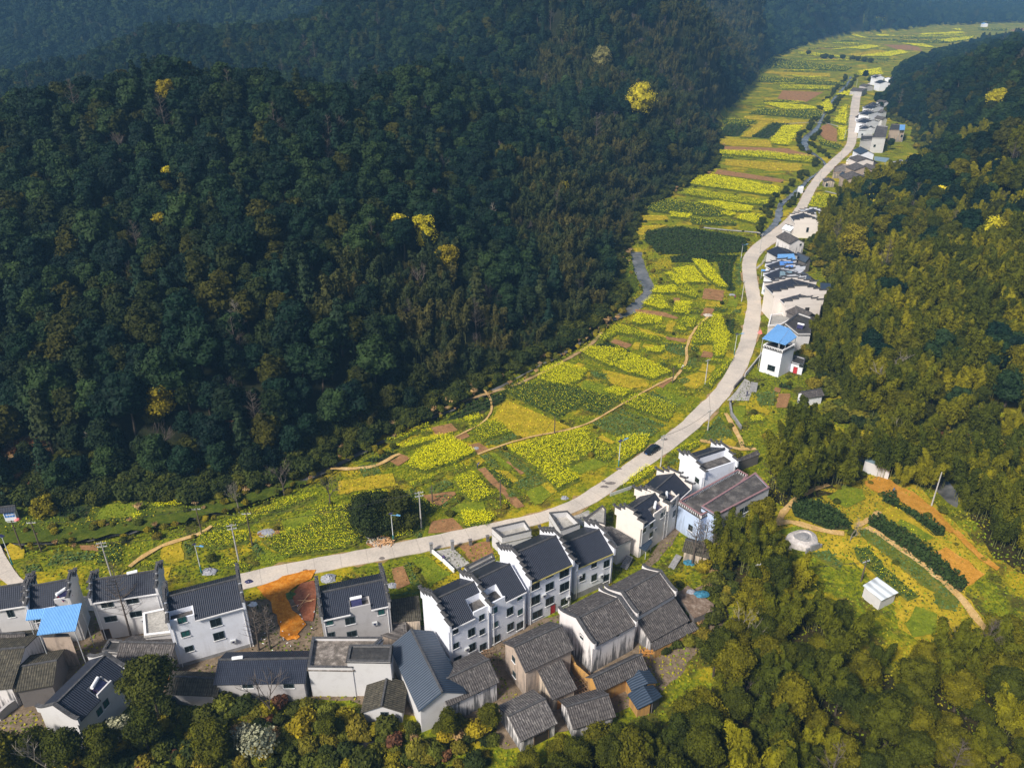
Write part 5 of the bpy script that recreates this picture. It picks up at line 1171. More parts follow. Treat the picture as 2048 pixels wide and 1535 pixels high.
def flat_block(label, fr, pts, h, wall=W_GREY, deck=M_FLAT, parapet=.5, cap=M_CAP, z0=-.3, name='flat_roofed_building', cat='building', group=None, wins=(), balu=False, trim=None, pthick=.22, wall2=None):
    P = [G0(*Z(fr, *p), h) for p in pts]
    area = sum(P[i][0] * P[(i + 1) % len(P)][1] - P[(i + 1) % len(P)][0] * P[i][1] for i in range(len(P)))
    if area < 0: P = P[::-1]
    ox, oy = P[0]; rz = math.atan2(P[1][1] - oy, P[1][0] - ox); c, s = math.cos(-rz), math.sin(-rz)
    L = [((x - ox) * c - (y - oy) * s, (x - ox) * s + (y - oy) * c) for x, y in P]; n = len(L)
    root = empty(name, (ox, oy, 0), rz, label, cat, group)
    mb = MB()
    mb.face([(x, y, z0) for x, y in L][::-1]);
    for i in range(n):
        j = (i + 1) % n; w_ = math.dist(L[i], L[j]); ex, ey = P[j][0] - P[i][0], P[j][1] - P[i][1]; mb.face([(*L[i], z0), (*L[j], z0), (*L[j], h - .12), (*L[i], h - .12)], 1 if wall2 and ey / (math.hypot(ex, ey) + 1e-6) > .1 and w_ > 6 else 0)
    mb.face([(x, y, h - .12) for x, y in L]); link('wall', mb.mesh('wall', [wall, wall2 or wall]), root)
    mb = MB()
    cxm = sum(p[0] for p in L) / n; cym = sum(p[1] for p in L) / n
    O = [(x + (x - cxm) / math.hypot(x - cxm, y - cym) * .25, y + (y - cym) / math.hypot(x - cxm, y - cym) * .25) for x, y in L] if parapet else L
    mb.face([(x, y, h - .118) for x, y in O][::-1], 0); mb.face([(x, y, h) for x, y in O], 0, [(x, y) for x, y in O])
    for i in range(n):
        j = (i + 1) % n; mb.face([(*O[i], h - .118), (*O[j], h - .118), (*O[j], h), (*O[i], h)])
    link('roof_deck', mb.mesh('roof_deck', [deck]), root)
    if parapet:
        mb = MB(); cb = MB()
        for i in range(n):
            a = Vector(L[i]); b = Vector(L[(i + 1) % n]); d = (b - a); ln = d.length; d.normalize(); nn = Vector((-d.y, d.x)) * pthick
            if balu:
                k = int(ln / .45)
                for q in range(k + 1):
                    p = a + d * (ln * q / max(1, k)) + nn * .5; mb.box(p.x - .06, p.x + .06, p.y - .06, p.y + .06, h + .002, h + parapet)
            else:
                A_ = a + d * (pthick if i % 2 == 0 else 0) * 0; mb.hexa([(*a, h + .002), (*b, h + .002), (*(b + nn), h + .002), (*(a + nn), h + .002), (*a, h + parapet), (*b, h + parapet), (*(b + nn), h + parapet), (*(a + nn), h + parapet)])
            e0, e1 = a - nn * .3 - d * .05, b - nn * .3 + d * .05; f0, f1 = a + nn * 1.3 - d * .05, b + nn * 1.3 + d * .05; zz = h + parapet + .003 + .004 * i
            cb.hexa([(*e0, zz), (*e1, zz), (*f1, zz), (*f0, zz), (*e0, zz + .12), (*e1, zz + .12), (*f1, zz + .12), (*f0, zz + .12)])
        po = link('parapet', mb.mesh('parapet', [M_TRIM if balu else wall]), root); link('coping', cb.mesh('coping', [cap]), po)
    for q in wins:
        px, py = Z(fr, q[0], q[1]); best = None
        for i in range(n):
            a = Vector(L[i]); b = Vector(L[(i + 1) % n]); d = (b - a).normalized()
            # ray against this wall
            dd = ray(px, py); D_ = (dd[0] * c - dd[1] * s, dd[0] * s + dd[1] * c, dd[2]); P0 = ((0 - ox) * c - (0 - oy) * s, (0 - ox) * s + (0 - oy) * c, CAM_H)
            nrm = Vector((d.y, -d.x)); den = D_[0] * nrm.x + D_[1] * nrm.y
            if den >= -1e-6: continue
            t = ((a.x - P0[0]) * nrm.x + (a.y - P0[1]) * nrm.y) / den; x = P0[0] + D_[0] * t; y = P0[1] + D_[1] * t; z = P0[2] + D_[2] * t
            u = (Vector((x, y)) - a).dot(d)
            if -.2 < u < (b - a).length + .2 and z < h and (best is None or t < best[0]): best = (t, x, y, z, math.atan2(d.y, d.x))
        if best:
            sz = q[2:4] if len(q) >= 4 else (1.2, 1.3); kd = 'door' if len(q) > 5 else 'window'; zc = max(best[3], sz[1] / 2 + .1) if kd == 'window' else sz[1] / 2
            o = window(root, best[1], best[2], zc, sz[0], sz[1], 'front', kd, q[4] if len(q) > 4 else None)
            o.rotation_euler = (0, 0, best[4]); o.location = (best[1] + math.sin(best[4]) * .01, best[2] - math.cos(best[4]) * .01, o.location[2])
    return root
def lean_roof(label, fr, pts, zs, tile=T_OLD, wall=W_OLDC, name='shed', cat='shed', group=None, t=.16, posts=False, inset=.35, z0=-.3):
    """pts: lower-left, lower-right, upper-right, upper-left eave pixels with heights zs"""
    P = [(*G0(*Z(fr, *p), z), z) for p, z in zip(pts, zs)]
    root = empty(name, (P[0][0], P[0][1], 0), 0, label, cat, group); o = Vector(P[0])
    L = [(p[0] - P[0][0], p[1] - P[0][1], p[2]) for p in P]; mb = MB(); mb.slab(L[0], L[1], L[2], L[3], t); link('roof', mb.mesh('roof', [tile]), root)
    cx_ = sum(p[0] for p in L) / 4; cy_ = sum(p[1] for p in L) / 4; I = []
    for x, y, z in L:
        d = math.hypot(x - cx_, y - cy_) + 1e-6; k = max(0, 1 - inset / d); I.append((cx_ + (x - cx_) * k, cy_ + (y - cy_) * k, z - t - .02))
    if posts:
        for x, y, z in I:
            mb = MB(); mb.cyl((x, y, z0), (x, y, z + .02), .07, .07, 6); link('post', mb.mesh('post', [M_METAL]), root)
    else:
        mb = MB()
        for i in range(4):
            j = (i + 1) % 4; mb.face([(I[i][0], I[i][1], z0), (I[j][0], I[j][1], z0), I[j], I[i]])
        mb.face([I[0], I[1], I[2], I[3]]); link('wall', mb.mesh('wall', [wall]), root)
    return root
# ------------------------------------------------------------------ the near village
GN = 'new tiled houses of the near village'; GO = 'old tiled houses of the near village'; GF = 'houses along the far stretch of road'
house('grey-walled tiled house cut by the left edge of the picture', 1, (-75, 402), (155, 366), 8.6, (80, 262), rise=2.0, wall=W_PALEG, wins=((62, 428, 1.0, 1.5),), group=GN, key='N1')
house('tiled house with a big bare side wall behind the blue canopy', 1, (162, 398), (418, 350), 8.8, (300, 248), rise=2.2, wall=W_PALEG, notch=(.62, .97, .55), group=GN, key='N2', wins=((200, 460),))
house('grey three-storey tiled house with a bare trunk before it', 1, (530, 352), (928, 292), 8.8, (730, 205), rise=2.2, wall=W_PALEG, group=GN, key='N3',
      wins=((628, 375, 1.9, 1.2), (775, 352, 1.9, 1.2), (648, 458, 1.9, 1.2), (795, 430, 1.9, 1.2)), doors=((628, 558, 1.3, 2.2),))
house('white house with grey tiled roof next to the orange earth plot', 1, (985, 498), (1432, 376), 9.2, (1200, 275), rise=2.3, notch=(.02, .34, .5), group=GN, key='N4',
      wins=((1065, 466, 1.3, 1.2, M_GGREEN), (1085, 545, 1.3, 1.2, M_GGREEN), (1107, 633, 1.3, 1.2), (1263, 480, 1.7, 1.6), (1281, 557, 1.7, 1.6)), plinth=.7)
house('grey tiled house with a roof terrace right of the orange earth plot', 2, (240, 632), (642, 545), 8.4, (420, 445), rise=1.9, wall=W_GREY, notch=(.42, .72, .5), group=GN, key='N5',
      wins=((290, 653, 1.1, 1.2, M_GGREEN), (410, 645, 1.6, 1.5), (592, 593, 1.1, 1.2, M_GGREEN), (300, 728, 1.1, 1.2), (420, 722, 1.6, 1.3)))
house('tall white house with the big blank stepped gable on its left', 2, (985, 690), (1230, 572), 8.8, (1012, 475), rise=2.5, notch=(.60, .98, .62), group=GN, key='N6', steps=4,
      wins=((1027, 703, 1.0, 1.2), (1120, 713, 1.3, 1.7), (1180, 625, 1.0, 1.2), (1182, 710, 1.0, 1.2), (1030, 790, 1.0, 1.2), (1124, 800, 1.3, 1.7), (1187, 798, 1.3, 1.5), (1040, 875, 1.4, 1.6)))
house('white house between the blank gable house and the tallest house', 2, (1234, 567), (1440, 462), 8.8, (1245, 362), rise=2.5, notch=(.0, .40, .62), group=GN, key='N7', lr=(0, 0),
      wins=((1257, 583, 1.0, 1.2, M_GGREEN), (1345, 590, 1.3, 1.7), (1403, 505, 1.0, 1.2, M_GGREEN), (1260, 668, 1.0, 1.2, M_GGREEN), (1348, 680, 1.3, 1.7), (1405, 593, 1.0, 1.2, M_GGREEN), (1265, 752, 1.5, 1.6), (1405, 672, 1.5, 1.6)))
house('tallest white house with red paper around its back door', 2, (1455, 420), (1712, 303), 9.8, (1487, 205), rise=2.8, group=GN, key='N8', steps=5, eave_strip=M_MOSSY,
      wins=((1490, 440, 2.0, 1.9), (1492, 525, 2.0, 1.9), (1578, 385, 1.6, .6), (1577, 445, 1.7, 1.7), (1577, 530, 1.7, 1.7), (1663, 365, 2.0, 1.9), (1664, 446, 2.0, 1.9), (1663, 532, 1.6, 1.7), (1505, 607, 2.0, 1.7)), doors=((1596, 580, 1.1, 2.0, M_RED),))
house('white tiled house with mossy eaves and grey base at the row end', 2, (1728, 332), (1952, 238), 7.6, (1775, 150), rise=2.2, group=GN, key='N9', plinth=1.3, eave_strip=M_MOSSY,
      wins=((1768, 393, 1.2, 1.6), (1837, 320, 1.2, 1.0), (1837, 393, 1.2, 1.6), (1910, 312, 1.3, 1.6), (1908, 395, 1.3, 1.6)))
house('cream gabled house with two dark tiled slopes beside the lane', 3, (972, 592), (1125, 483), 7.6, (970, 455), rise=2.1, wall=W_CREAM, group=GN, key='N10', notch=(.48, .98, .55),
      wins=((990, 612, 1.0, 1.3), (1033, 580, 1.0, 1.5), (1093, 527, .8, 1.2), (1030, 640, 1.0, 1.3), (1115, 505, .8, 1.2)))
house('cream tiled house with a solar heater above the lane', 3, (1128, 482), (1258, 364), 7.6, (1112, 330), rise=2.0, wall=W_CREAM, group=GN, key='N11', notch=(.05, .5, .5), wins=((1165, 455, 1, 1.4), (1220, 410, 1, 1.4), (1165, 515, 1, 1.4)))
house('white gabled house with a grey flat terrace nearest the road', 3, (1334, 290), (1530, 225), 6.9, None, (1172, 196), rise=1.9, group=GN, key='N12', notch=(.03, .97, .9), lwins=((1300, 322, 1.3, 1.2),))
flat_block('pale blue washed building with a grey terrace and pink railing', 3, ((1192, 462), (1322, 545), (1440, 480), (1595, 308), (1535, 275)), 6.2, W_BLUE, M_FLAT, .7, M_PINK, balu=True, wall2=W_PALEG, name='terraced_building', wins=((1262, 600, 1.1, 1.4),))
flat_block('long flat-roofed building with blue end wall behind the bamboo', 3, ((1326, 478), (1412, 530), (1722, 368), (1640, 282), (1540, 345)), 7.2, W_BLUE, M_FLAT, .15, M_PINK, wall2=W_PALEG, wins=((1340, 592, 1.1, 1.6), (1558, 505, 1.2, 1.6), (1588, 488, 1.2, 1.6)))
# old houses
house('old white house with black stained wall and curved gable', 3, (690, 1287), (940, 1152), 6.2, (717, 1072), rise=1.9, gable='curve', wall=W_OLD, tile=T_OLD, group=GO, key='O2', lwins=((625, 1235, .9, 1.0),), wins=((835, 1225, .6, .6),), eave=None, pipes=False)
house('old tiled house with curved white gable at the end of the lane', 3, (940, 1108), (1170, 975), 6.4, (972, 921), rise=1.8, gable='curve', wall=W_OLD, tile=T_OLD, group=GO, key='O1', eave=None)
house('old house with a bare stone gable and grey tiles', 2, (1440, 930), (1705, 805), 6.2, (1492, 745), rise=1.9, gable='plain', wall=W_STONE, tile=T_OLD, group=GO, key='O3', lwins=((1368, 870, .9, 1.1), (1372, 958, .9, 1.1)), eave=None)
house('old white walled house streaked with soot below the white row', 2, (985, 1130), (1268, 995), 4.4, (1065, 945), (935, 930), rise=1.6, gable='plain', wall=W_OLD, tile=T_OLD, group=GO, key='O9', wins=((1165, 1060, .5, .5),), eave=None)
house('small old tiled house with ochre wall beside the bamboo racks', 2, (1600, 1092), (1722, 1037), 3.2, (1588, 886), rise=1.7, gable='plain', wall=W_OLDC, tile=T_OLD, group=GO, key='O4', doors=((1640, 1100, 1.2, 2.0, M_WOODO),), eave=None)
house('long low old house with ochre earth walls', 0, (1198, 1378), (1290, 1333), 3.4, (1232, 1332), rise=1.3, gable='plain', wall=W_EARTH, tile=T_OLD, group=GO, key='O5', eave=None)
house('speckled tiled barn open at the front near the bamboo', 2, (1412, 1335), (1608, 1237), 3.0, (1452, 1150), rise=1.4, gable='plain', wall=W_OLD, tile=T_OLDP, group=GO, key='O7', doors=((1530, 1290, 2.6, 2.0),), eave=None)
house('low old tiled house with white wall at the lower edge of the village', 2, (1722, 1262), (1948, 1193), 3.0, (1778, 1120), rise=1.4, gable='plain', wall=W_OLD, tile=T_OLD, group=GO, key='O8', eave=None)
house('long slate blue roofed house with its gable towards us', 2, (655, 797), (820, 1157), 5.2, (876, 917), rise=1.9, gable='plain', wall=W_PALEG, tile=T_STEEL, group=GN, key='O10', eave=None)
house('small mossy tiled hut with a grey gable at the scrub edge', 2, (520, 1014), (487, 1168), 2.6, (608, 1065), rise=1.3, gable='plain', wall=W_PALEG, tile=T_MOSS, group=GO, key='O11', rwins=((612, 1190, 1.2, .9),), eave=None, name='hut', cat='hut')
house('low slate tiled house behind the bare tree', 1, (1265, 830), (1775, 820), 4.4, (1540, 695), (1560, 655), rise=1.4, gable='plain', wall=W_GREY, tile=T_NEW, group=GN, key='O13', wins=((1450, 850, 1.6, .9), (1690, 850, 1.6, .9)), eave=None)
house('old cream house with grey tiles below the grey three-storey house', 1, (684, 714), (982, 722), 3.8, (880, 600), rise=1.5, gable='plain', wall=W_OLDC, tile=T_OLD, group=GO, key='O14', doors=((960, 745, 1.0, 1.9, M_WOODO),), eave=None)
house('long low old tiled outbuilding beside the tall dark tree', 1, (985, 885), (1262, 897), 2.8, (1130, 802), rise=1.1, gable='plain', wall=W_GREY, tile=T_MOSS, group=GO, key='O15', eave=None)
house('grey house with a long slate roof, its terrace holding a solar heater', 1, (447, 1062), (745, 750), 6.2, (440, 846), rise=2.0, gable='curve', wall=W_PALEG, tile=T_NEW, group=GN, key='O16', notch=(.42, .70, .6), wins=((582, 1000, 1.0, 1.3, M_GGREEN), (620, 952, 1.0, 1.3, M_GGREEN), (610, 1075, 1.0, 1.4)), eave=None)
house('old mossy tiled house cut by the left edge, lower one', 1, (-150, 872), (62, 852), 4.6, (0, 640), rise=2.0, gable='plain', wall=W_OLD, tile=T_MOSS, group=GO, key='O17', eave=None)
house('old mossy tiled roof between the blue canopy and the solar heater house', 1, (98, 872), (300, 835), 4.0, (235, 720), rise=1.2, gable='plain', wall=W_DARK, tile=T_MOSS, group=GO, key='O18', eave=None)
house('old grey tiled roof cut by the left edge under the white house', 1, (-60, 602), (132, 598), 4.6, (60, 545), rise=1.2, gable='plain', wall=W_GREY, tile=T_OLD, group=GO, key='O19', eave=None)
lean_roof('dark tiled lean-to below the curved white gable', 3, ((1028, 1268), (1258, 1140), (1168, 1005), (942, 1130)), (2.8, 2.8, 5.0, 5.0), T_OLD, W_OLD, group=GO)
lean_roof('long low tiled shed sliding down behind the lean-to', 3, ((1045, 1320), (1310, 1190), (1280, 1145), (1035, 1270)), (2.0, 2.0, 2.6, 2.6), T_OLD, W_EARTH, group=GO)
lean_roof('dark old tiled shed left of the blank white gable', 2, ((650, 652), (828, 640), (812, 497), (642, 522)), (3.2, 3.2, 4.6, 4.6), T_MOSS, W_OLDC, group=GO)
lean_roof('tumbled grey tiled roof in front of the grey terrace house', 2, ((690, 762), (745, 742), (738, 652), (505, 700)), (1.6, 1.8, 2.8, 2.4), T_OLD, W_STONE, group=GO)
lean_roof('small old roof squeezed between the row end and the cream house', 3, ((835, 702), (925, 662), (800, 590), (752, 592)), (5.0, 5.0, 6.2, 6.2), T_OLDP, W_CREAM, group=GO)
lean_roof('slate blue tool shed roof with its upper half tilted left', 13, ((352, 497), (300, 403), (355, 368), (425, 465)), (2.6, 2.6, 3.5, 3.5), T_STEEL, W_EARTH)
lean_roof('slate blue tool shed roof with its upper half tilted right', 13, ((400, 362), (466, 462), (425, 466), (356, 369)), (2.6, 2.6, 3.5, 3.5), T_STEEL, W_EARTH)
lean_roof('lower slate blue shed nearest the bamboo', 13, ((378, 578), (335, 512), (400, 468), (445, 545)), (2.2, 2.2, 3.0, 3.0), T_STEEL, W_EARTH)
lean_roof('lower slate blue shed slope facing right', 13, ((440, 466), (486, 522), (446, 546), (401, 469)), (2.2, 2.2, 3.0, 3.0), T_STEEL, W_DARK)
lean_roof('green glass canopy beside the long slate blue roof', 2, ((940, 925), (1000, 880), (925, 790), (885, 782)), (2.6, 2.6, 3.2, 3.2), T_GREYS, W_GREY, posts=True, name='canopy', cat='canopy')
lean_roof('dark blue awning over the lane at the cream house', 3, ((1000, 735), (1040, 680), (1020, 655), (958, 712)), (2.3, 2.3, 2.7, 2.7), T_STEEL, W_GREY, posts=True, name='awning', cat='awning')
flat_block('grey render house with a patchy walled roof terrace', 2, ((165, 932), (192, 757), (600, 757), (425, 935)), 5.8, W_PALEG, M_FLATP, .55, M_CAP)
flat_block('taller grey block with a plain dark roof beside the patchy terrace', 2, ((392, 886), (412, 792), (655, 792), (645, 890)), 7.4, W_PALEG, M_FLATD, .14, M_CAP)
flat_block('pale flat-roofed annex beside the white house', 1, ((848, 562), (838, 432), (975, 402), (1005, 543)), 5.4, W_GREY, M_CONC, .2, M_TRIM)
flat_block('walled yard shed left of the old cream house', 1, ((600, 655), (640, 588), (715, 592), (690, 660)), 3.0, W_GREY, M_FLATD, .3, M_CAP, name='shed', cat='shed')
flat_block('flat roof covered in rubble with a blue tarpaulin', 3, ((1185, 985), (1245, 935), (1398, 1045), (1392, 1082), (1282, 1128)), 2.8, W_DARK, M_RUBBLE, .0, M_CAP)
flat_block('grey walled roof yard behind the tallest white house', 2, ((1240, 135), (1430, 92), (1470, 150), (1300, 190)), 3.2, W_PALEG, M_CONC, 1.3, M_CAP)
flat_block('grey walled roof yard behind the mossy eaves house', 2, ((1575, 45), (1680, 35), (1755, 110), (1640, 150)), 3.2, W_PALEG, M_CONC, 1.3, M_CAP)
flat_block('roof yard behind the white middle house', 2, ((1080, 345), (1240, 265), (1255, 290), (1100, 370)), 5.0, W_PALEG, M_CONC, .5, M_CAP)
flat_block('pale patio roof behind the cream gabled house', 3, ((640, 555), (745, 478), (765, 500), (760, 590)), 2.8, W_CREAM, M_CONC, .35, M_CAP)
flat_block('square brick tower under the sky blue canopy', 1, ((250, 565), (262, 545), (400, 545), (410, 560)), 6.5, W_STONE, M_FLATD, .0, M_CAP, name='tower', cat='tower')
lean_roof('sky blue sheet canopy over a roof terrace on the left', 1, ((215, 552), (440, 527), (478, 366), (262, 396)), (8.6, 8.6, 9.3, 9.3), T_SKY, posts=True, name='canopy', cat='canopy')
lean_roof('small side panel of sky blue sheet left of the canopy', 1, ((150, 466), (243, 456), (262, 397), (160, 406)), (8.5, 8.5, 8.9, 8.9), T_SKY, posts=True, name='canopy', cat='canopy')
lean_roof('faded yellow sheet awning on the far left house', 1, ((-40, 520), (125, 498), (120, 448), (-40, 470)), (3.4, 3.4, 4.2, 4.2), T_YEL, posts=True, name='awning', cat='awning')
house('old brown hut with a thatched grey roof below the blue building', 3, (1225, 728), (1362, 765), 2.6, (1315, 690), rise=1.0, gable='plain', wall=W_OLDC, tile=T_MOSS, group=GO, name='hut', cat='hut', eave=None)
lean_roof('white sheet roofed shed standing in the terraced plots', 4, ((1072, 1240), (1172, 1192), (1045, 1100), (962, 1150)), (2.6, 2.6, 2.9, 2.9), T_WHITE, W_PALEG)
lean_roof('grey roofed outhouse behind the white gabled house', 3, ((1545, 215), (1670, 170), (1655, 145), (1535, 195)), (2.6, 2.6, 3.2, 3.2), T_OLD, W_DARK)
# ------------------------------------------------------------------ houses along the road further up
flat_block('white tower house with a balustraded roof terrace', 5, ((292, 1203), (440, 1248), (535, 1200), (390, 1150)), 7.6, W_WHITE, M_FLATD, .6, M_TRIM, balu=True, group=GF, name='tower_house', cat='house', wins=((355, 1365, 2.2, 1.7),))
lean_roof('left slope of the sky blue canopy above the tower terrace', 5, ((285, 1137), (415, 1172), (495, 1060), (405, 1028)), (9.6, 10.2, 10.2, 9.6), T_SKY, posts=True, name='canopy', cat='canopy')
lean_roof('right slope of the sky blue canopy above the tower terrace', 5, ((464, 1188), (552, 1126), (497, 1062), (418, 1172)), (9.7, 9.7, 10.2, 10.2), T_SKY, posts=True, name='canopy', cat='canopy')
flat_block('low white annex with a dark red door right of the tower', 5, ((512, 1322), (600, 1345), (615, 1295), (530, 1270)), 3.0, W_WHITE, M_FLATD, .2, M_CAP, group=GF, wins=((545, 1350, 1.2, 2.0, M_RED, 1), (585, 1345, 1.1, 1.2)))
flat_block('dark flat roofs with a solar heater behind the blue canopy', 5, ((460, 1030), (560, 950), (660, 985), (655, 1110), (560, 1110)), 5.5, W_PALEG, M_FLATD, .5, M_CAP, group=GF)
flat_block('pale paved terrace beside the road', 5, ((330, 1050), (350, 965), (515, 945), (520, 990), (430, 1040)), 3.0, W_CREAM, M_CONC, .4, M_TRIM, group=GF)
house('cream stepped gable house facing down the road', 5, (470, 875), (742, 862), 7.2, D=8, gfront=9, rise=1.6, group=GF, wall=W_CREAM, key='T2', rwins=((628, 925, 1.4, 2.2, M_DOOR),), steps=3, pipes=False)
house('broad white stepped gable house with a flat ridge wall', 5, (380, 800), (765, 790), 9.0, D=8, gfront=8, rise=2.2, group=GF, key='T3', steps=4, pipes=False, wall=W_CREAM)
house('white gable house with a dark roof behind the broad white gable', 5, (395, 700), (612, 672), 7.0, D=8, gfront=7, rise=1.5, group=GF, key='T4', steps=3, pipes=False)
house('narrow tiled house under a bright blue canopy', 5, (385, 620), (606, 600), 7.0, D=8, gfront=6, rise=1.5, group=GF, key='T5', steps=3, pipes=False)
house('grey tiled house behind two blue canopies', 5, (405, 512), (558, 497), 6.0, D=8, gfront=7, rise=1.3, group=GF, key='T6', gable='plain', wall=W_PALEG, eave=None)
lean_roof('bright blue sheet canopy on the row of road houses', 5, ((422, 590), (524, 588), (522, 546), (420, 546)), (8.4, 8.4, 8.8, 8.8), T_DBLUE, posts=True, name='canopy', cat='canopy')
lean_roof('sky blue sheet canopy farthest up the row', 5, ((400, 535), (545, 530), (528, 488), (405, 492)), (7.6, 7.6, 8.0, 8.0), T_SKY, posts=True, name='canopy', cat='canopy')
lean_roof('grey blue sheet canopy above the broad white gable', 5, ((420, 665), (514, 664), (514, 622), (422, 622)), (8.2, 8.2, 8.6, 8.6), T_GREYS, posts=True, name='canopy', cat='canopy')
lean_roof('thin blue awning reaching towards the road', 5, ((278, 622), (375, 624), (375, 610), (278, 608)), (3.0, 3.0, 3.2, 3.2), T_SKY, posts=True, name='awning', cat='awning')
lean_roof('dark slate shed behind the broad white gable', 5, ((740, 770), (815, 790), (810, 715), (730, 710)), (5.5, 5.5, 6.2, 6.2), T_STEEL, W_DARK)
house('white house with dark hipped tiles at the wood edge', 5, (498, 408), (608, 398), 6.2, D=8, gfront=9, rise=1.6, group=GF, key='T7', gable='plain', wall=W_OLD, tile=T_OLD, rwins=((580, 420, .9, .9),), eave=None)
house('cream stepped gable house with one tall window', 5, (540, 245), (724, 250), 6.8, D=8, gfront=9, rise=1.6, group=GF, key='T8', wall=W_CREAM, rwins=((633, 305, 1.0, 2.0),), steps=3, pipes=False)
house('white stepped gable behind the rapeseed plot', 5, (622, 205), (795, 208), 6.0, D=8, gfront=8, rise=1.6, group=GF, key='T9', steps=3, pipes=False)
house('small white garden house with a dark tiled roof', 15, (303, 1238), (405, 1222), 2.8, (350, 1200), rise=.9, gable='plain', tile=T_OLD, wall=W_WHITE, eave=None, name='hut', cat='hut')
# far hamlet
house('old stone house with two windows in its gable, nearest of the hamlet', 6, (652, 1300), (905, 1298), 5.4, D=8, gfront=9, rise=2.0, group=GF, gable='plain', wall=W_STONE, tile=T_OLD, key='F1', rwins=((742, 1335, 1.3, 1.2), (808, 1335, 1.3, 1.2), (858, 1362, 1.0, 2.0)), eave=None)
house('old stone gabled house second in the hamlet', 6, (735, 1197), (938, 1192), 6.0, D=8, gfront=9, rise=1.9, group=GF, gable='plain', wall=W_STONE, tile=T_OLD, key='F2', rwins=((850, 1225, 1.0, 1.0),), eave=None)
house('cream tiled house third in the hamlet', 6, (765, 1095), (955, 1090), 6.6, D=8, gfront=9, rise=1.4, group=GF, gable='plain', wall=W_CREAM, tile=T_OLD, key='F3', eave=None)
house('white house with a blue grey roof beside the road fork', 6, (805, 1012), (955, 1012), 7.0, D=8, gfront=11, rise=1.8, group=GF, gable='plain', wall=W_WHITE, tile=T_STEEL, key='F4', eave=None)
flat_block('tall pale grey block with a grey roof in the hamlet', 6, ((938, 828), (1088, 830), (1115, 702), (990, 692)), 9.0, W_PALEG, M_FLAT, .3, M_CAP, group=GF, wins=((962, 920, 1.3, 1.5),))
flat_block('lower pale wing with a roof terrace in front of the grey block', 6, ((800, 862), (940, 848), (945, 805), (815, 808)), 6.5, W_PALEG, M_FLATD, .4, M_CAP, group=GF)
house('white stepped gable house above the grey block, nearest', 6, (872, 668), (1010, 655), 7.2, D=8, gfront=9, rise=1.4, group=GF, key='F6', steps=3, pipes=False, rwins=((920, 700, 2.0, 1.0),))
house('white stepped gable house in the middle of the far row', 6, (900, 575), (1045, 560), 7.2, D=8, gfront=9, rise=1.4, group=GF, key='F7', steps=3, pipes=False)
house('white stepped gable house at the upper end of the far row', 6, (945, 505), (1060, 492), 7.2, D=8, gfront=9, rise=1.4, group=GF, key='F8', steps=3, pipes=False)
house('white gable house beyond the dark clump of trees', 6, (1025, 208), (1140, 206), 7.0, D=8, gfront=9, rise=1.6, group=GF, key='F9', gable='plain', eave=None)
house('farthest white house of the hamlet beside the rapeseed', 6, (988, 150), (1065, 148), 7.0, D=8, gfront=9, rise=1.4, group=GF, key='F10', steps=3, pipes=False, rwins=((1010, 180, 1.3, 1.3), (1045, 178, 1.3, 1.3)))
house('white gable by the upper road bend', 6, (820, 300), (880, 270), 4.5, D=8, gfront=10, rise=1.2, group=GF, key='F11', gable='plain', wall=W_GREY, tile=T_OLD, eave=None)
flat_block('old stone block with a blue patch on its roof', 6, ((1130, 738), (1305, 738), (1312, 680), (1155, 675)), 7.6, W_STONE, M_FLATD, .2, M_CAP, group=GF, wins=((1190, 855, 1.0, 1.2), (1270, 810, 1.3, 1.8)))
lean_roof('sky blue sheet on the corner of the old stone block', 6, ((1245, 738), (1305, 738), (1312, 680), (1250, 678)), (7.9, 7.9, 8.2, 8.2), T_SKY, posts=True, name='canopy', cat='canopy')
lean_roof('grey blue sheet shed roof right of the fork houses', 6, ((962, 1082), (1088, 1105), (1135, 1060), (960, 1038)), (5.0, 5.0, 5.4, 5.4), T_GREYS, posts=True, name='canopy', cat='canopy')
house('small white gabled house at the foot of the right wood', 6, (1185, 1140), (1365, 1150), 5.0, D=8, gfront=7, rise=1.6, group=GF, key='F12', gable='curve')
house('white house half hidden by the golden wood', 6, (1290, 1085), (1472, 1130), 5.0, D=8, gfront=8, rise=1.6, group=GF, key='F13', gable='plain', tile=T_OLD, eave=None)
lean_roof('bright blue awning beside the small white gabled house', 6, ((1190, 1225), (1330, 1172), (1320, 1160), (1200, 1200)), (3.0, 3.0, 3.4, 3.4), T_DBLUE, posts=True, name='awning', cat='awning')
house('small stone hut with a dark door by the road', 6, (398, 1322), (508, 1326), 3.0, D=5, gfront=5, rise=.8, group=GF, key='F14', gable='plain', wall=W_OLDC, tile=T_OLD, rwins=((418, 1365, 1.0, 2.0),), eave=None, name='hut', cat='hut')
flat_block('low cluttered roofs beside the stone houses', 6, ((490, 1228), (505, 1162), (600, 1130), (738, 1152), (725, 1225)), 3.0, W_OLDC, M_FLATP, .3, M_WOOD, group=GF)
flat_block('low concrete terrace at the road fork', 6, ((640, 1095), (690, 1040), (775, 1035), (760, 1105)), 2.2, W_CREAM, M_CONC, .3, M_TRIM, group=GF)
flat_block('pale flat building with balcony above the road', 6, ((780, 745), (800, 668), (875, 668), (870, 740)), 5.0, W_WHITE, M_FLAT, .5, M_TRIM, group=GF, wins=((820, 790, 1.2, 1.2),))
house('low white roofed house behind the stone hamlet', 6, (912, 1352), (1040, 1335), 3.6, D=8, gfront=8, rise=1.0, group=GF, key='F16', gable='plain', tile=T_OLD, eave=None)
flat_block('white pump house beside the brook', 6, ((92, 1398), (100, 1378), (158, 1378), (155, 1398)), 2.6, W_WHITE, M_TRIM, .0, M_TRIM, name='pump_house', cat='pump house')
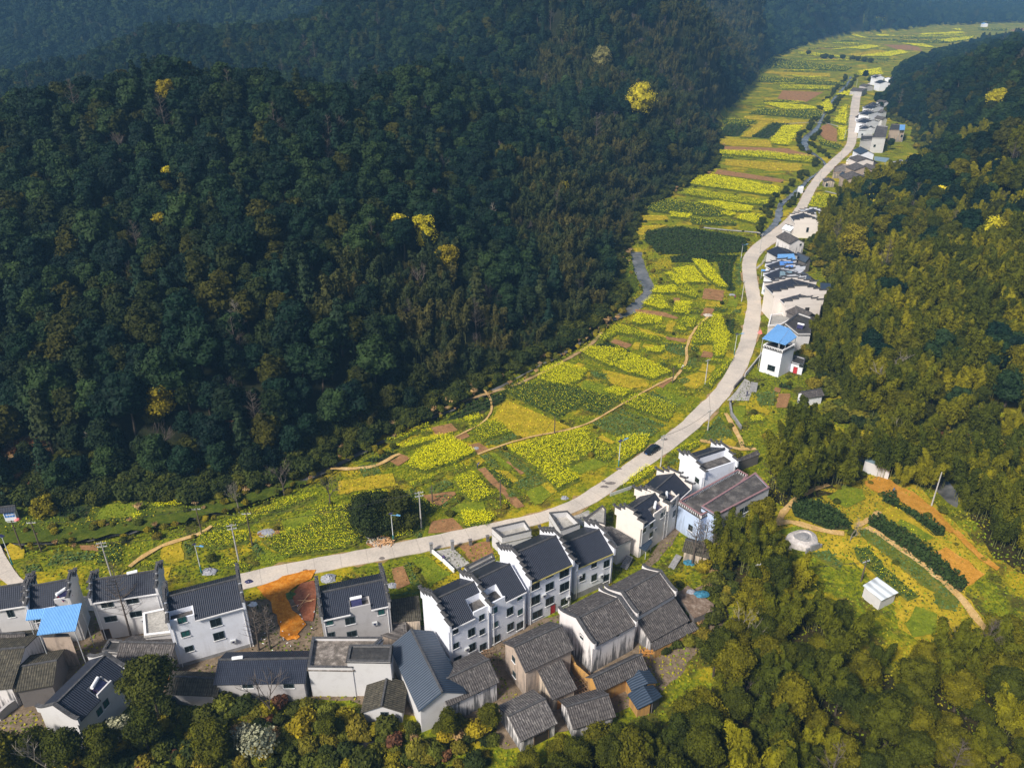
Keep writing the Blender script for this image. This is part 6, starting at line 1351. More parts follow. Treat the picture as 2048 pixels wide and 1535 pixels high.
flat_block('pale barn seen through the bamboo by the pond', 4, ((975, 415), (1000, 352), (1130, 400), (1125, 465)), 3.0, W_PALEG, T_GREYS, .0, M_TRIM, name='barn', cat='barn')
house('tiny white kiosk with a blue banner at the left edge', 11, (10, 208), (78, 200), 2.7, (45, 183), rise=.5, gable='plain', tile=T_NEW, wall=W_WHITE, eave=None, name='kiosk', cat='kiosk', key='K')
kh = HOUSES['K']; mb = MB(); mb.box(.15, kh['W'] - .15, -.05, -.02, .95, 2.05); link('banner', mb.mesh('banner', [T_DBLUE]), kh['root'])
mb = MB(); r_ = random.Random(5)
for i in range(8):
    x = kh['W'] * .22 + i * kh['W'] * .075
    mb.box(x, x + .07, -.062, -.052, 1.38, 1.68); mb.box(x + .08, x + .30, -.062, -.052, 1.60, 1.68); mb.box(x + .12, x + .28, -.062, -.052, 1.46, 1.52); mb.box(x + .2, x + .26, -.06, -.051, 1.36, 1.6)
link('lettering', mb.mesh('lettering', [M_TRIM]), kh['root'])

# smaller roofs that close the gaps in the rows
for i, (fr, A, B, h, L_, w_, t_, g_, lb) in enumerate((
 (6, (870, 740), (950, 735), 5.0, 7, W_WHITE, T_NEW, 'step', 'small white stepped house beside the balcony building'), (6, (940, 1190), (1040, 1180), 4.0, 8, W_DARK, T_OLD, 'plain', 'dark tiled outhouse right of the second stone house'),
 (6, (925, 1275), (1060, 1262), 3.6, 8, W_OLD, T_OLD, 'plain', 'low tiled outhouse right of the nearest stone house'), (6, (1045, 1245), (1180, 1240), 3.4, 6, W_WHITE, T_OLD, 'plain', 'low white outhouse before the small gabled house'),
 (6, (985, 470), (1055, 462), 5.5, 7, W_WHITE, T_NEW, 'step', 'white stepped gable peeping out behind the far row'), (6, (600, 1262), (650, 1262), 2.4, 4, W_OLDC, T_STEEL, 'plain', 'tiny lean shed left of the nearest stone house'),
 (6, (860, 245), (950, 240), 4.0, 8, W_GREY, T_OLD, 'plain', 'grey tiled shed at the upper road bend'), (6, (1080, 160), (1160, 172), 6.0, 8, W_WHITE, T_NEW, 'step', 'white stepped house right of the farthest one'),
 (5, (620, 545), (655, 540), 4.5, 6, W_DARK, T_STEEL, 'plain', 'dark shed tucked behind the blue canopies'), (5, (612, 700), (700, 695), 4.5, 6, W_DARK, T_STEEL, 'plain', 'slate shed between the wood and the broad gable'),
 (5, (352, 700), (385, 700), 3.5, 7, W_PALEG, T_GREYS, 'plain', 'pale porch roof on the road side of the row'), (5, (358, 830), (395, 830), 3.5, 8, W_CREAM, T_GREYS, 'plain', 'pale porch beside the broad white gable'),
 (5, (610, 985), (700, 960), 5.0, 7, W_DARK, T_OLD, 'plain', 'dark hipped roof touching the wood by the cream gable'), (5, (500, 310), (545, 300), 2.8, 4, W_PALEG, T_WHITE, 'plain', 'white sheet lean-to beside the cream gable house'))):
    house(lb, fr, A, B, h, D=8, gfront=L_, rise=1.3, group=GF, gable=g_, wall=w_, tile=t_, key='X%d' % i, eave=None, pipes=False)

house('tiny blue roofed hut far up the valley at the foot of the hazy hill', 12, (1810, 140), (1838, 140), 6.0, D=8, gfront=8, rise=1.5, group=GF, gable='plain', tile=T_SKY, key='FK', eave=None, name='hut', cat='hut')

for i, (fr, A, B, h, L_, w_, t_, lb) in enumerate(((6, (1062, 430), (1120, 425), 5.0, 7, W_WHITE, T_OLD, 'white house edge showing between the far row and the wood'), (6, (1050, 620), (1105, 615), 5.5, 7, W_PALEG, T_OLD, 'pale tiled house right of the middle stepped gable'),
  (6, (1040, 540), (1100, 532), 5.0, 7, W_WHITE, T_OLD, 'white tiled house right of the upper stepped gable'), (6, (905, 1120), (1000, 1112), 4.4, 7, W_DARK, T_OLD, 'dark tiled back house behind the cream hamlet house'),
  (6, (1075, 1320), (1160, 1310), 3.0, 6, W_WHITE, T_OLD, 'low white back house at the lower edge of the hamlet'), (6, (1385, 1200), (1450, 1195), 3.2, 6, W_OLD, T_OLD, 'small old house right of the bright blue awning'),
  (6, (775, 1150), (815, 1150), 3.0, 5, W_CREAM, T_GREYS, 'small porch roof left of the second stone house'), (6, (790, 600), (850, 598), 3.0, 5, W_WHITE, T_OLD, 'low white shed by the road below the far row'))):
    house(lb, fr, A, B, h, D=8, gfront=L_, rise=1.3, group=GF, gable='plain', wall=w_, tile=t_, key='Y%d' % i, eave=None, pipes=False)
# ------------------------------------------------------------------ street furniture
M_POLE = simple('concrete_pole', (0.42, 0.41, 0.40), .85, .2, 2); M_LAMPB = simple('blue_lamp_paint', (0.12, 0.32, 0.55), .5, .15, 2)
M_POLED = simple('old_wood_pole', (0.10, 0.08, 0.06), .9, .3, 3); M_LAMPW = simple('white_pole_paint', (0.62, 0.66, 0.70), .5, .1, 2)
M_WIRE = simple('wire', (0.03, 0.03, 0.03), .7, .1, 1); M_TEAL = simple('teal_paint', (0.02, 0.18, 0.20), .6, .2, 2)
LAMP_SRC = []
def street_lamp(px, py, ang, label, h=6.6):
    x, y = G0(px, py); e = empty('street_lamp', (x, y, 0), ang, label, 'street lamp', 'street lamps along the road')
    if not LAMP_SRC:
        mb = MB(); mb.cyl((0, 0, 1.6), (0, 0, h), .085, .06, 8); LAMP_SRC.append(('pole', mb.mesh('lamp_pole', [M_LAMPW])))
        mb = MB(); mb.cyl((0, 0, -.2), (0, 0, 1.6), .12, .12, 8); LAMP_SRC.append(('base', mb.mesh('lamp_base', [M_TEAL])))
        mb = MB(); mb.cyl((0, 0, h - .15), (1.5, 0, h + .25), .05, .04, 6); LAMP_SRC.append(('arm', mb.mesh('lamp_arm', [M_LAMPB])))
        mb = MB(); mb.hexa([(1.2, -.18, h + .18), (2.1, -.14, h + .32), (2.1, .14, h + .32), (1.2, .18, h + .18), (1.2, -.16, h + .36), (2.1, -.12, h + .42), (2.1, .12, h + .42), (1.2, .16, h + .36)]); LAMP_SRC.append(('lamp_head', mb.mesh('lamp_head', [M_LAMPB])))
        mb = MB(); mb.hexa([(-.45, -.3, h + .1), (.35, -.3, h + .35), (.35, .3, h + .35), (-.45, .3, h + .1), (-.45, -.3, h + .14), (.35, -.3, h + .39), (.35, .3, h + .39), (-.45, .3, h + .14)]); LAMP_SRC.append(('solar_panel', mb.mesh('lamp_panel', [M_PANEL])))
    for n_, me_ in LAMP_SRC: link(n_, me_, e)
    return e
for px, py, a, lb in ((1237, 932, .5, 'blue armed street lamp beside the rapeseed left of the car'), (1468, 710, .1, 'blue armed street lamp left of the bend below the tower house'), (1481, 523, .1, 'blue armed street lamp on the inner side of the upper bend'),
                      (787, 1082, -.4, 'street lamp between the woodpile and the crop rows'), (403, 1145, -.4, 'street lamp behind the white house by the orange earth'), (25, 1128, 2.9, 'blue street lamp by the road at the left edge'),
                      (1688, 281, .1, 'street lamp on the left of the road by the hamlet'), (1695, 252, .1, 'street lamp beside the curved brook path'), (1700, 220, .1, 'street lamp opposite the far white gables'), (1703, 200, .1, 'farthest street lamp before the road bends'), (1592, 400, .1, 'street lamp by the white pump house')):
    street_lamp(px, py, a, lb)
def pole(px, py, h, label, m=M_POLE, arms=1, rz=0.0, elev=False):
    p = G(px, py) if elev else (*G0(px, py), 0); e = empty('utility_pole', (p[0], p[1], p[2]), rz, label, 'utility pole', 'utility poles')
    mb = MB(); mb.cyl((0, 0, -.4), (0, 0, h), .17, .10, 8); link('shaft', mb.mesh('pole_shaft', [m]), e)
    for k in range(arms):
        z = h - .35 - k * .8; mb = MB(); mb.box(-.85, .85, -.05, .05, z, z + .1)
        for x in (-.75, -.3, .3, .75): mb.cyl((x, 0, z + .1), (x, 0, z + .32), .05, .04, 6)
        link('crossarm', mb.mesh('crossarm', [M_METAL]), e)
    return (p[0], p[1], p[2] + h - .2)
P_ = {}
for k, px, py, h, lb, m, ar, rz in (
  ('a', 843, 1057, 9.2, 'tall concrete pole above the crop rows by the road', M_POLE, 2, .3), ('b', 478, 1123, 9.0, 'concrete pole left of the rapeseed rows', M_POLE, 2, .3), ('c', 1321, 933, 8.5, 'concrete pole with crossarms right behind the car', M_POLE, 2, .6),
  ('d', 224, 1155, 8.5, 'concrete pole rising behind the grey three-storey house', M_POLE, 2, .2), ('e', 1410, 768, 7.5, 'pale pole in the plots left of the road bend', M_POLE, 1, .6), ('f', 1483, 603, 7.5, 'pole beside the road near the rubbish heap', M_POLE, 1, .8),
  ('g', 1519, 507, 8.0, 'pole on the right of the upper road bend', M_POLE, 1, .8), ('h', 1001, 1011, 6.5, 'thin dark wooden pole among the soil strips', M_POLED, 0, 0), ('i', 1109, 868, 5.0, 'thin wooden pole beside the field path', M_POLED, 0, 0),
  ('j', 865, 1005, 4.5, 'short dark pole by the brown plots', M_POLED, 0, 0), ('k', 1345, 765, 5.0, 'thin wooden pole where two paths meet', M_POLED, 0, 0), ('l', 44, 1098, 7.0, 'dark pole by the kiosk at the far left', M_POLED, 1, .1),
  ('m', 82, 1100, 7.0, 'dark pole right of the kiosk', M_POLED, 1, .1), ('n', 404, 1068, 6.5, 'dark pole by the end of the concrete path', M_POLED, 1, .1), ('o', 505, 1090, 8.0, 'dark leaning pole by the white tarpaulin bed', M_POLED, 1, .1),
  ('q', 1680, 325, 8.0, 'pole at the fork below the hamlet', M_POLE, 1, .9), ('r', 1637, 373, 8.0, 'pole right of the road by the stone hut', M_POLE, 1, .9), ('s', 1712, 176, 8.0, 'farthest pole at the upper road bend', M_POLE, 1, .9), ('t', 1415, 862, 6.0, 'pole beside the ramp lane', M_POLE, 1, .5)):
    P_[k] = pole(px, py, h, lb, m, ar, rz)
P_['u'] = pole(*Z(4, 1366, 682), 8.5, 'white pole standing at the edge of the knoll and the bamboo', M_POLE, 0, 0, True)
P_['v'] = pole(*Z(4, 308, 1190), 6.5, 'grey pole rising from the bamboo left of the white shed', M_POLE, 1, .4, True)
P_['w'] = pole(*Z(4, 950, 1128), 5.0, 'dark pole beside the white sheet roofed shed', M_POLED, 1, .4, True)
def cable(a, b, sag, label):
    mb = MB(); n = 12; A = Vector(P_[a]); B = Vector(P_[b]); pr = None
    for i in range(n + 1):
        t = i / n; p = A.lerp(B, t) - Vector((0, 0, sag * 4 * t * (1 - t)))
        if pr is not None: mb.cyl(pr, p, .035, .035, 4, cap=False)
        pr = p
    tag(mb.build('overhead_cable', [M_WIRE]), label, 'cable', 'overhead cables between the poles')
for a, b, lb in (('l', 'm', 'cable between the two dark poles near the kiosk'), ('m', 'n', 'long cable crossing the left meadow'), ('n', 'o', 'cable above the concrete path end'), ('o', 'a', 'cable crossing above the rapeseed rows'), ('d', 'b', 'cable from the grey house pole to the rapeseed'),
                ('b', 'a', 'cable along the road above the rapeseed'), ('a', 'h', 'cable from the tall pole into the plots'), ('h', 'i', 'cable between the thin wooden poles'), ('c', 't', 'cable from the pole behind the car up the road'), ('t', 'e', 'cable crossing the road bend'), ('v', 'w', 'cable above the bamboo by the white shed')):
    cable(a, b, .9, lb)

# ------------------------------------------------------------------ the car
def car():
    a = Vector(G0(1291, 912)); b = Vector(G0(1316, 896)); d = (a - b).normalized(); c = (a + b) / 2; rz = math.atan2(d.y, d.x)
    e = empty('parked_car', (c.x, c.y, .17), rz, 'dark blue saloon car driving on the pale concrete road', 'car')
    paint, t, bs = mat('dark_car_paint', .22, .6); bs.inputs['Base Color'].default_value = (0.015, 0.022, 0.032, 1); bs.inputs['Metallic'].default_value = .3
    L, Wd = 4.7, 1.82
    # body cross sections along x: (x, half width, sill z, belt z)
    secs = [(-2.32, .66, .42, .78), (-2.2, .82, .30, .90), (-1.6, .90, .24, .98), (-.6, .91, .22, .95), (.6, .91, .22, .93), (1.4, .90, .22, .88), (2.0, .84, .26, .76), (2.3, .70, .34, .62)]
    V = []; Fc = []
    for x, hw, z0, z1 in secs:
        V += [(x, -hw * .92, z0), (x, -hw, (z0 + z1) / 2), (x, -hw * .94, z1 - .04), (x, -hw * .80, z1 + .02), (x, 0, z1 + .06), (x, hw * .80, z1 + .02), (x, hw * .94, z1 - .04), (x, hw, (z0 + z1) / 2), (x, hw * .92, z0)]
    k = 9
    for i in range(len(secs) - 1):
        for j in range(k): jn = (j + 1) % k; Fc.append((i * k + j, (i + 1) * k + j, (i + 1) * k + jn, i * k + jn))
    Fc.append(tuple(range(k))[::-1]); Fc.append(tuple((len(secs) - 1) * k + j for j in range(k)))
    me = bpy.data.meshes.new('car_body'); me.from_pydata(V, [], Fc); me.materials.append(paint); me.polygons.foreach_set('use_smooth', [True] * len(Fc)); me.update(); link('body', me, e)
    cb = [(-1.75, .78, .98), (-1.15, .64, 1.40), (.15, .64, 1.44), (1.05, .76, .95)]; mb = MB()
    for (x0, w0, z0), (x1, w1, z1) in zip(cb[:-1], cb[1:]): mb.face([(x0, -w0, z0), (x1, -w1, z1), (x1, w1, z1), (x0, w0, z0)], 0 if x0 == -1.15 else 1)
    for s in (-1, 1): mb.face([(cb[0][0], s * cb[0][1], cb[0][2] - .05), (cb[3][0], s * cb[3][1], cb[3][2] - .05), (cb[2][0], s * cb[2][1], cb[2][2]), (cb[1][0], s * cb[1][1], cb[1][2])][::s], 1)
    link('cabin', mb.mesh('car_cabin', [paint, M_GLASS]), e)
    for s in (-1, 1):
        mb = MB(); mb.box(-.05, .12, -.1, .1, -.06, .06); o = link('mirror', mb.mesh('car_mirror', [paint]), e); o.location = (.8, s * 1.0, .98)
        mb = MB(); mb.hexa([(2.05, s * .45 - .18, .58), (2.24, s * .45 - .18, .56), (2.16, s * .45 + .2, .56), (1.98, s * .45 + .2, .58), (2.0, s * .45 - .18, .74), (2.22, s * .45 - .18, .66), (2.13, s * .45 + .2, .68), (1.94, s * .45 + .2, .76)]); link('headlight', mb.mesh('headlight', [M_TRIM]), e)
        for x in (-1.42, 1.42):
            mb = MB(); mb.cyl((x, s * .72, .30), (x, s * .93, .30), .32, .32, 16); wv = link('wheel', mb.mesh('tyre', [M_WIRE]), e); mb = MB(); mb.cyl((x, s * .90, .30), (x, s * .945, .30), .19, .19, 12); link('rim', mb.mesh('rim', [M_METAL]), wv)
    mb = MB(); mb.box(2.27, 2.33, -.26, .26, .36, .50); link('number_plate', mb.mesh('number_plate', [T_DBLUE]), e)
    mb = MB(); mb.box(2.10, 2.29, -.42, .42, .56, .62); link('chrome_strip', mb.mesh('chrome_strip', [M_TRIM]), e)
car()
# patches and manholes on the road
M_PATCH = simple('dark_repair_patch', (0.16, 0.14, 0.13), .9, .35, 2)
for i, (px, py, rx_, ry_, lb) in enumerate(((1329, 879, .8, .5, 'oval manhole cover on the road ahead of the car'), (1221, 967, 1.3, .6, 'long dark repair patch on the road, right one'), (1209, 974, .9, .5, 'dark repair patch beside the longer one'), (1238, 938, .7, .4, 'dark patch at the foot of the lamp'),
                                  (764, 1117, .6, .45, 'brown manhole cover on the road above the grey terrace house'), (1207, 963, .5, .4, 'small dark stain at the road edge'), (611, 1141, .5, .3, 'small dark stain near the orange earth'), (1518, 664, .6, .3, 'dark patch on the road above the blue canopy'))):
    x, y = G0(px, py); r = random.Random(i); mb = MB()
    mb.face([(x + rx_ * math.cos(a) * r.uniform(.8, 1.15), y + ry_ * math.sin(a) * r.uniform(.8, 1.15), .175 + .001 * i) for a in np.linspace(0, 6.28, 15)[:-1]]); tag(mb.build('road_patch', [M_PATCH]), lb, 'road patch')

# ------------------------------------------------------------------ solar water heaters
def heater(x, y, z, rz, label, frame=M_RED):
    e = empty('solar_water_heater', (x, y, z), rz, label, 'solar heater', 'solar water heaters on the roofs')
    mb = MB(); mb.cyl((-.95, .5, 1.15), (.95, .5, 1.15), .27, .27, 12); link('tank', mb.mesh('heater_tank', [M_TANK]), e)
    mb = MB(); mb.hexa([(-.85, -.75, .12), (.85, -.75, .12), (.85, .35, 1.0), (-.85, .35, 1.0), (-.85, -.75, .18), (.85, -.75, .18), (.85, .35, 1.06), (-.85, .35, 1.06)]); link('collector', mb.mesh('collector', [M_PANEL]), e)
    mb = MB()
    for s in (-.8, .8): mb.cyl((s, .5, 0), (s, .5, .95), .035, .035, 5); mb.cyl((s, -.75, 0), (s, -.75, .15), .035, .035, 5); mb.cyl((s, -.75, .04), (s, .5, .04), .03, .03, 5); mb.cyl((s, -.1, 0), (s, .5, .9), .03, .03, 5)
    link('stand', mb.mesh('heater_stand', [frame]), e)
def heater_on(key, fx, fy, rz, label, frame=M_RED, dz=0.1):
    h = HOUSES[key]; x, y, z = to_world(h, h['W'] * fx, h['yr'] * fy, h['h'] + dz); heater(x, y, z, h['rz'] + rz, label, frame)
M_PURP = simple('purple_frame', (0.10, 0.06, 0.25), .6, .2, 2)
heater_on('N2', .84, .32, .8, 'solar heater with red stand in the roof notch behind the blue canopy'); heater_on('N5', .53, .30, 0, 'solar heater with red stand on the grey house terrace')
heater_on('O16', .57, .33, .3, 'solar heater with purple stand on the bottom left house', M_PURP); heater_on('N11', .25, .3, .5, 'white solar heater with blue stand above the lane', M_LAMPB)
heater_on('N10', .75, .3, .5, 'dark framed solar heater on the cream gabled house', M_METAL)
x_, y_ = G0(*Z(5, 575, 1060), 5.6); heater(x_, y_, 5.6, -.6, 'solar heater on the dark flat roof behind the tower', M_METAL)
for k_, (fx, lb) in {'N3': (.62, 'white heater tank lying near the ridge of the grey three-storey house'), 'O13': (.20, 'white heater tank on the ridge of the low slate house')}.items():
    h_ = HOUSES[k_]; mb = MB(); mb.cyl((-.8, 0, 0), (.8, 0, 0), .27, .27, 12); o = mb.build('water_tank', [M_TANK]); xw, yw, zw = to_world(h_, h_['W'] * fx, h_['yr'] * 1.0, h_['zr'] + .42); o.location = (xw, yw, zw); o.rotation_euler = (0, 0, h_['rz'] + .15); tag(o, lb, 'water tank')

# ------------------------------------------------------------------ clutter
def heap(px, py, r0, hgt, m, name, label, cat, z=0.0, seed=1, elev=False):
    p = G0(px, py, z) if not elev else G(px, py)[:2]; zz = z if not elev else hzs(*p); rs = np.random.RandomState(seed); mb = MB(); n = 11; rings = 5; R_ = [[(p[0] + r0 * (1 - k / rings) * math.cos(2 * math.pi * j / n) * rs.uniform(.75, 1.2), p[1] + r0 * .8 * (1 - k / rings) * math.sin(2 * math.pi * j / n) * rs.uniform(.75, 1.2), zz + hgt * (k / rings) ** .7 * rs.uniform(.6, 1.15)) for j in range(n)] for k in range(rings)]
    for k in range(rings - 1):
        for j in range(n): mb.face([R_[k][j], R_[k][(j + 1) % n], R_[k + 1][(j + 1) % n], R_[k + 1][j]])
    mb.face(R_[-1]); tag(mb.build(name, [m]), label, cat)
def pile(px, py, n, ext, m, name, label, cat, L=1.6, z=0.0, seed=1, rad=.07):
    x, y = G0(px, py, z); rs = random.Random(seed); mb = MB()
    for i in range(n):
        a = rs.uniform(-.5, .5) + rs.choice((0, 1.5)); cx_, cy_, cz_ = x + rs.gauss(0, ext), y + rs.gauss(0, ext * .7), z + rs.uniform(.05, .6); l = L * rs.uniform(.5, 1)
        mb.cyl((cx_ - l / 2 * math.cos(a), cy_ - l / 2 * math.sin(a), cz_), (cx_ + l / 2 * math.cos(a), cy_ + l / 2 * math.sin(a), cz_ + rs.uniform(-.15, .15)), rad, rad, 5)
    tag(mb.build(name, [m]), label, cat, None, 'stuff' if n > 40 else None)
M_TARP = simple('grey_plastic_sheet', (0.27, 0.28, 0.32), .5, .35, 3, .4, .05); M_TARPB = simple('blue_tarpaulin', (0.03, 0.15, 0.24), .7, .5, 2.5, .4, .06); M_FIREW = simple('split_firewood', (0.55, 0.33, 0.17), .9, .35, 5); M_ASH = simple('burnt_ground', (0.02, 0.02, 0.022), .95, .5, 2, .1)
M_GRAVEL = simple('pale_gravel', (0.42, 0.38, 0.33), .95, .3, 5, .1, .05); M_PINKT = simple('pink_cloth', (0.75, 0.20, 0.20), .8, .2, 3); M_STRAW = simple('dry_straw', (0.40, 0.27, 0.13), .95, .35, 4)
heap(757, 1083, 2.2, .35, M_GRAVEL, 'gravel_heap', 'pale gravel heap beside the firewood', 'gravel heap', seed=2); pile(768, 1086, 90, .9, M_FIREW, 'firewood', 'orange split firewood piled at the road edge', 'firewood', .6, seed=3, rad=.09)
pile(732, 1042, 9, .5, M_WOOD, 'timber_poles', 'long grey timber poles leaning by the bamboo', 'timber', 7, seed=4); heap(740, 1073, .9, .35, M_TARP, 'plastic_sheet', 'crumpled grey plastic sheet by the gravel heap', 'plastic sheet', seed=5)
heap(535, 1065, 1.8, .3, M_TARP, 'plastic_sheet', 'flat grey plastic sheet covering a seed bed', 'plastic sheet', seed=6); heap(952, 897, .9, .6, M_TARP, 'plastic_sheet', 'grey plastic mound on the bare plot', 'plastic sheet', seed=7); heap(1129, 996, .9, .7, M_TARP, 'plastic_sheet', 'grey covered heap beside the road', 'plastic sheet', seed=8)
heap(*Z(1, 1925, 222), 1.6, .9, M_TARP, 'rubble_heap', 'pale rubble heap beside the red earth', 'rubble', seed=9); heap(*Z(1, 1478, 375), .9, .5, M_TRIM, 'sacks', 'white sacks lying beside the white house', 'sacks', seed=10); heap(*Z(1, 1228, 185), 1.6, .8, M_TARP, 'plastic_sheet', 'grey tarpaulin behind the white house', 'plastic sheet', seed=11)
heap(*Z(1, 1455, 245), 1.0, .5, M_PANEL, 'rubbish_heap', 'dark rubbish heap at the road edge', 'rubbish', seed=12); heap(*Z(3, 1322, 990), 1.4, .6, M_TARPB, 'blue_tarpaulin', 'crumpled blue tarpaulin on the rubble roof', 'tarpaulin', z=2.85, seed=13); heap(*Z(3, 1265, 975), .9, .5, M_TARP, 'plastic_sheet', 'crumpled white sheet beside the blue tarpaulin', 'plastic sheet', z=2.85, seed=14)
heap(*Z(7, 860, 915), 1.8, .7, M_GRAVEL, 'rubble_heap', 'pale rubble heap in the plots left of the road bend', 'rubble', seed=15); heap(*Z(7, 1038, 765), 1.3, .4, M_TARP, 'plastic_sheet', 'pale plastic sheet beside the upper road', 'plastic sheet', seed=16); heap(*Z(3, 1255, 805), 1.2, .9, M_TARPB, 'blue_tarpaulin', 'blue tarpaulin beside the thatched hut', 'tarpaulin', seed=17)
heap(*Z(3, 1385, 850), .8, .4, M_TARP, 'plastic_sheet', 'torn grey sheet below the blue building', 'plastic sheet', seed=18); heap(*Z(2, 475, 1370), 2.6, .3, M_ASH, 'ash_patch', 'black burnt patch in the scrub below the village', 'ash patch', seed=19); heap(*Z(1, 70, 265 * 0 + 30), .01, .01, M_ASH, 'ash_patch', 'small burnt patch near the left edge', 'ash patch', seed=20) if False else None
heap(35, 1039, .7, .7, M_PINKT, 'parasol', 'pink red cloth cover beside the kiosk', 'cover', seed=21); heap(*Z(5, 268, 1098), .8, 1.2, M_PINKT, 'parasol', 'pink parasol at the roadside above the tower house', 'parasol', seed=22); heap(*Z(2, 655, 440), 1.1, .5, M_TARP, 'plastic_tunnel', 'grey plastic tunnel over a garden bed', 'plastic sheet', seed=23)
heap(*Z(1, 1700, 325), 1.1, 1.0, M_VEG, 'cabbage_heap', 'clump of green weeds on the orange earth', 'weeds', seed=24); pile(*Z(1, 1780, 370), 4, .2, M_FIREW, 'timber_planks', 'two long pale planks lying on the red earth', 'planks', 5, seed=25); pile(*Z(3, 100, 1340), 40, 1.6, M_WOOD, 'bamboo_poles', 'tangle of grey bamboo poles beside the stone house', 'bamboo poles', 3, seed=26, rad=.05)
pile(*Z(3, 1000, 1345), 20, .8, M_WOODO, 'timber_planks', 'orange timber stacked below the curved gable', 'timber', 2.5, seed=27); heap(*Z(3, 1850 - 40, 730), 1.8, .5, M_GRAVEL, 'rubble_heap', 'pinkish rubble beside the round stone tomb', 'rubble', seed=28, elev=True)
pile(*Z(0, 570, 1262), 30, 3.2, M_TRIM, 'litter', 'scraps of white litter beside the orange earth', 'litter', .35, seed=29)
# bamboo drying rack
x, y = G0(*Z(2, 1775, 1040)); mb = MB()
for i in range(9): mb.cyl((-2 + i * .5, -1.6, 1.0), (-2 + i * .5, 1.6, 1.1), .05, .05, 5)
for j in range(5): mb.cyl((-2.2, -1.5 + j * .75, 1.12), (2.2, -1.5 + j * .75, 1.12), .05, .05, 5)
for a, b in ((-2, -1.5), (2, -1.5), (-2, 1.5), (2, 1.5)): mb.cyl((a, b, -.2), (a, b, 1.1), .06, .06, 5)
o = mb.build('drying_rack', [M_WOOD]); o.location = (x, y, 0); o.rotation_euler = (0, 0, .5); tag(o, 'lattice drying rack of bamboo poles beside the ochre wall', 'rack')
# ochre garden wall
def wall_line(fr, pts, hgt, th, m, name, label, cat, elev=False):
    P = [G(*Z(fr, *p))[:2] if elev else G0(*Z(fr, *p)) for p in pts]; mb = MB()
    for i, (a, b) in enumerate(zip(P[:-1], P[1:])):
        a = Vector(a); b = Vector(b); d = (b - a).normalized(); n = Vector((-d.y, d.x)) * th / 2; a = a - d * th * .4 * (i > 0); za, zb = hzs(*a), hzs(*b)
        mb.hexa([(*(a - n), za - .3), (*(b - n), zb - .3), (*(b + n), zb - .3), (*(a + n), za - .3), (*(a - n), za + hgt + .002 * i), (*(b - n), zb + hgt + .002 * i), (*(b + n), zb + hgt), (*(a + n), za + hgt)])
    tag(mb.build(name, [m]), label, cat)
wall_line(2, ((1700, 900), (1725, 960), (1830, 1050)), 2.2, .35, W_EARTH, 'garden_wall', 'ochre earth garden wall between two old houses', 'wall')
wall_line(4, ((175, 85), (185, 150), (240, 230)), 1.0, .4, M_PLINTH, 'retaining_wall', 'curved grey retaining wall below the ramp lane', 'wall'); wall_line(7, ((1130, 1365), (1200, 1280), (1270, 1190)), 1.2, .3, W_GREY, 'ramp_parapet', 'grey parapet of the ramp left of the tower house', 'wall')
wall_line(7, ((1050, 1455), (1090, 1410), (1120, 1380)), 1.0, .3, W_DARK, 'roadside_wall', 'dark roadside wall above the ramp lane', 'wall'); wall_line(2, ((885, 245), (940, 290), (1020, 365)), .9, .25, M_TRIM, 'yard_wall', 'low white wall along the concrete yard', 'wall')
wall_line(3, ((790, 415), (850, 395), (915, 372)), .8, .12, M_METAL, 'railing', 'metal railing between the rapeseed and the cream house', 'railing')
wall_line(1, ((0, 1055), (60, 1000), (125, 955)), 1.6, .5, W_GREY, 'retaining_wall', 'grey retaining wall at the bottom left corner', 'wall')
for i, (a, b, lb) in enumerate(((887, 247, 'concrete gate pillar nearest the garden'), (1010, 232, 'concrete gate pillar at the yard and soil plot corner'), (1115, 205, 'dark short pillar before the road'), (1216, 182, 'dark short pillar nearest the roof yard'))):
    x, y = G0(*Z(2, a, b)); mb = MB(); hh_ = 2.2 if i < 2 else 1.3; mb.box(-.28, .28, -.28, .28, -.2, hh_); mb.box(-.36, .36, -.36, .36, hh_, hh_ + .12); o = mb.build('gate_pillar', [M_PLINTH if i < 2 else W_DARK]); o.location = (x, y, 0); o.rotation_euler = (0, 0, .3); tag(o, lb, 'pillar', 'pillars along the road edge')
# steps below the ramp and garden steps
def stairs(px, py, rz, n, wd, label, elev=False, rise=.17, go=.3, z=0.0):
    p = G0(px, py); mb = MB()
    for i in range(n): mb.box(0, wd, i * go, n * go + .1, -.2 + z, z + rise * (i + 1))
    o = mb.build('stairs', [M_PLINTH]); o.location = (p[0], p[1], 0); o.rotation_euler = (0, 0, rz); tag(o, label, 'stairs')
stairs(*Z(7, 1165, 1470), -.35, 9, 1.8, 'concrete steps rising to the ramp beside the tower house'); stairs(*Z(3, 1130, 830), -.6, 7, 1.2, 'garden steps beside the thatched hut', go=.5, rise=.1); stairs(*Z(3, 850, 830), -.6, 8, 1.4, 'mossy steps behind the row end house')
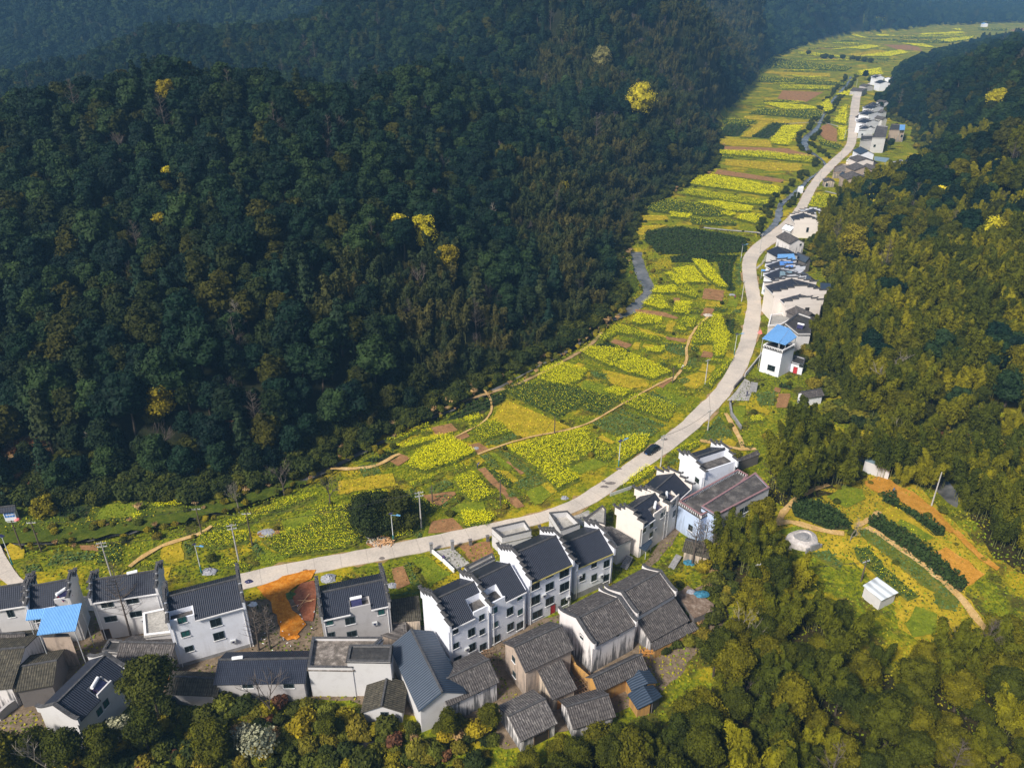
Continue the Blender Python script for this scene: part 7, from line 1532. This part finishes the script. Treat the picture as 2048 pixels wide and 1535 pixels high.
# the round tomb on the knoll
x, y, z = G(*Z(4, 605, 890)); e = empty('stone_tomb', (x, y, z), .4, 'round pale stone tomb mound at the foot of the knoll', 'tomb')
mb = MB(); n = 26
def ring(r1, z1, r2, z2, sq=.85):
    for k in range(n):
        a, b = 2 * math.pi * k / n, 2 * math.pi * (k + 1) / n; w1 = 1 + .07 * math.sin(a * 3); w2 = 1 + .07 * math.sin(b * 3)
        mb.face([(r1 * w1 * math.cos(a), r1 * w1 * sq * math.sin(a), z1), (r1 * w2 * math.cos(b), r1 * w2 * sq * math.sin(b), z1), (r2 * w2 * math.cos(b), r2 * w2 * sq * math.sin(b), z2), (r2 * w1 * math.cos(a), r2 * w1 * sq * math.sin(a), z2)])
ring(3.4, -.3, 3.1, .7); ring(3.1, .7, 1.9, 1.25); ring(1.9, 1.25, 1.7, 1.0); link('mound', mb.mesh('tomb_mound', [simple('pale_stone', (0.48, 0.45, 0.44), .9, .3, 1.5, .2, .05)]), e)
mb = MB(); ring(1.7, 1.0, 1.1, 1.02); ring(1.1, 1.02, 1.0, 1.35); ring(1.0, 1.35, .01, 1.5); link('dome', mb.mesh('tomb_dome', [M_PLINTH]), e)
mb = MB(); mb.box(-1.0, 1.0, -3.3, -3.0, -.3, 1.6); mb.box(-1.9, -1.0, -3.2, -2.9, -.3, 1.0); mb.box(1.0, 1.9, -3.2, -2.9, -.3, 1.0); link('headstone', mb.mesh('tomb_headstone', [M_PLINTH]), e)

# ------------------------------------------------------------------ people
def person(px, py, rz, label, top, legs, bend=0.0, elev=False, hat=None):
    p = G(px, py) if elev else (*G0(px, py), .06); skin = M_SKIN; mb = bpy.data.meshes.new('person'); J = {}
    s, c = math.sin(bend), math.cos(bend)
    def up(l, o=(0, 0, .92)): return (o[0], o[1] - s * l, o[2] + c * l)
    V = [(0, 0, .92), up(.25), up(.50), up(.60), (.11, 0, .88), (.12, -.06, .48), (.12, .02, .06), (.12, -.12, .04), (-.11, 0, .88), (-.13, .10, .48), (-.13, .16, .06), (-.13, .04, .04)]
    sh = up(.48); V += [(.19, sh[1], sh[2]), (.25, sh[1] - .05, sh[2] - .27), (.22, sh[1] - .22, sh[2] - .47), (.22, sh[1] - .28, sh[2] - .53), (-.19, sh[1], sh[2]), (-.25, sh[1] - .03, sh[2] - .28), (-.22, sh[1] - .16, sh[2] - .50), (-.22, sh[1] - .22, sh[2] - .56)]
    E_ = [(0, 1), (1, 2), (2, 3), (0, 4), (4, 5), (5, 6), (6, 7), (0, 8), (8, 9), (9, 10), (10, 11), (2, 12), (12, 13), (13, 14), (14, 15), (2, 16), (16, 17), (17, 18), (18, 19)]
    rad = [.15, .14, .16, .06, .095, .07, .05, .045, .095, .07, .05, .045, .07, .05, .038, .04, .07, .05, .038, .04]
    mb.from_pydata(V, E_, []); o = link('person', mb); o.location = p; o.rotation_euler = (0, 0, rz)
    md = o.modifiers.new('skin', 'SKIN'); mb.skin_vertices.new() if not mb.skin_vertices else None
    for i, v in enumerate(mb.skin_vertices[0].data): v.radius = (rad[i], rad[i]); v.use_root = (i == 0)
    o.modifiers.new('sub', 'SUBSURF').levels = 1; mb.materials.append(legs); tag(o, label, 'person')
    hb = MB(); q = up(.70); n = 10; prof = [(-.11, .05), (-.06, .085), (.0, .098), (.06, .09), (.11, .04)]
    for (za, ra), (zb_, rb2) in zip(prof[:-1], prof[1:]):
        for k in range(n):
            a, b = 2 * math.pi * k / n, 2 * math.pi * (k + 1) / n; hb.face([(ra * math.cos(a), q[1] + ra * 1.1 * math.sin(a), q[2] + za), (ra * math.cos(b), q[1] + ra * 1.1 * math.sin(b), q[2] + za), (rb2 * math.cos(b), q[1] + rb2 * 1.1 * math.sin(b), q[2] + zb_), (rb2 * math.cos(a), q[1] + rb2 * 1.1 * math.sin(a), q[2] + zb_)], 0 if zb_ < .05 else 1)
    link('head', hb.mesh('head', [skin, hat or M_PANEL]), o)
    jb = MB(); r1 = [(.19, .98), (.205, 1.15), (.20, 1.35), (.10, 1.46)]
    for (ra, za), (rb2, zb_) in zip(r1[:-1], r1[1:]):
        for k in range(n):
            a, b = 2 * math.pi * k / n, 2 * math.pi * (k + 1) / n
            def T(r, t, z): u = up(z - .92); return (r * math.cos(t), u[1] + r * .72 * math.sin(t), u[2])
            jb.face([T(ra, a, za), T(ra, b, za), T(rb2, b, zb_), T(rb2, a, zb_)])
    link('jacket', jb.mesh('jacket', [top]), o)
    if hat:
        hm = MB(); hm.cyl((0, q[1], q[2] + .06), (0, q[1], q[2] + .18), .26, .04, 12); link('hat', hm.mesh('hat', [hat]), o)
M_SKIN = simple('skin', (0.42, 0.26, 0.19), .6, .1, 4)
person(*Z(4, 1137, 610), .6, 'person in blue clothes standing among the plots on the knoll', M_LAMPB, M_PANEL, .1, True); person(*Z(4, 275, 38), 2.0, 'person in black walking on the ramp lane', M_PANEL, M_PANEL, .05)
person(*Z(7, 668, 1318), 1.0, 'person under a white hat on the field path', M_TRIM, M_PANEL, .5, hat=M_TRIM); person(*Z(7, 1058, 800), -.4, 'person in a red jacket beside the upper road', M_RED, M_PANEL, .2); person(*Z(9, 358, 805), 2.2, 'person bending over the soil strip in dark clothes', M_PANEL, M_PANEL, .9)
person(*Z(2, 958, 300), .3, 'person in purple standing in the concrete yard', M_PURP, M_PANEL, .1); person(*Z(4, 178, 90), 1.0, 'person in dark clothes at the bend of the retaining wall', M_PANEL, M_PANEL, .1)

# ------------------------------------------------------------------ single trees that stand out
def one(fn, lmat, bmat, k, px, py, s, label, seed, n=2600, size=.26, cat='tree', elev=True, sz=None, **kw):
    p = proto(fn, lmat, bmat, k, seed, n, size, **kw); q = G(px, py); return place_tree(k, p, q[0], q[1], q[2] - .2, s, seed * .7, label, None, cat, True, sz)
for i, (px, py, H_, R_, m, n, lb) in enumerate((
 (1275, 250, 19, 8.0, M_YEL, 3000, 'tall bright yellow flowering tree high on the nose of the left hill'), (1202, 150, 13, 5.5, M_PALE, 2200, 'pale yellowish tree above the bright yellow one'),
 (803, 500, 8, 3.2, M_YEL, 2200, 'bright yellow tree on the left hill, left of its pair'), (850, 510, 9, 4.4, M_YEL, 2200, 'yellow green domed tree on the left hill, right of its pair'), (892, 560, 8, 4.0, M_GOLDT, 2200, 'golden tree just below the yellow pair'),
 (1982, 238, 12, 4.5, M_YEL, 2200, 'yellow spreading tree high on the right hill'), (1740, 430, 7, 4.2, M_YEL, 2200, 'round yellow tree near the hamlet at the wood edge'), (1876, 425, 7, 3.2, M_YEL, 1800, 'small yellow tree on the right hill above the reddish bush'),
 (1980, 510, 9, 5.2, M_YEL, 2400, 'broad yellow green crown on the right hill'), (1692, 560, 17, 5.0, M_GOLDT, 3600, 'tall golden green tree rising behind the road houses'), (1772, 705, 6, 2.6, M_YEL, 1600, 'small orange yellow tree above the bare one'),
 (345, 245, 10, 3.2, M_GOLDT, 1600, 'thin golden tree high on the left hill'), (343, 385, 4.5, 2.2, M_YEL, 900, 'small yellow tree on the left hill slope'), (1125, 400, 4.5, 3.0, M_GOLDT, 900, 'small golden tree by the right flank of the hill'),
 (330, 490, 6, 2.4, M_GOLDT, 900, 'narrow golden tree on the middle of the left hill'), (290, 655, 4, 2.2, M_GOLDT, 900, 'small yellow spray low on the left hill'), (266, 672, 4, 2.0, M_RUST, 900, 'rust coloured tree low on the left hill'), (55, 222, 5, 3.0, M_RUST, 800, 'dark red tree near the left edge of the hill'),
 (460, 870, 6, 2.8, M_RUST, 1400, 'rusty pinkish tree at the foot of the left hill'), (330, 845, 10, 4.2, M_GOLDT, 2200, 'olive gold tree at the foot of the left hill'), (745, 1058, 9.0, 6.0, M_DBUSH, 5200, 'dark dense broad tree above the road and firewood'), (795, 1050, 8.5, 5.4, M_DBUSH, 4200, 'dark dense broad tree touching the tall concrete pole'), (90, 1028, 4.5, 3.2, M_GOLDT, 1500, 'yellow green bush in the left meadow'),
 (320, 1450, 13.5, 4.2, M_DBUSH, 5200, 'tall dark evergreen in front of the mossy outbuilding'), (1515, 1090, 11, 3.0, M_OLIV, 3600, 'pale green pointed tree in front of the blue building'))):
    one(mk_broad, m, M_BARK, 'tree', px, py, 1.0, lb, 300 + i, n, .30 if py < 600 else .22, H=H_ + (3.5 if py < 700 else 0), R=R_ * (1.25 if py < 600 else 1), core=.48 if m in (M_YEL, M_PALE, M_GOLDT) else .62)
for i, (px, py, H_, tall, m, lb) in enumerate(((1765, 790, 13, 0, M_GREYB, 'large bare pale tree in front of the right hill'), (870, 425, 8, 1, M_BROWNB, 'bare brown tree on the left hill above the yellow pair'), (985, 480, 13, 1, M_GREYB, 'tall bare tree right of the yellow pair'), (955, 560, 11, 0, M_BROWNB, 'spreading bare tree below the yellow pair'),
 (215, 905, 8, 0, M_GREYB, 'pale bare tree at the foot of the left hill, leftmost'), (332, 925, 11, 0, M_BROWNB, 'wide bare tree at the foot of the left hill'), (478, 1020, 8, 0, M_GREYB, 'bare rounded tree between the hill foot and the rapeseed'), (568, 985, 9, 0, M_BROWNB, 'bare tree beside the dark stream'), (660, 1010, 9, 0, M_BROWNB, 'bare twiggy tree left of the dense dark tree'),
 (1800, 905, 10, 0, M_GREYB, 'leafless greenish tree above the pond'), (263, 1275, 16, 1, M_BROWNB, 'tall bare trunk in front of the grey three-storey house'), (545, 1432, 10, 0, M_BROWNB, 'mossy bare tree before the low slate house'), (518, 1300, 9, 1, M_BROWNB, 'thin bare tree right of the white house'), (540, 1297, 9, 1, M_BROWNB, 'thin bare tree beside the orange earth'),
 (1384, 1128, 11, 1, M_BROWNB, 'thin bare tree in front of the blue wall, left one'), (1402, 1130, 11, 1, M_BROWNB, 'thin bare tree in front of the blue wall, right one'), (1490, 1290, 9, 0, M_GREYB, 'bare whitish branches in the wood right of the rubble roof'), (1700, 1080, 6, 0, M_GREYB, 'bare fallen looking tree on the knoll'), (1665, 960, 8, 0, M_BROWNB, 'bare tree beside the bamboo grove'),
 (100, 1560, 10, 0, M_GREYB, 'grey twiggy tree in the bottom left corner'), (1900, 1320, 9, 0, M_BROWNB, 'leafless tree below the terraced plots'), (480, 690, 12, 1, M_GREYB, 'tall bare trunk low on the left hill'), (320, 640, 10, 1, M_GREYB, 'slim bare trunk in the middle of the left hill'), (1090, 200, 14, 1, M_BROWNB, 'tall bare tree at the shoulder of the hill'), (1160, 215, 14, 1, M_BROWNB, 'tall bare brown tree left of the bright yellow tree'))):
    mb = mk_bare_tall(400 + i, H_) if tall else mk_bare(400 + i, H_); q = G(px, py); o = mb.build('bare_tree', [m]); o.location = (q[0], q[1], q[2] - .2); tag(o, lb, 'bare tree')

# ------------------------------------------------------------------ scrub, bushes, reeds
SCRUB = [G0(*p) for p in [(-60, 1560), (60, 1500), (180, 1480), (250, 1430), (330, 1402), (460, 1408), (640, 1404), (700, 1432), (760, 1442), (860, 1440), (1000, 1440), (1010, 1500), (940, 1560), (900, 1750), (-150, 1750)]]
SCR2 = [G0(*p) for p in [(1400, 1130), (1450, 1130), (1470, 1180), (1440, 1250), (1400, 1290), (1320, 1320), (1310, 1260), (1400, 1220)]]
FIELDB = [(min(p[0] for p in P) , max(p[0] for p in P), min(p[1] for p in P), max(p[1] for p in P), P) for P in FIELD_POLYS]
def clear_of(x, y, road=3.6):
    ok = segdist(x, y, [tuple(p) for p in ROAD_C[::4]]) > road
    for x0, x1, y0, y1, P in FIELDB:
        m = (x > x0) & (x < x1) & (y > y0) & (y < y1)
        if m.any(): ok[m] &= ~inpoly(x[m], y[m], P)
    for k_, h_ in HOUSES.items():
        if h_['W'] == 0: continue
        dx, dy = x - h_['a'].x, y - h_['a'].y; c, s = math.cos(-h_['rz']), math.sin(-h_['rz']); u = dx * c - dy * s; v = dx * s + dy * c
        ok &= ~((u > -1) & (u < h_['W'] + 1) & (v > -1) & (v < h_['D'] + 1))
    return ok
RS_ = np.random.RandomState(909)
def bushes(x, y, s0, s1, kinds, label, group, cat='bush', parts=True):
    for i in range(len(x)):
        k = kinds[RS_.randint(len(kinds))]; ps = BP[k]; p = ps[RS_.randint(len(ps))]; s = RS_.uniform(s0, s1)
        place_tree('bush' if k != 'reed' else 'reed_clump', p, x[i], y[i], hzs(x[i], y[i]) - .1, s, RS_.uniform(0, 6.28), label[k] if isinstance(label, dict) else label, group, 'reeds' if k == 'reed' else cat, parts)
def mk_reed(seed, n, size, R=1.0, H=1.9):
    rs = np.random.RandomState(seed); a = rs.uniform(0, 6.283, n); t = rs.uniform(.1, 1, n); rr0 = R * t ** 1.6 * rs.uniform(.5, 1.1, n); C = np.stack([np.cos(a) * rr0, np.sin(a) * rr0, H * (t - .2 * t ** 3)], 1)
    D = np.stack([np.cos(a), np.sin(a), np.full(n, .5)], 1); Q = leaf_quads(rs, C, D, size, 1.2); mb = MB(); mb.cyl((0, 0, -.2), (0, 0, H * .5), .06, .03, 4, cap=False); return Q, mb
BP = {'green': PR['bush'], 'dark': PR['dark_bush'], 'rust': [proto(mk_bush, M_RUST, M_BARK, 'rust_bush', 91, 500, .17)], 'gold': [proto(mk_bush, M_GOLDT, M_BARK, 'gold_bush', 92, 500, .17)],
      'white': [proto(mk_bush, M_WHITEB, M_BARK, 'white_bush', 93, 620, .10, R=1.6, H=2.4, core=0)], 'reed': [proto(mk_reed, leaf_mat('dry_reed', (0.34, 0.22, 0.10), (0.42, 0.28, 0.13), (0.48, 0.34, 0.18)), M_BARK, 'reed', 94, 500, .16)],
      'tree': PR['olive_tree']}
bx, by = scatter(-140, 60, 40, 100, 1.9); bq = inpoly(bx, by, SCRUB); b2x, b2y = scatter(20, 80, 80, 130, 1.8); b2q = inpoly(b2x, b2y, SCR2)
bx, by = np.r_[bx[bq], b2x[b2q]], np.r_[by[bq], b2y[b2q]]; ok = clear_of(bx, by, 0); bx, by = bx[ok], by[ok]; px_, py_ = proj(bx, by, by * 0); ok = (px_ > -80) & (px_ < 2100) & (py_ < 1640); bx, by = bx[ok], by[ok]
ix = RS_.permutation(len(bx)); print('SCRUB', len(ix)); ind = ix[:150]; rest = ix[150:]
lbs = {'green': 'green leafy bush in the scrub below the village', 'dark': 'dark green bush in the scrub below the village', 'rust': 'rust brown bush in the scrub below the village', 'gold': 'golden green bush in the scrub below the village', 'reed': 'dry straw coloured reed clump in the scrub below the village'}
for k, a, b, s0, s1 in (('green', 0, 60, .8, 1.7), ('dark', 60, 100, .8, 1.8), ('gold', 100, 122, .8, 1.6), ('rust', 122, 135, .6, 1.2), ('reed', 135, 150, .8, 1.4)): bushes(bx[ind[a:b]], by[ind[a:b]], s0, s1, [k], lbs[k], k + ' bushes of the scrub')
gn_scatter('scrub', PR['bush'] + PR['dark_bush'] + BP['gold'], bx[rest], by[rest], hz(bx[rest], by[rest]) - .1, RS_.uniform(.5, 1.3, len(rest)), RS_.uniform(0, 6.28, len(rest)), 'dense mixed scrub below the village', 'scrub')
for i, (px, py, s) in enumerate(((525, 1510, 2.2), (490, 1490, 1.6), (235, 1480, 1.7))): q = G(px, py); place_tree('blossom_bush', BP['white'][0], q[0], q[1], q[2], s, i, ('largest white blossoming bush at the bottom of the scrub', 'smaller white blossoming bush left of the largest one', 'white flecked bush beside the bottom left house')[i], None, 'bush')
for i, (px, py, s, k, lb) in enumerate(((300, 1500, .75, 'tree', 'olive tree in the scrub under the tall dark evergreen'), (430, 1520, .8, 'tree', 'round olive tree at the bottom centre left of the scrub'), (660, 1480, .5, 'tree', 'low olive tree in the scrub below the patchy terrace'), (900, 1475, .55, 'tree', 'olive bush tree below the long slate blue roof'), (80, 1530, .8, 'tree', 'greyish olive tree behind the corner twigs'), (150, 1560, .9, 'tree', 'olive tree hiding the foot of the bottom left house'), (215, 1540, .8, 'tree', 'olive tree under the bottom left house corner'), (20, 1560, 1.0, 'tree', 'olive tree at the very corner of the scrub'), (980, 1470, .6, 'tree', 'olive tree at the foot of the soot streaked wall'),
      (1180, 1525, .6, 'tree', 'olive tree right below the speckled barn'), (1270, 1500, .5, 'tree', 'olive tree below the low old white walled house'), (1350, 1465, .5, 'tree', 'olive tree touching the lower slate blue shed'))):
    q = G(px, py); place_tree('olive_tree', PR['olive_tree'][i % 3], q[0], q[1], q[2] - .2, s, i * 1.3, lb, None, 'tree')
# along streams, brook and field edges
def along(line, wd, off0, off1, step, seed):
    r = np.random.RandomState(seed); P = byarc([tuple(p) for p in chaikin(list(line), 2)], max(6, int(np.hypot(*np.diff(np.array(line), axis=0).T).sum() / step))); T = np.gradient(P, axis=0); T /= np.hypot(T[:, 0], T[:, 1])[:, None] + 1e-9; N = np.stack([-T[:, 1], T[:, 0]], -1)
    o = r.uniform(off0, off1, len(P)) * r.choice([-1, 1], len(P)); Q = P + N * o[:, None] + r.normal(0, .5, P.shape); return Q[:, 0], Q[:, 1]
xs_, ys_ = along(BROOK, BROOK_W, 3.2, 6.0, 2.2, 5); ok = clear_of(xs_, ys_, 4.5); n9 = int(ok.sum()); gn_scatter('bank_scrub', PR['dark_bush'], xs_[ok], ys_[ok], hz(xs_[ok], ys_[ok]) - .1, RS_.uniform(.9, 1.6, n9), RS_.uniform(0, 6.28, n9), 'dark scrub on the banks of the upper brook', 'scrub')
xs_, ys_ = along(STREAM, STREAM_W, .9, 3.4, .9, 6); a_, b_ = proj(xs_, ys_, xs_ * 0); ok = clear_of(xs_, ys_, 4.5) & ((b_ > 640) | (segdist(xs_, ys_, STREAM) > 3.0)); n9 = int(ok.sum()); gn_scatter('bank_scrub', PR['bush'] + BP['gold'] + BP['reed'], xs_[ok], ys_[ok], hz(xs_[ok], ys_[ok]) - .25, RS_.uniform(.25, .8, n9), RS_.uniform(0, 6.28, n9), 'dark weeds and reeds on the banks of the stream', 'scrub')
for i, (px, py, s, lb) in enumerate(((905, 812, 1.7, 'large straw coloured reed clump at the stream bend'), (948, 790, 1.2, 'straw coloured reed clump right of the largest one'), (862, 830, 1.5, 'straw coloured reed clump left of the largest one'), (1213, 648, 1.5, 'dry reed clump where the stream goes dark'), (1235, 640, 1.0, 'small dry reed clump by the light water'))):
    q = G(px, py); place_tree('reed_clump', BP['reed'][0], q[0], q[1], q[2], s, i, lb, None, 'reeds')
xs_, ys_ = scatter(-140, 230, 95, 420, 6.5); a_, b_ = proj(xs_, ys_, xs_ * 0); ok = inpoly(xs_, ys_, VALLEY) & clear_of(xs_, ys_, 5.5) & (segdist(xs_, ys_, STREAM) > 3) & (a_ > -20) & (a_ < 2080) & (b_ < 1180) & ~inpoly(xs_, ys_, POND) & (RS_.uniform(0, 1, len(xs_)) < .55)
for X_,Y_ in ((xs_[ok], ys_[ok]),):
    print('FIELD BUSHES', len(X_)); n3 = min(len(X_), 70); bushes(X_[:n3], Y_[:n3], .35, .9, ['green'], 'small green bush at the edge of the plots', 'bushes among the plots'); 
    if len(X_) > n3: gn_scatter('verge_scrub', PR['bush'] + PR['dark_bush'], X_[n3:], Y_[n3:], hz(X_[n3:], Y_[n3:]) - .1, RS_.uniform(.3, .8, len(X_) - n3), RS_.uniform(0, 6.28, len(X_) - n3), 'low scrub between the plots', 'scrub')
for i, (px, py) in enumerate(((1616, 68 + 42), (1645, 118), (1650, 117), (1661, 119), (1685, 119), (1705, 121), (1715, 122), (1728, 124), (1740, 126))):
    q = G0(px, py); place_tree('round_tree', PR['dark_bush'][i % 2], q[0], q[1], 0, 3.2, i, 'small dark round tree in the row across the far fields', 'row of round trees in the far fields', 'tree', False)
# grass tufts over the open ground
gx_, gy_ = scatter(-130, 190, 45, 330, .8); a_, b_ = proj(gx_, gy_, gx_ * 0); ok = (a_ > -40) & (a_ < 2090) & (b_ < 1600) & inpoly(gx_, gy_, VALLEY); gx_, gy_ = gx_[ok], gy_[ok]
ok = clear_of(gx_, gy_, 3.9) & (segdist(gx_, gy_, STREAM) > 2.2) & (segdist(gx_, gy_, BROOK) > 2.4) & ~inpoly(gx_, gy_, POND) & ~(inpoly(gx_, gy_, [G0(*p) for p in ZP(1, 1520,268,1600,242,1850,180,1855,330,1825,470,1775,600,1660,605,1560,340)]))
gx_, gy_ = gx_[ok], gy_[ok]; n = len(gx_); print('TUFTS', n); dd_ = np.hypot(gx_, gy_); C = np.stack([gx_, gy_, hz(gx_, gy_) + .14], 1); Q = []; MI = []
for k in range(2):
    D = RS_.normal(0, .8, (n, 3)); D[:, 2] += 1; Q.append(leaf_quads(RS_, C + RS_.normal(0, .18, (n, 3)) * [1, 1, .3], D, .22)); wq = wood_noise(gx_, gy_, 7.0) + RS_.uniform(-.3, .3, n); MI.append(np.where(wq > .72, 1, np.where(wq > .35, 0, 2)))
me = quads_mesh('grass', np.concatenate(Q), [M_YNG, M_GLD, plain_leaf('dull_weed', (0.035, 0.05, 0.01), (0.09, 0.10, 0.016))], np.concatenate(MI)); tag(link('grass', me), 'rough green and gold grass between the plots', 'grass', None, 'stuff')

for i, (px, py, s_, lb) in enumerate(((1752, 214, 1.0, 'dark round tree before the farthest hamlet houses, left one'), (1764, 208, 1.1, 'dark round tree before the farthest hamlet houses, middle one'), (1776, 212, 1.0, 'dark round tree before the farthest hamlet houses, right one'), (1758, 226, .8, 'dark tree below the clump at the upper road bend'),
      (1729, 160, .8, 'dark tree beside the far yellow field'), (1790, 262, .6, 'dark green bush tree against the old stone block'), (1738, 166, .6, 'small dark tree at the upper road bend'), (1779, 300, .7, 'dark tree beside the tall pale grey block'))):
    q = G(px, py); place_tree('evergreen_tree', PR['evergreen_tree'][i % 4], q[0], q[1], q[2] - .2, s_, i * .9, lb, None, 'tree', False)

# undergrowth closing the foot of the woods
def understory(line, d0, d1, n, s0, s1, name, label, seed, cols):
    r = np.random.RandomState(seed); P = byarc([tuple(p) for p in line], n); T = np.gradient(P, axis=0); T /= np.hypot(T[:, 0], T[:, 1])[:, None] + 1e-9; N = np.stack([-T[:, 1], T[:, 0]], -1); o = r.uniform(d0, d1, n); Q = P + N * o[:, None] + r.normal(0, 1.0, P.shape)
    x, y = Q[:, 0], Q[:, 1]; ok = clear_of(x, y, 5.0) & ~inpoly(x, y, POND); x, y = x[ok], y[ok]; gn_scatter(name, cols, x, y, hz(x, y) - .1, r.uniform(s0, s1, len(x)), r.uniform(0, 6.28, len(x)), label, 'scrub')
_FL = [G0(*p) for p in FOOT_L[:19]]; _FR = [G0(*p) for p in FOOT_R[5:-1]]
understory(_FL, -2.5, 9, 1500, 1.0, 2.3, 'undergrowth', 'dark undergrowth along the foot of the left hill', 31, PR['dark_bush'])
understory(_FL, -4.0, 2, 500, .5, 1.3, 'undergrowth', 'olive undergrowth along the foot of the left hill', 33, PR['bush'] + BP['reed'])
understory(_FR, -1.5, 9, 900, .9, 2.0, 'undergrowth', 'olive undergrowth along the foot of the right hill', 32, PR['bush'] + PR['dark_bush'])
# a few wall fittings
for k_, sp in {'N3': ((.66, 3.0),), 'N9': ((.70, 3.1), (.12, 5.2)), 'N8': ((.92, 2.2), (.34, 5.4)), 'N6': ((.40, 2.6),), 'N5': ((.75, 5.0),), 'N10': ((.55, 4.6),), 'N4': ((.75, 2.4),)}.items():
    h_ = HOUSES[k_]
    for u, z in sp: mb = MB(); mb.box(-.42, .42, -.36, -.02, -.28, .28); mb.cyl((0, -.38, 0), (0, -.36, 0), .2, .2, 10, 1); o = link('air_conditioner', mb.mesh('air_conditioner', [M_METAL, M_PANEL]), h_['root']); o.location = (h_['W'] * u, 0, z)

_r = np.random.RandomState(61); _q = np.array([G(_r.uniform(-30, 95), _r.uniform(885, 985)) for _ in range(110)])
gn_scatter('dry_brush', BP['rust'] + BP['reed'], _q[:, 0], _q[:, 1], _q[:, 2] - .1, _r.uniform(.7, 1.5, 110), _r.uniform(0, 6.28, 110), 'rust brown dry brush at the foot of the left hill', 'brush')
_q = np.array([G(_r.uniform(1780, 2060), _r.uniform(872, 900)) for _ in range(60)])
gn_scatter('dry_brush', BP['rust'] + BP['gold'], _q[:, 0], _q[:, 1], _q[:, 2] - .1, _r.uniform(.5, 1.1, 60), _r.uniform(0, 6.28, 60), 'reddish dry brush along the track below the right wood', 'brush')

for i, (px, py, w_) in enumerate(((560, 1195, 1.2), (582, 1240, .9), (545, 1185, .8), (590, 1272, .8))):
    heap(px, py, w_, .35, M_ORANGE, 'earth_mound', ('largest low mound on the orange earth', 'mound in the middle of the orange earth', 'mound at the road end of the orange earth', 'mound at the lower end of the orange earth')[i], 'mound', seed=50 + i, z=.2)
# ------------------------------------------------------------------ haze over the valley
def haze():
    mb = MB(); mb.box(-1100, 2400, -120, 3100, -4, 420)
    m = bpy.data.materials.new('haze_air'); m.use_nodes = True; t = m.node_tree; t.nodes.clear()
    o = t.nodes.new('ShaderNodeOutputMaterial'); v = t.nodes.new('ShaderNodeVolumePrincipled')
    v.inputs['Color'].default_value = (0.26, 0.58, 1.0, 1); v.inputs['Density'].default_value = 0.00020; v.inputs['Anisotropy'].default_value = 0.0
    t.links.new(v.outputs[0], o.inputs['Volume'])
    tag(mb.build('haze', m), 'thin blue haze in the valley air', 'haze', None, 'stuff')
haze()
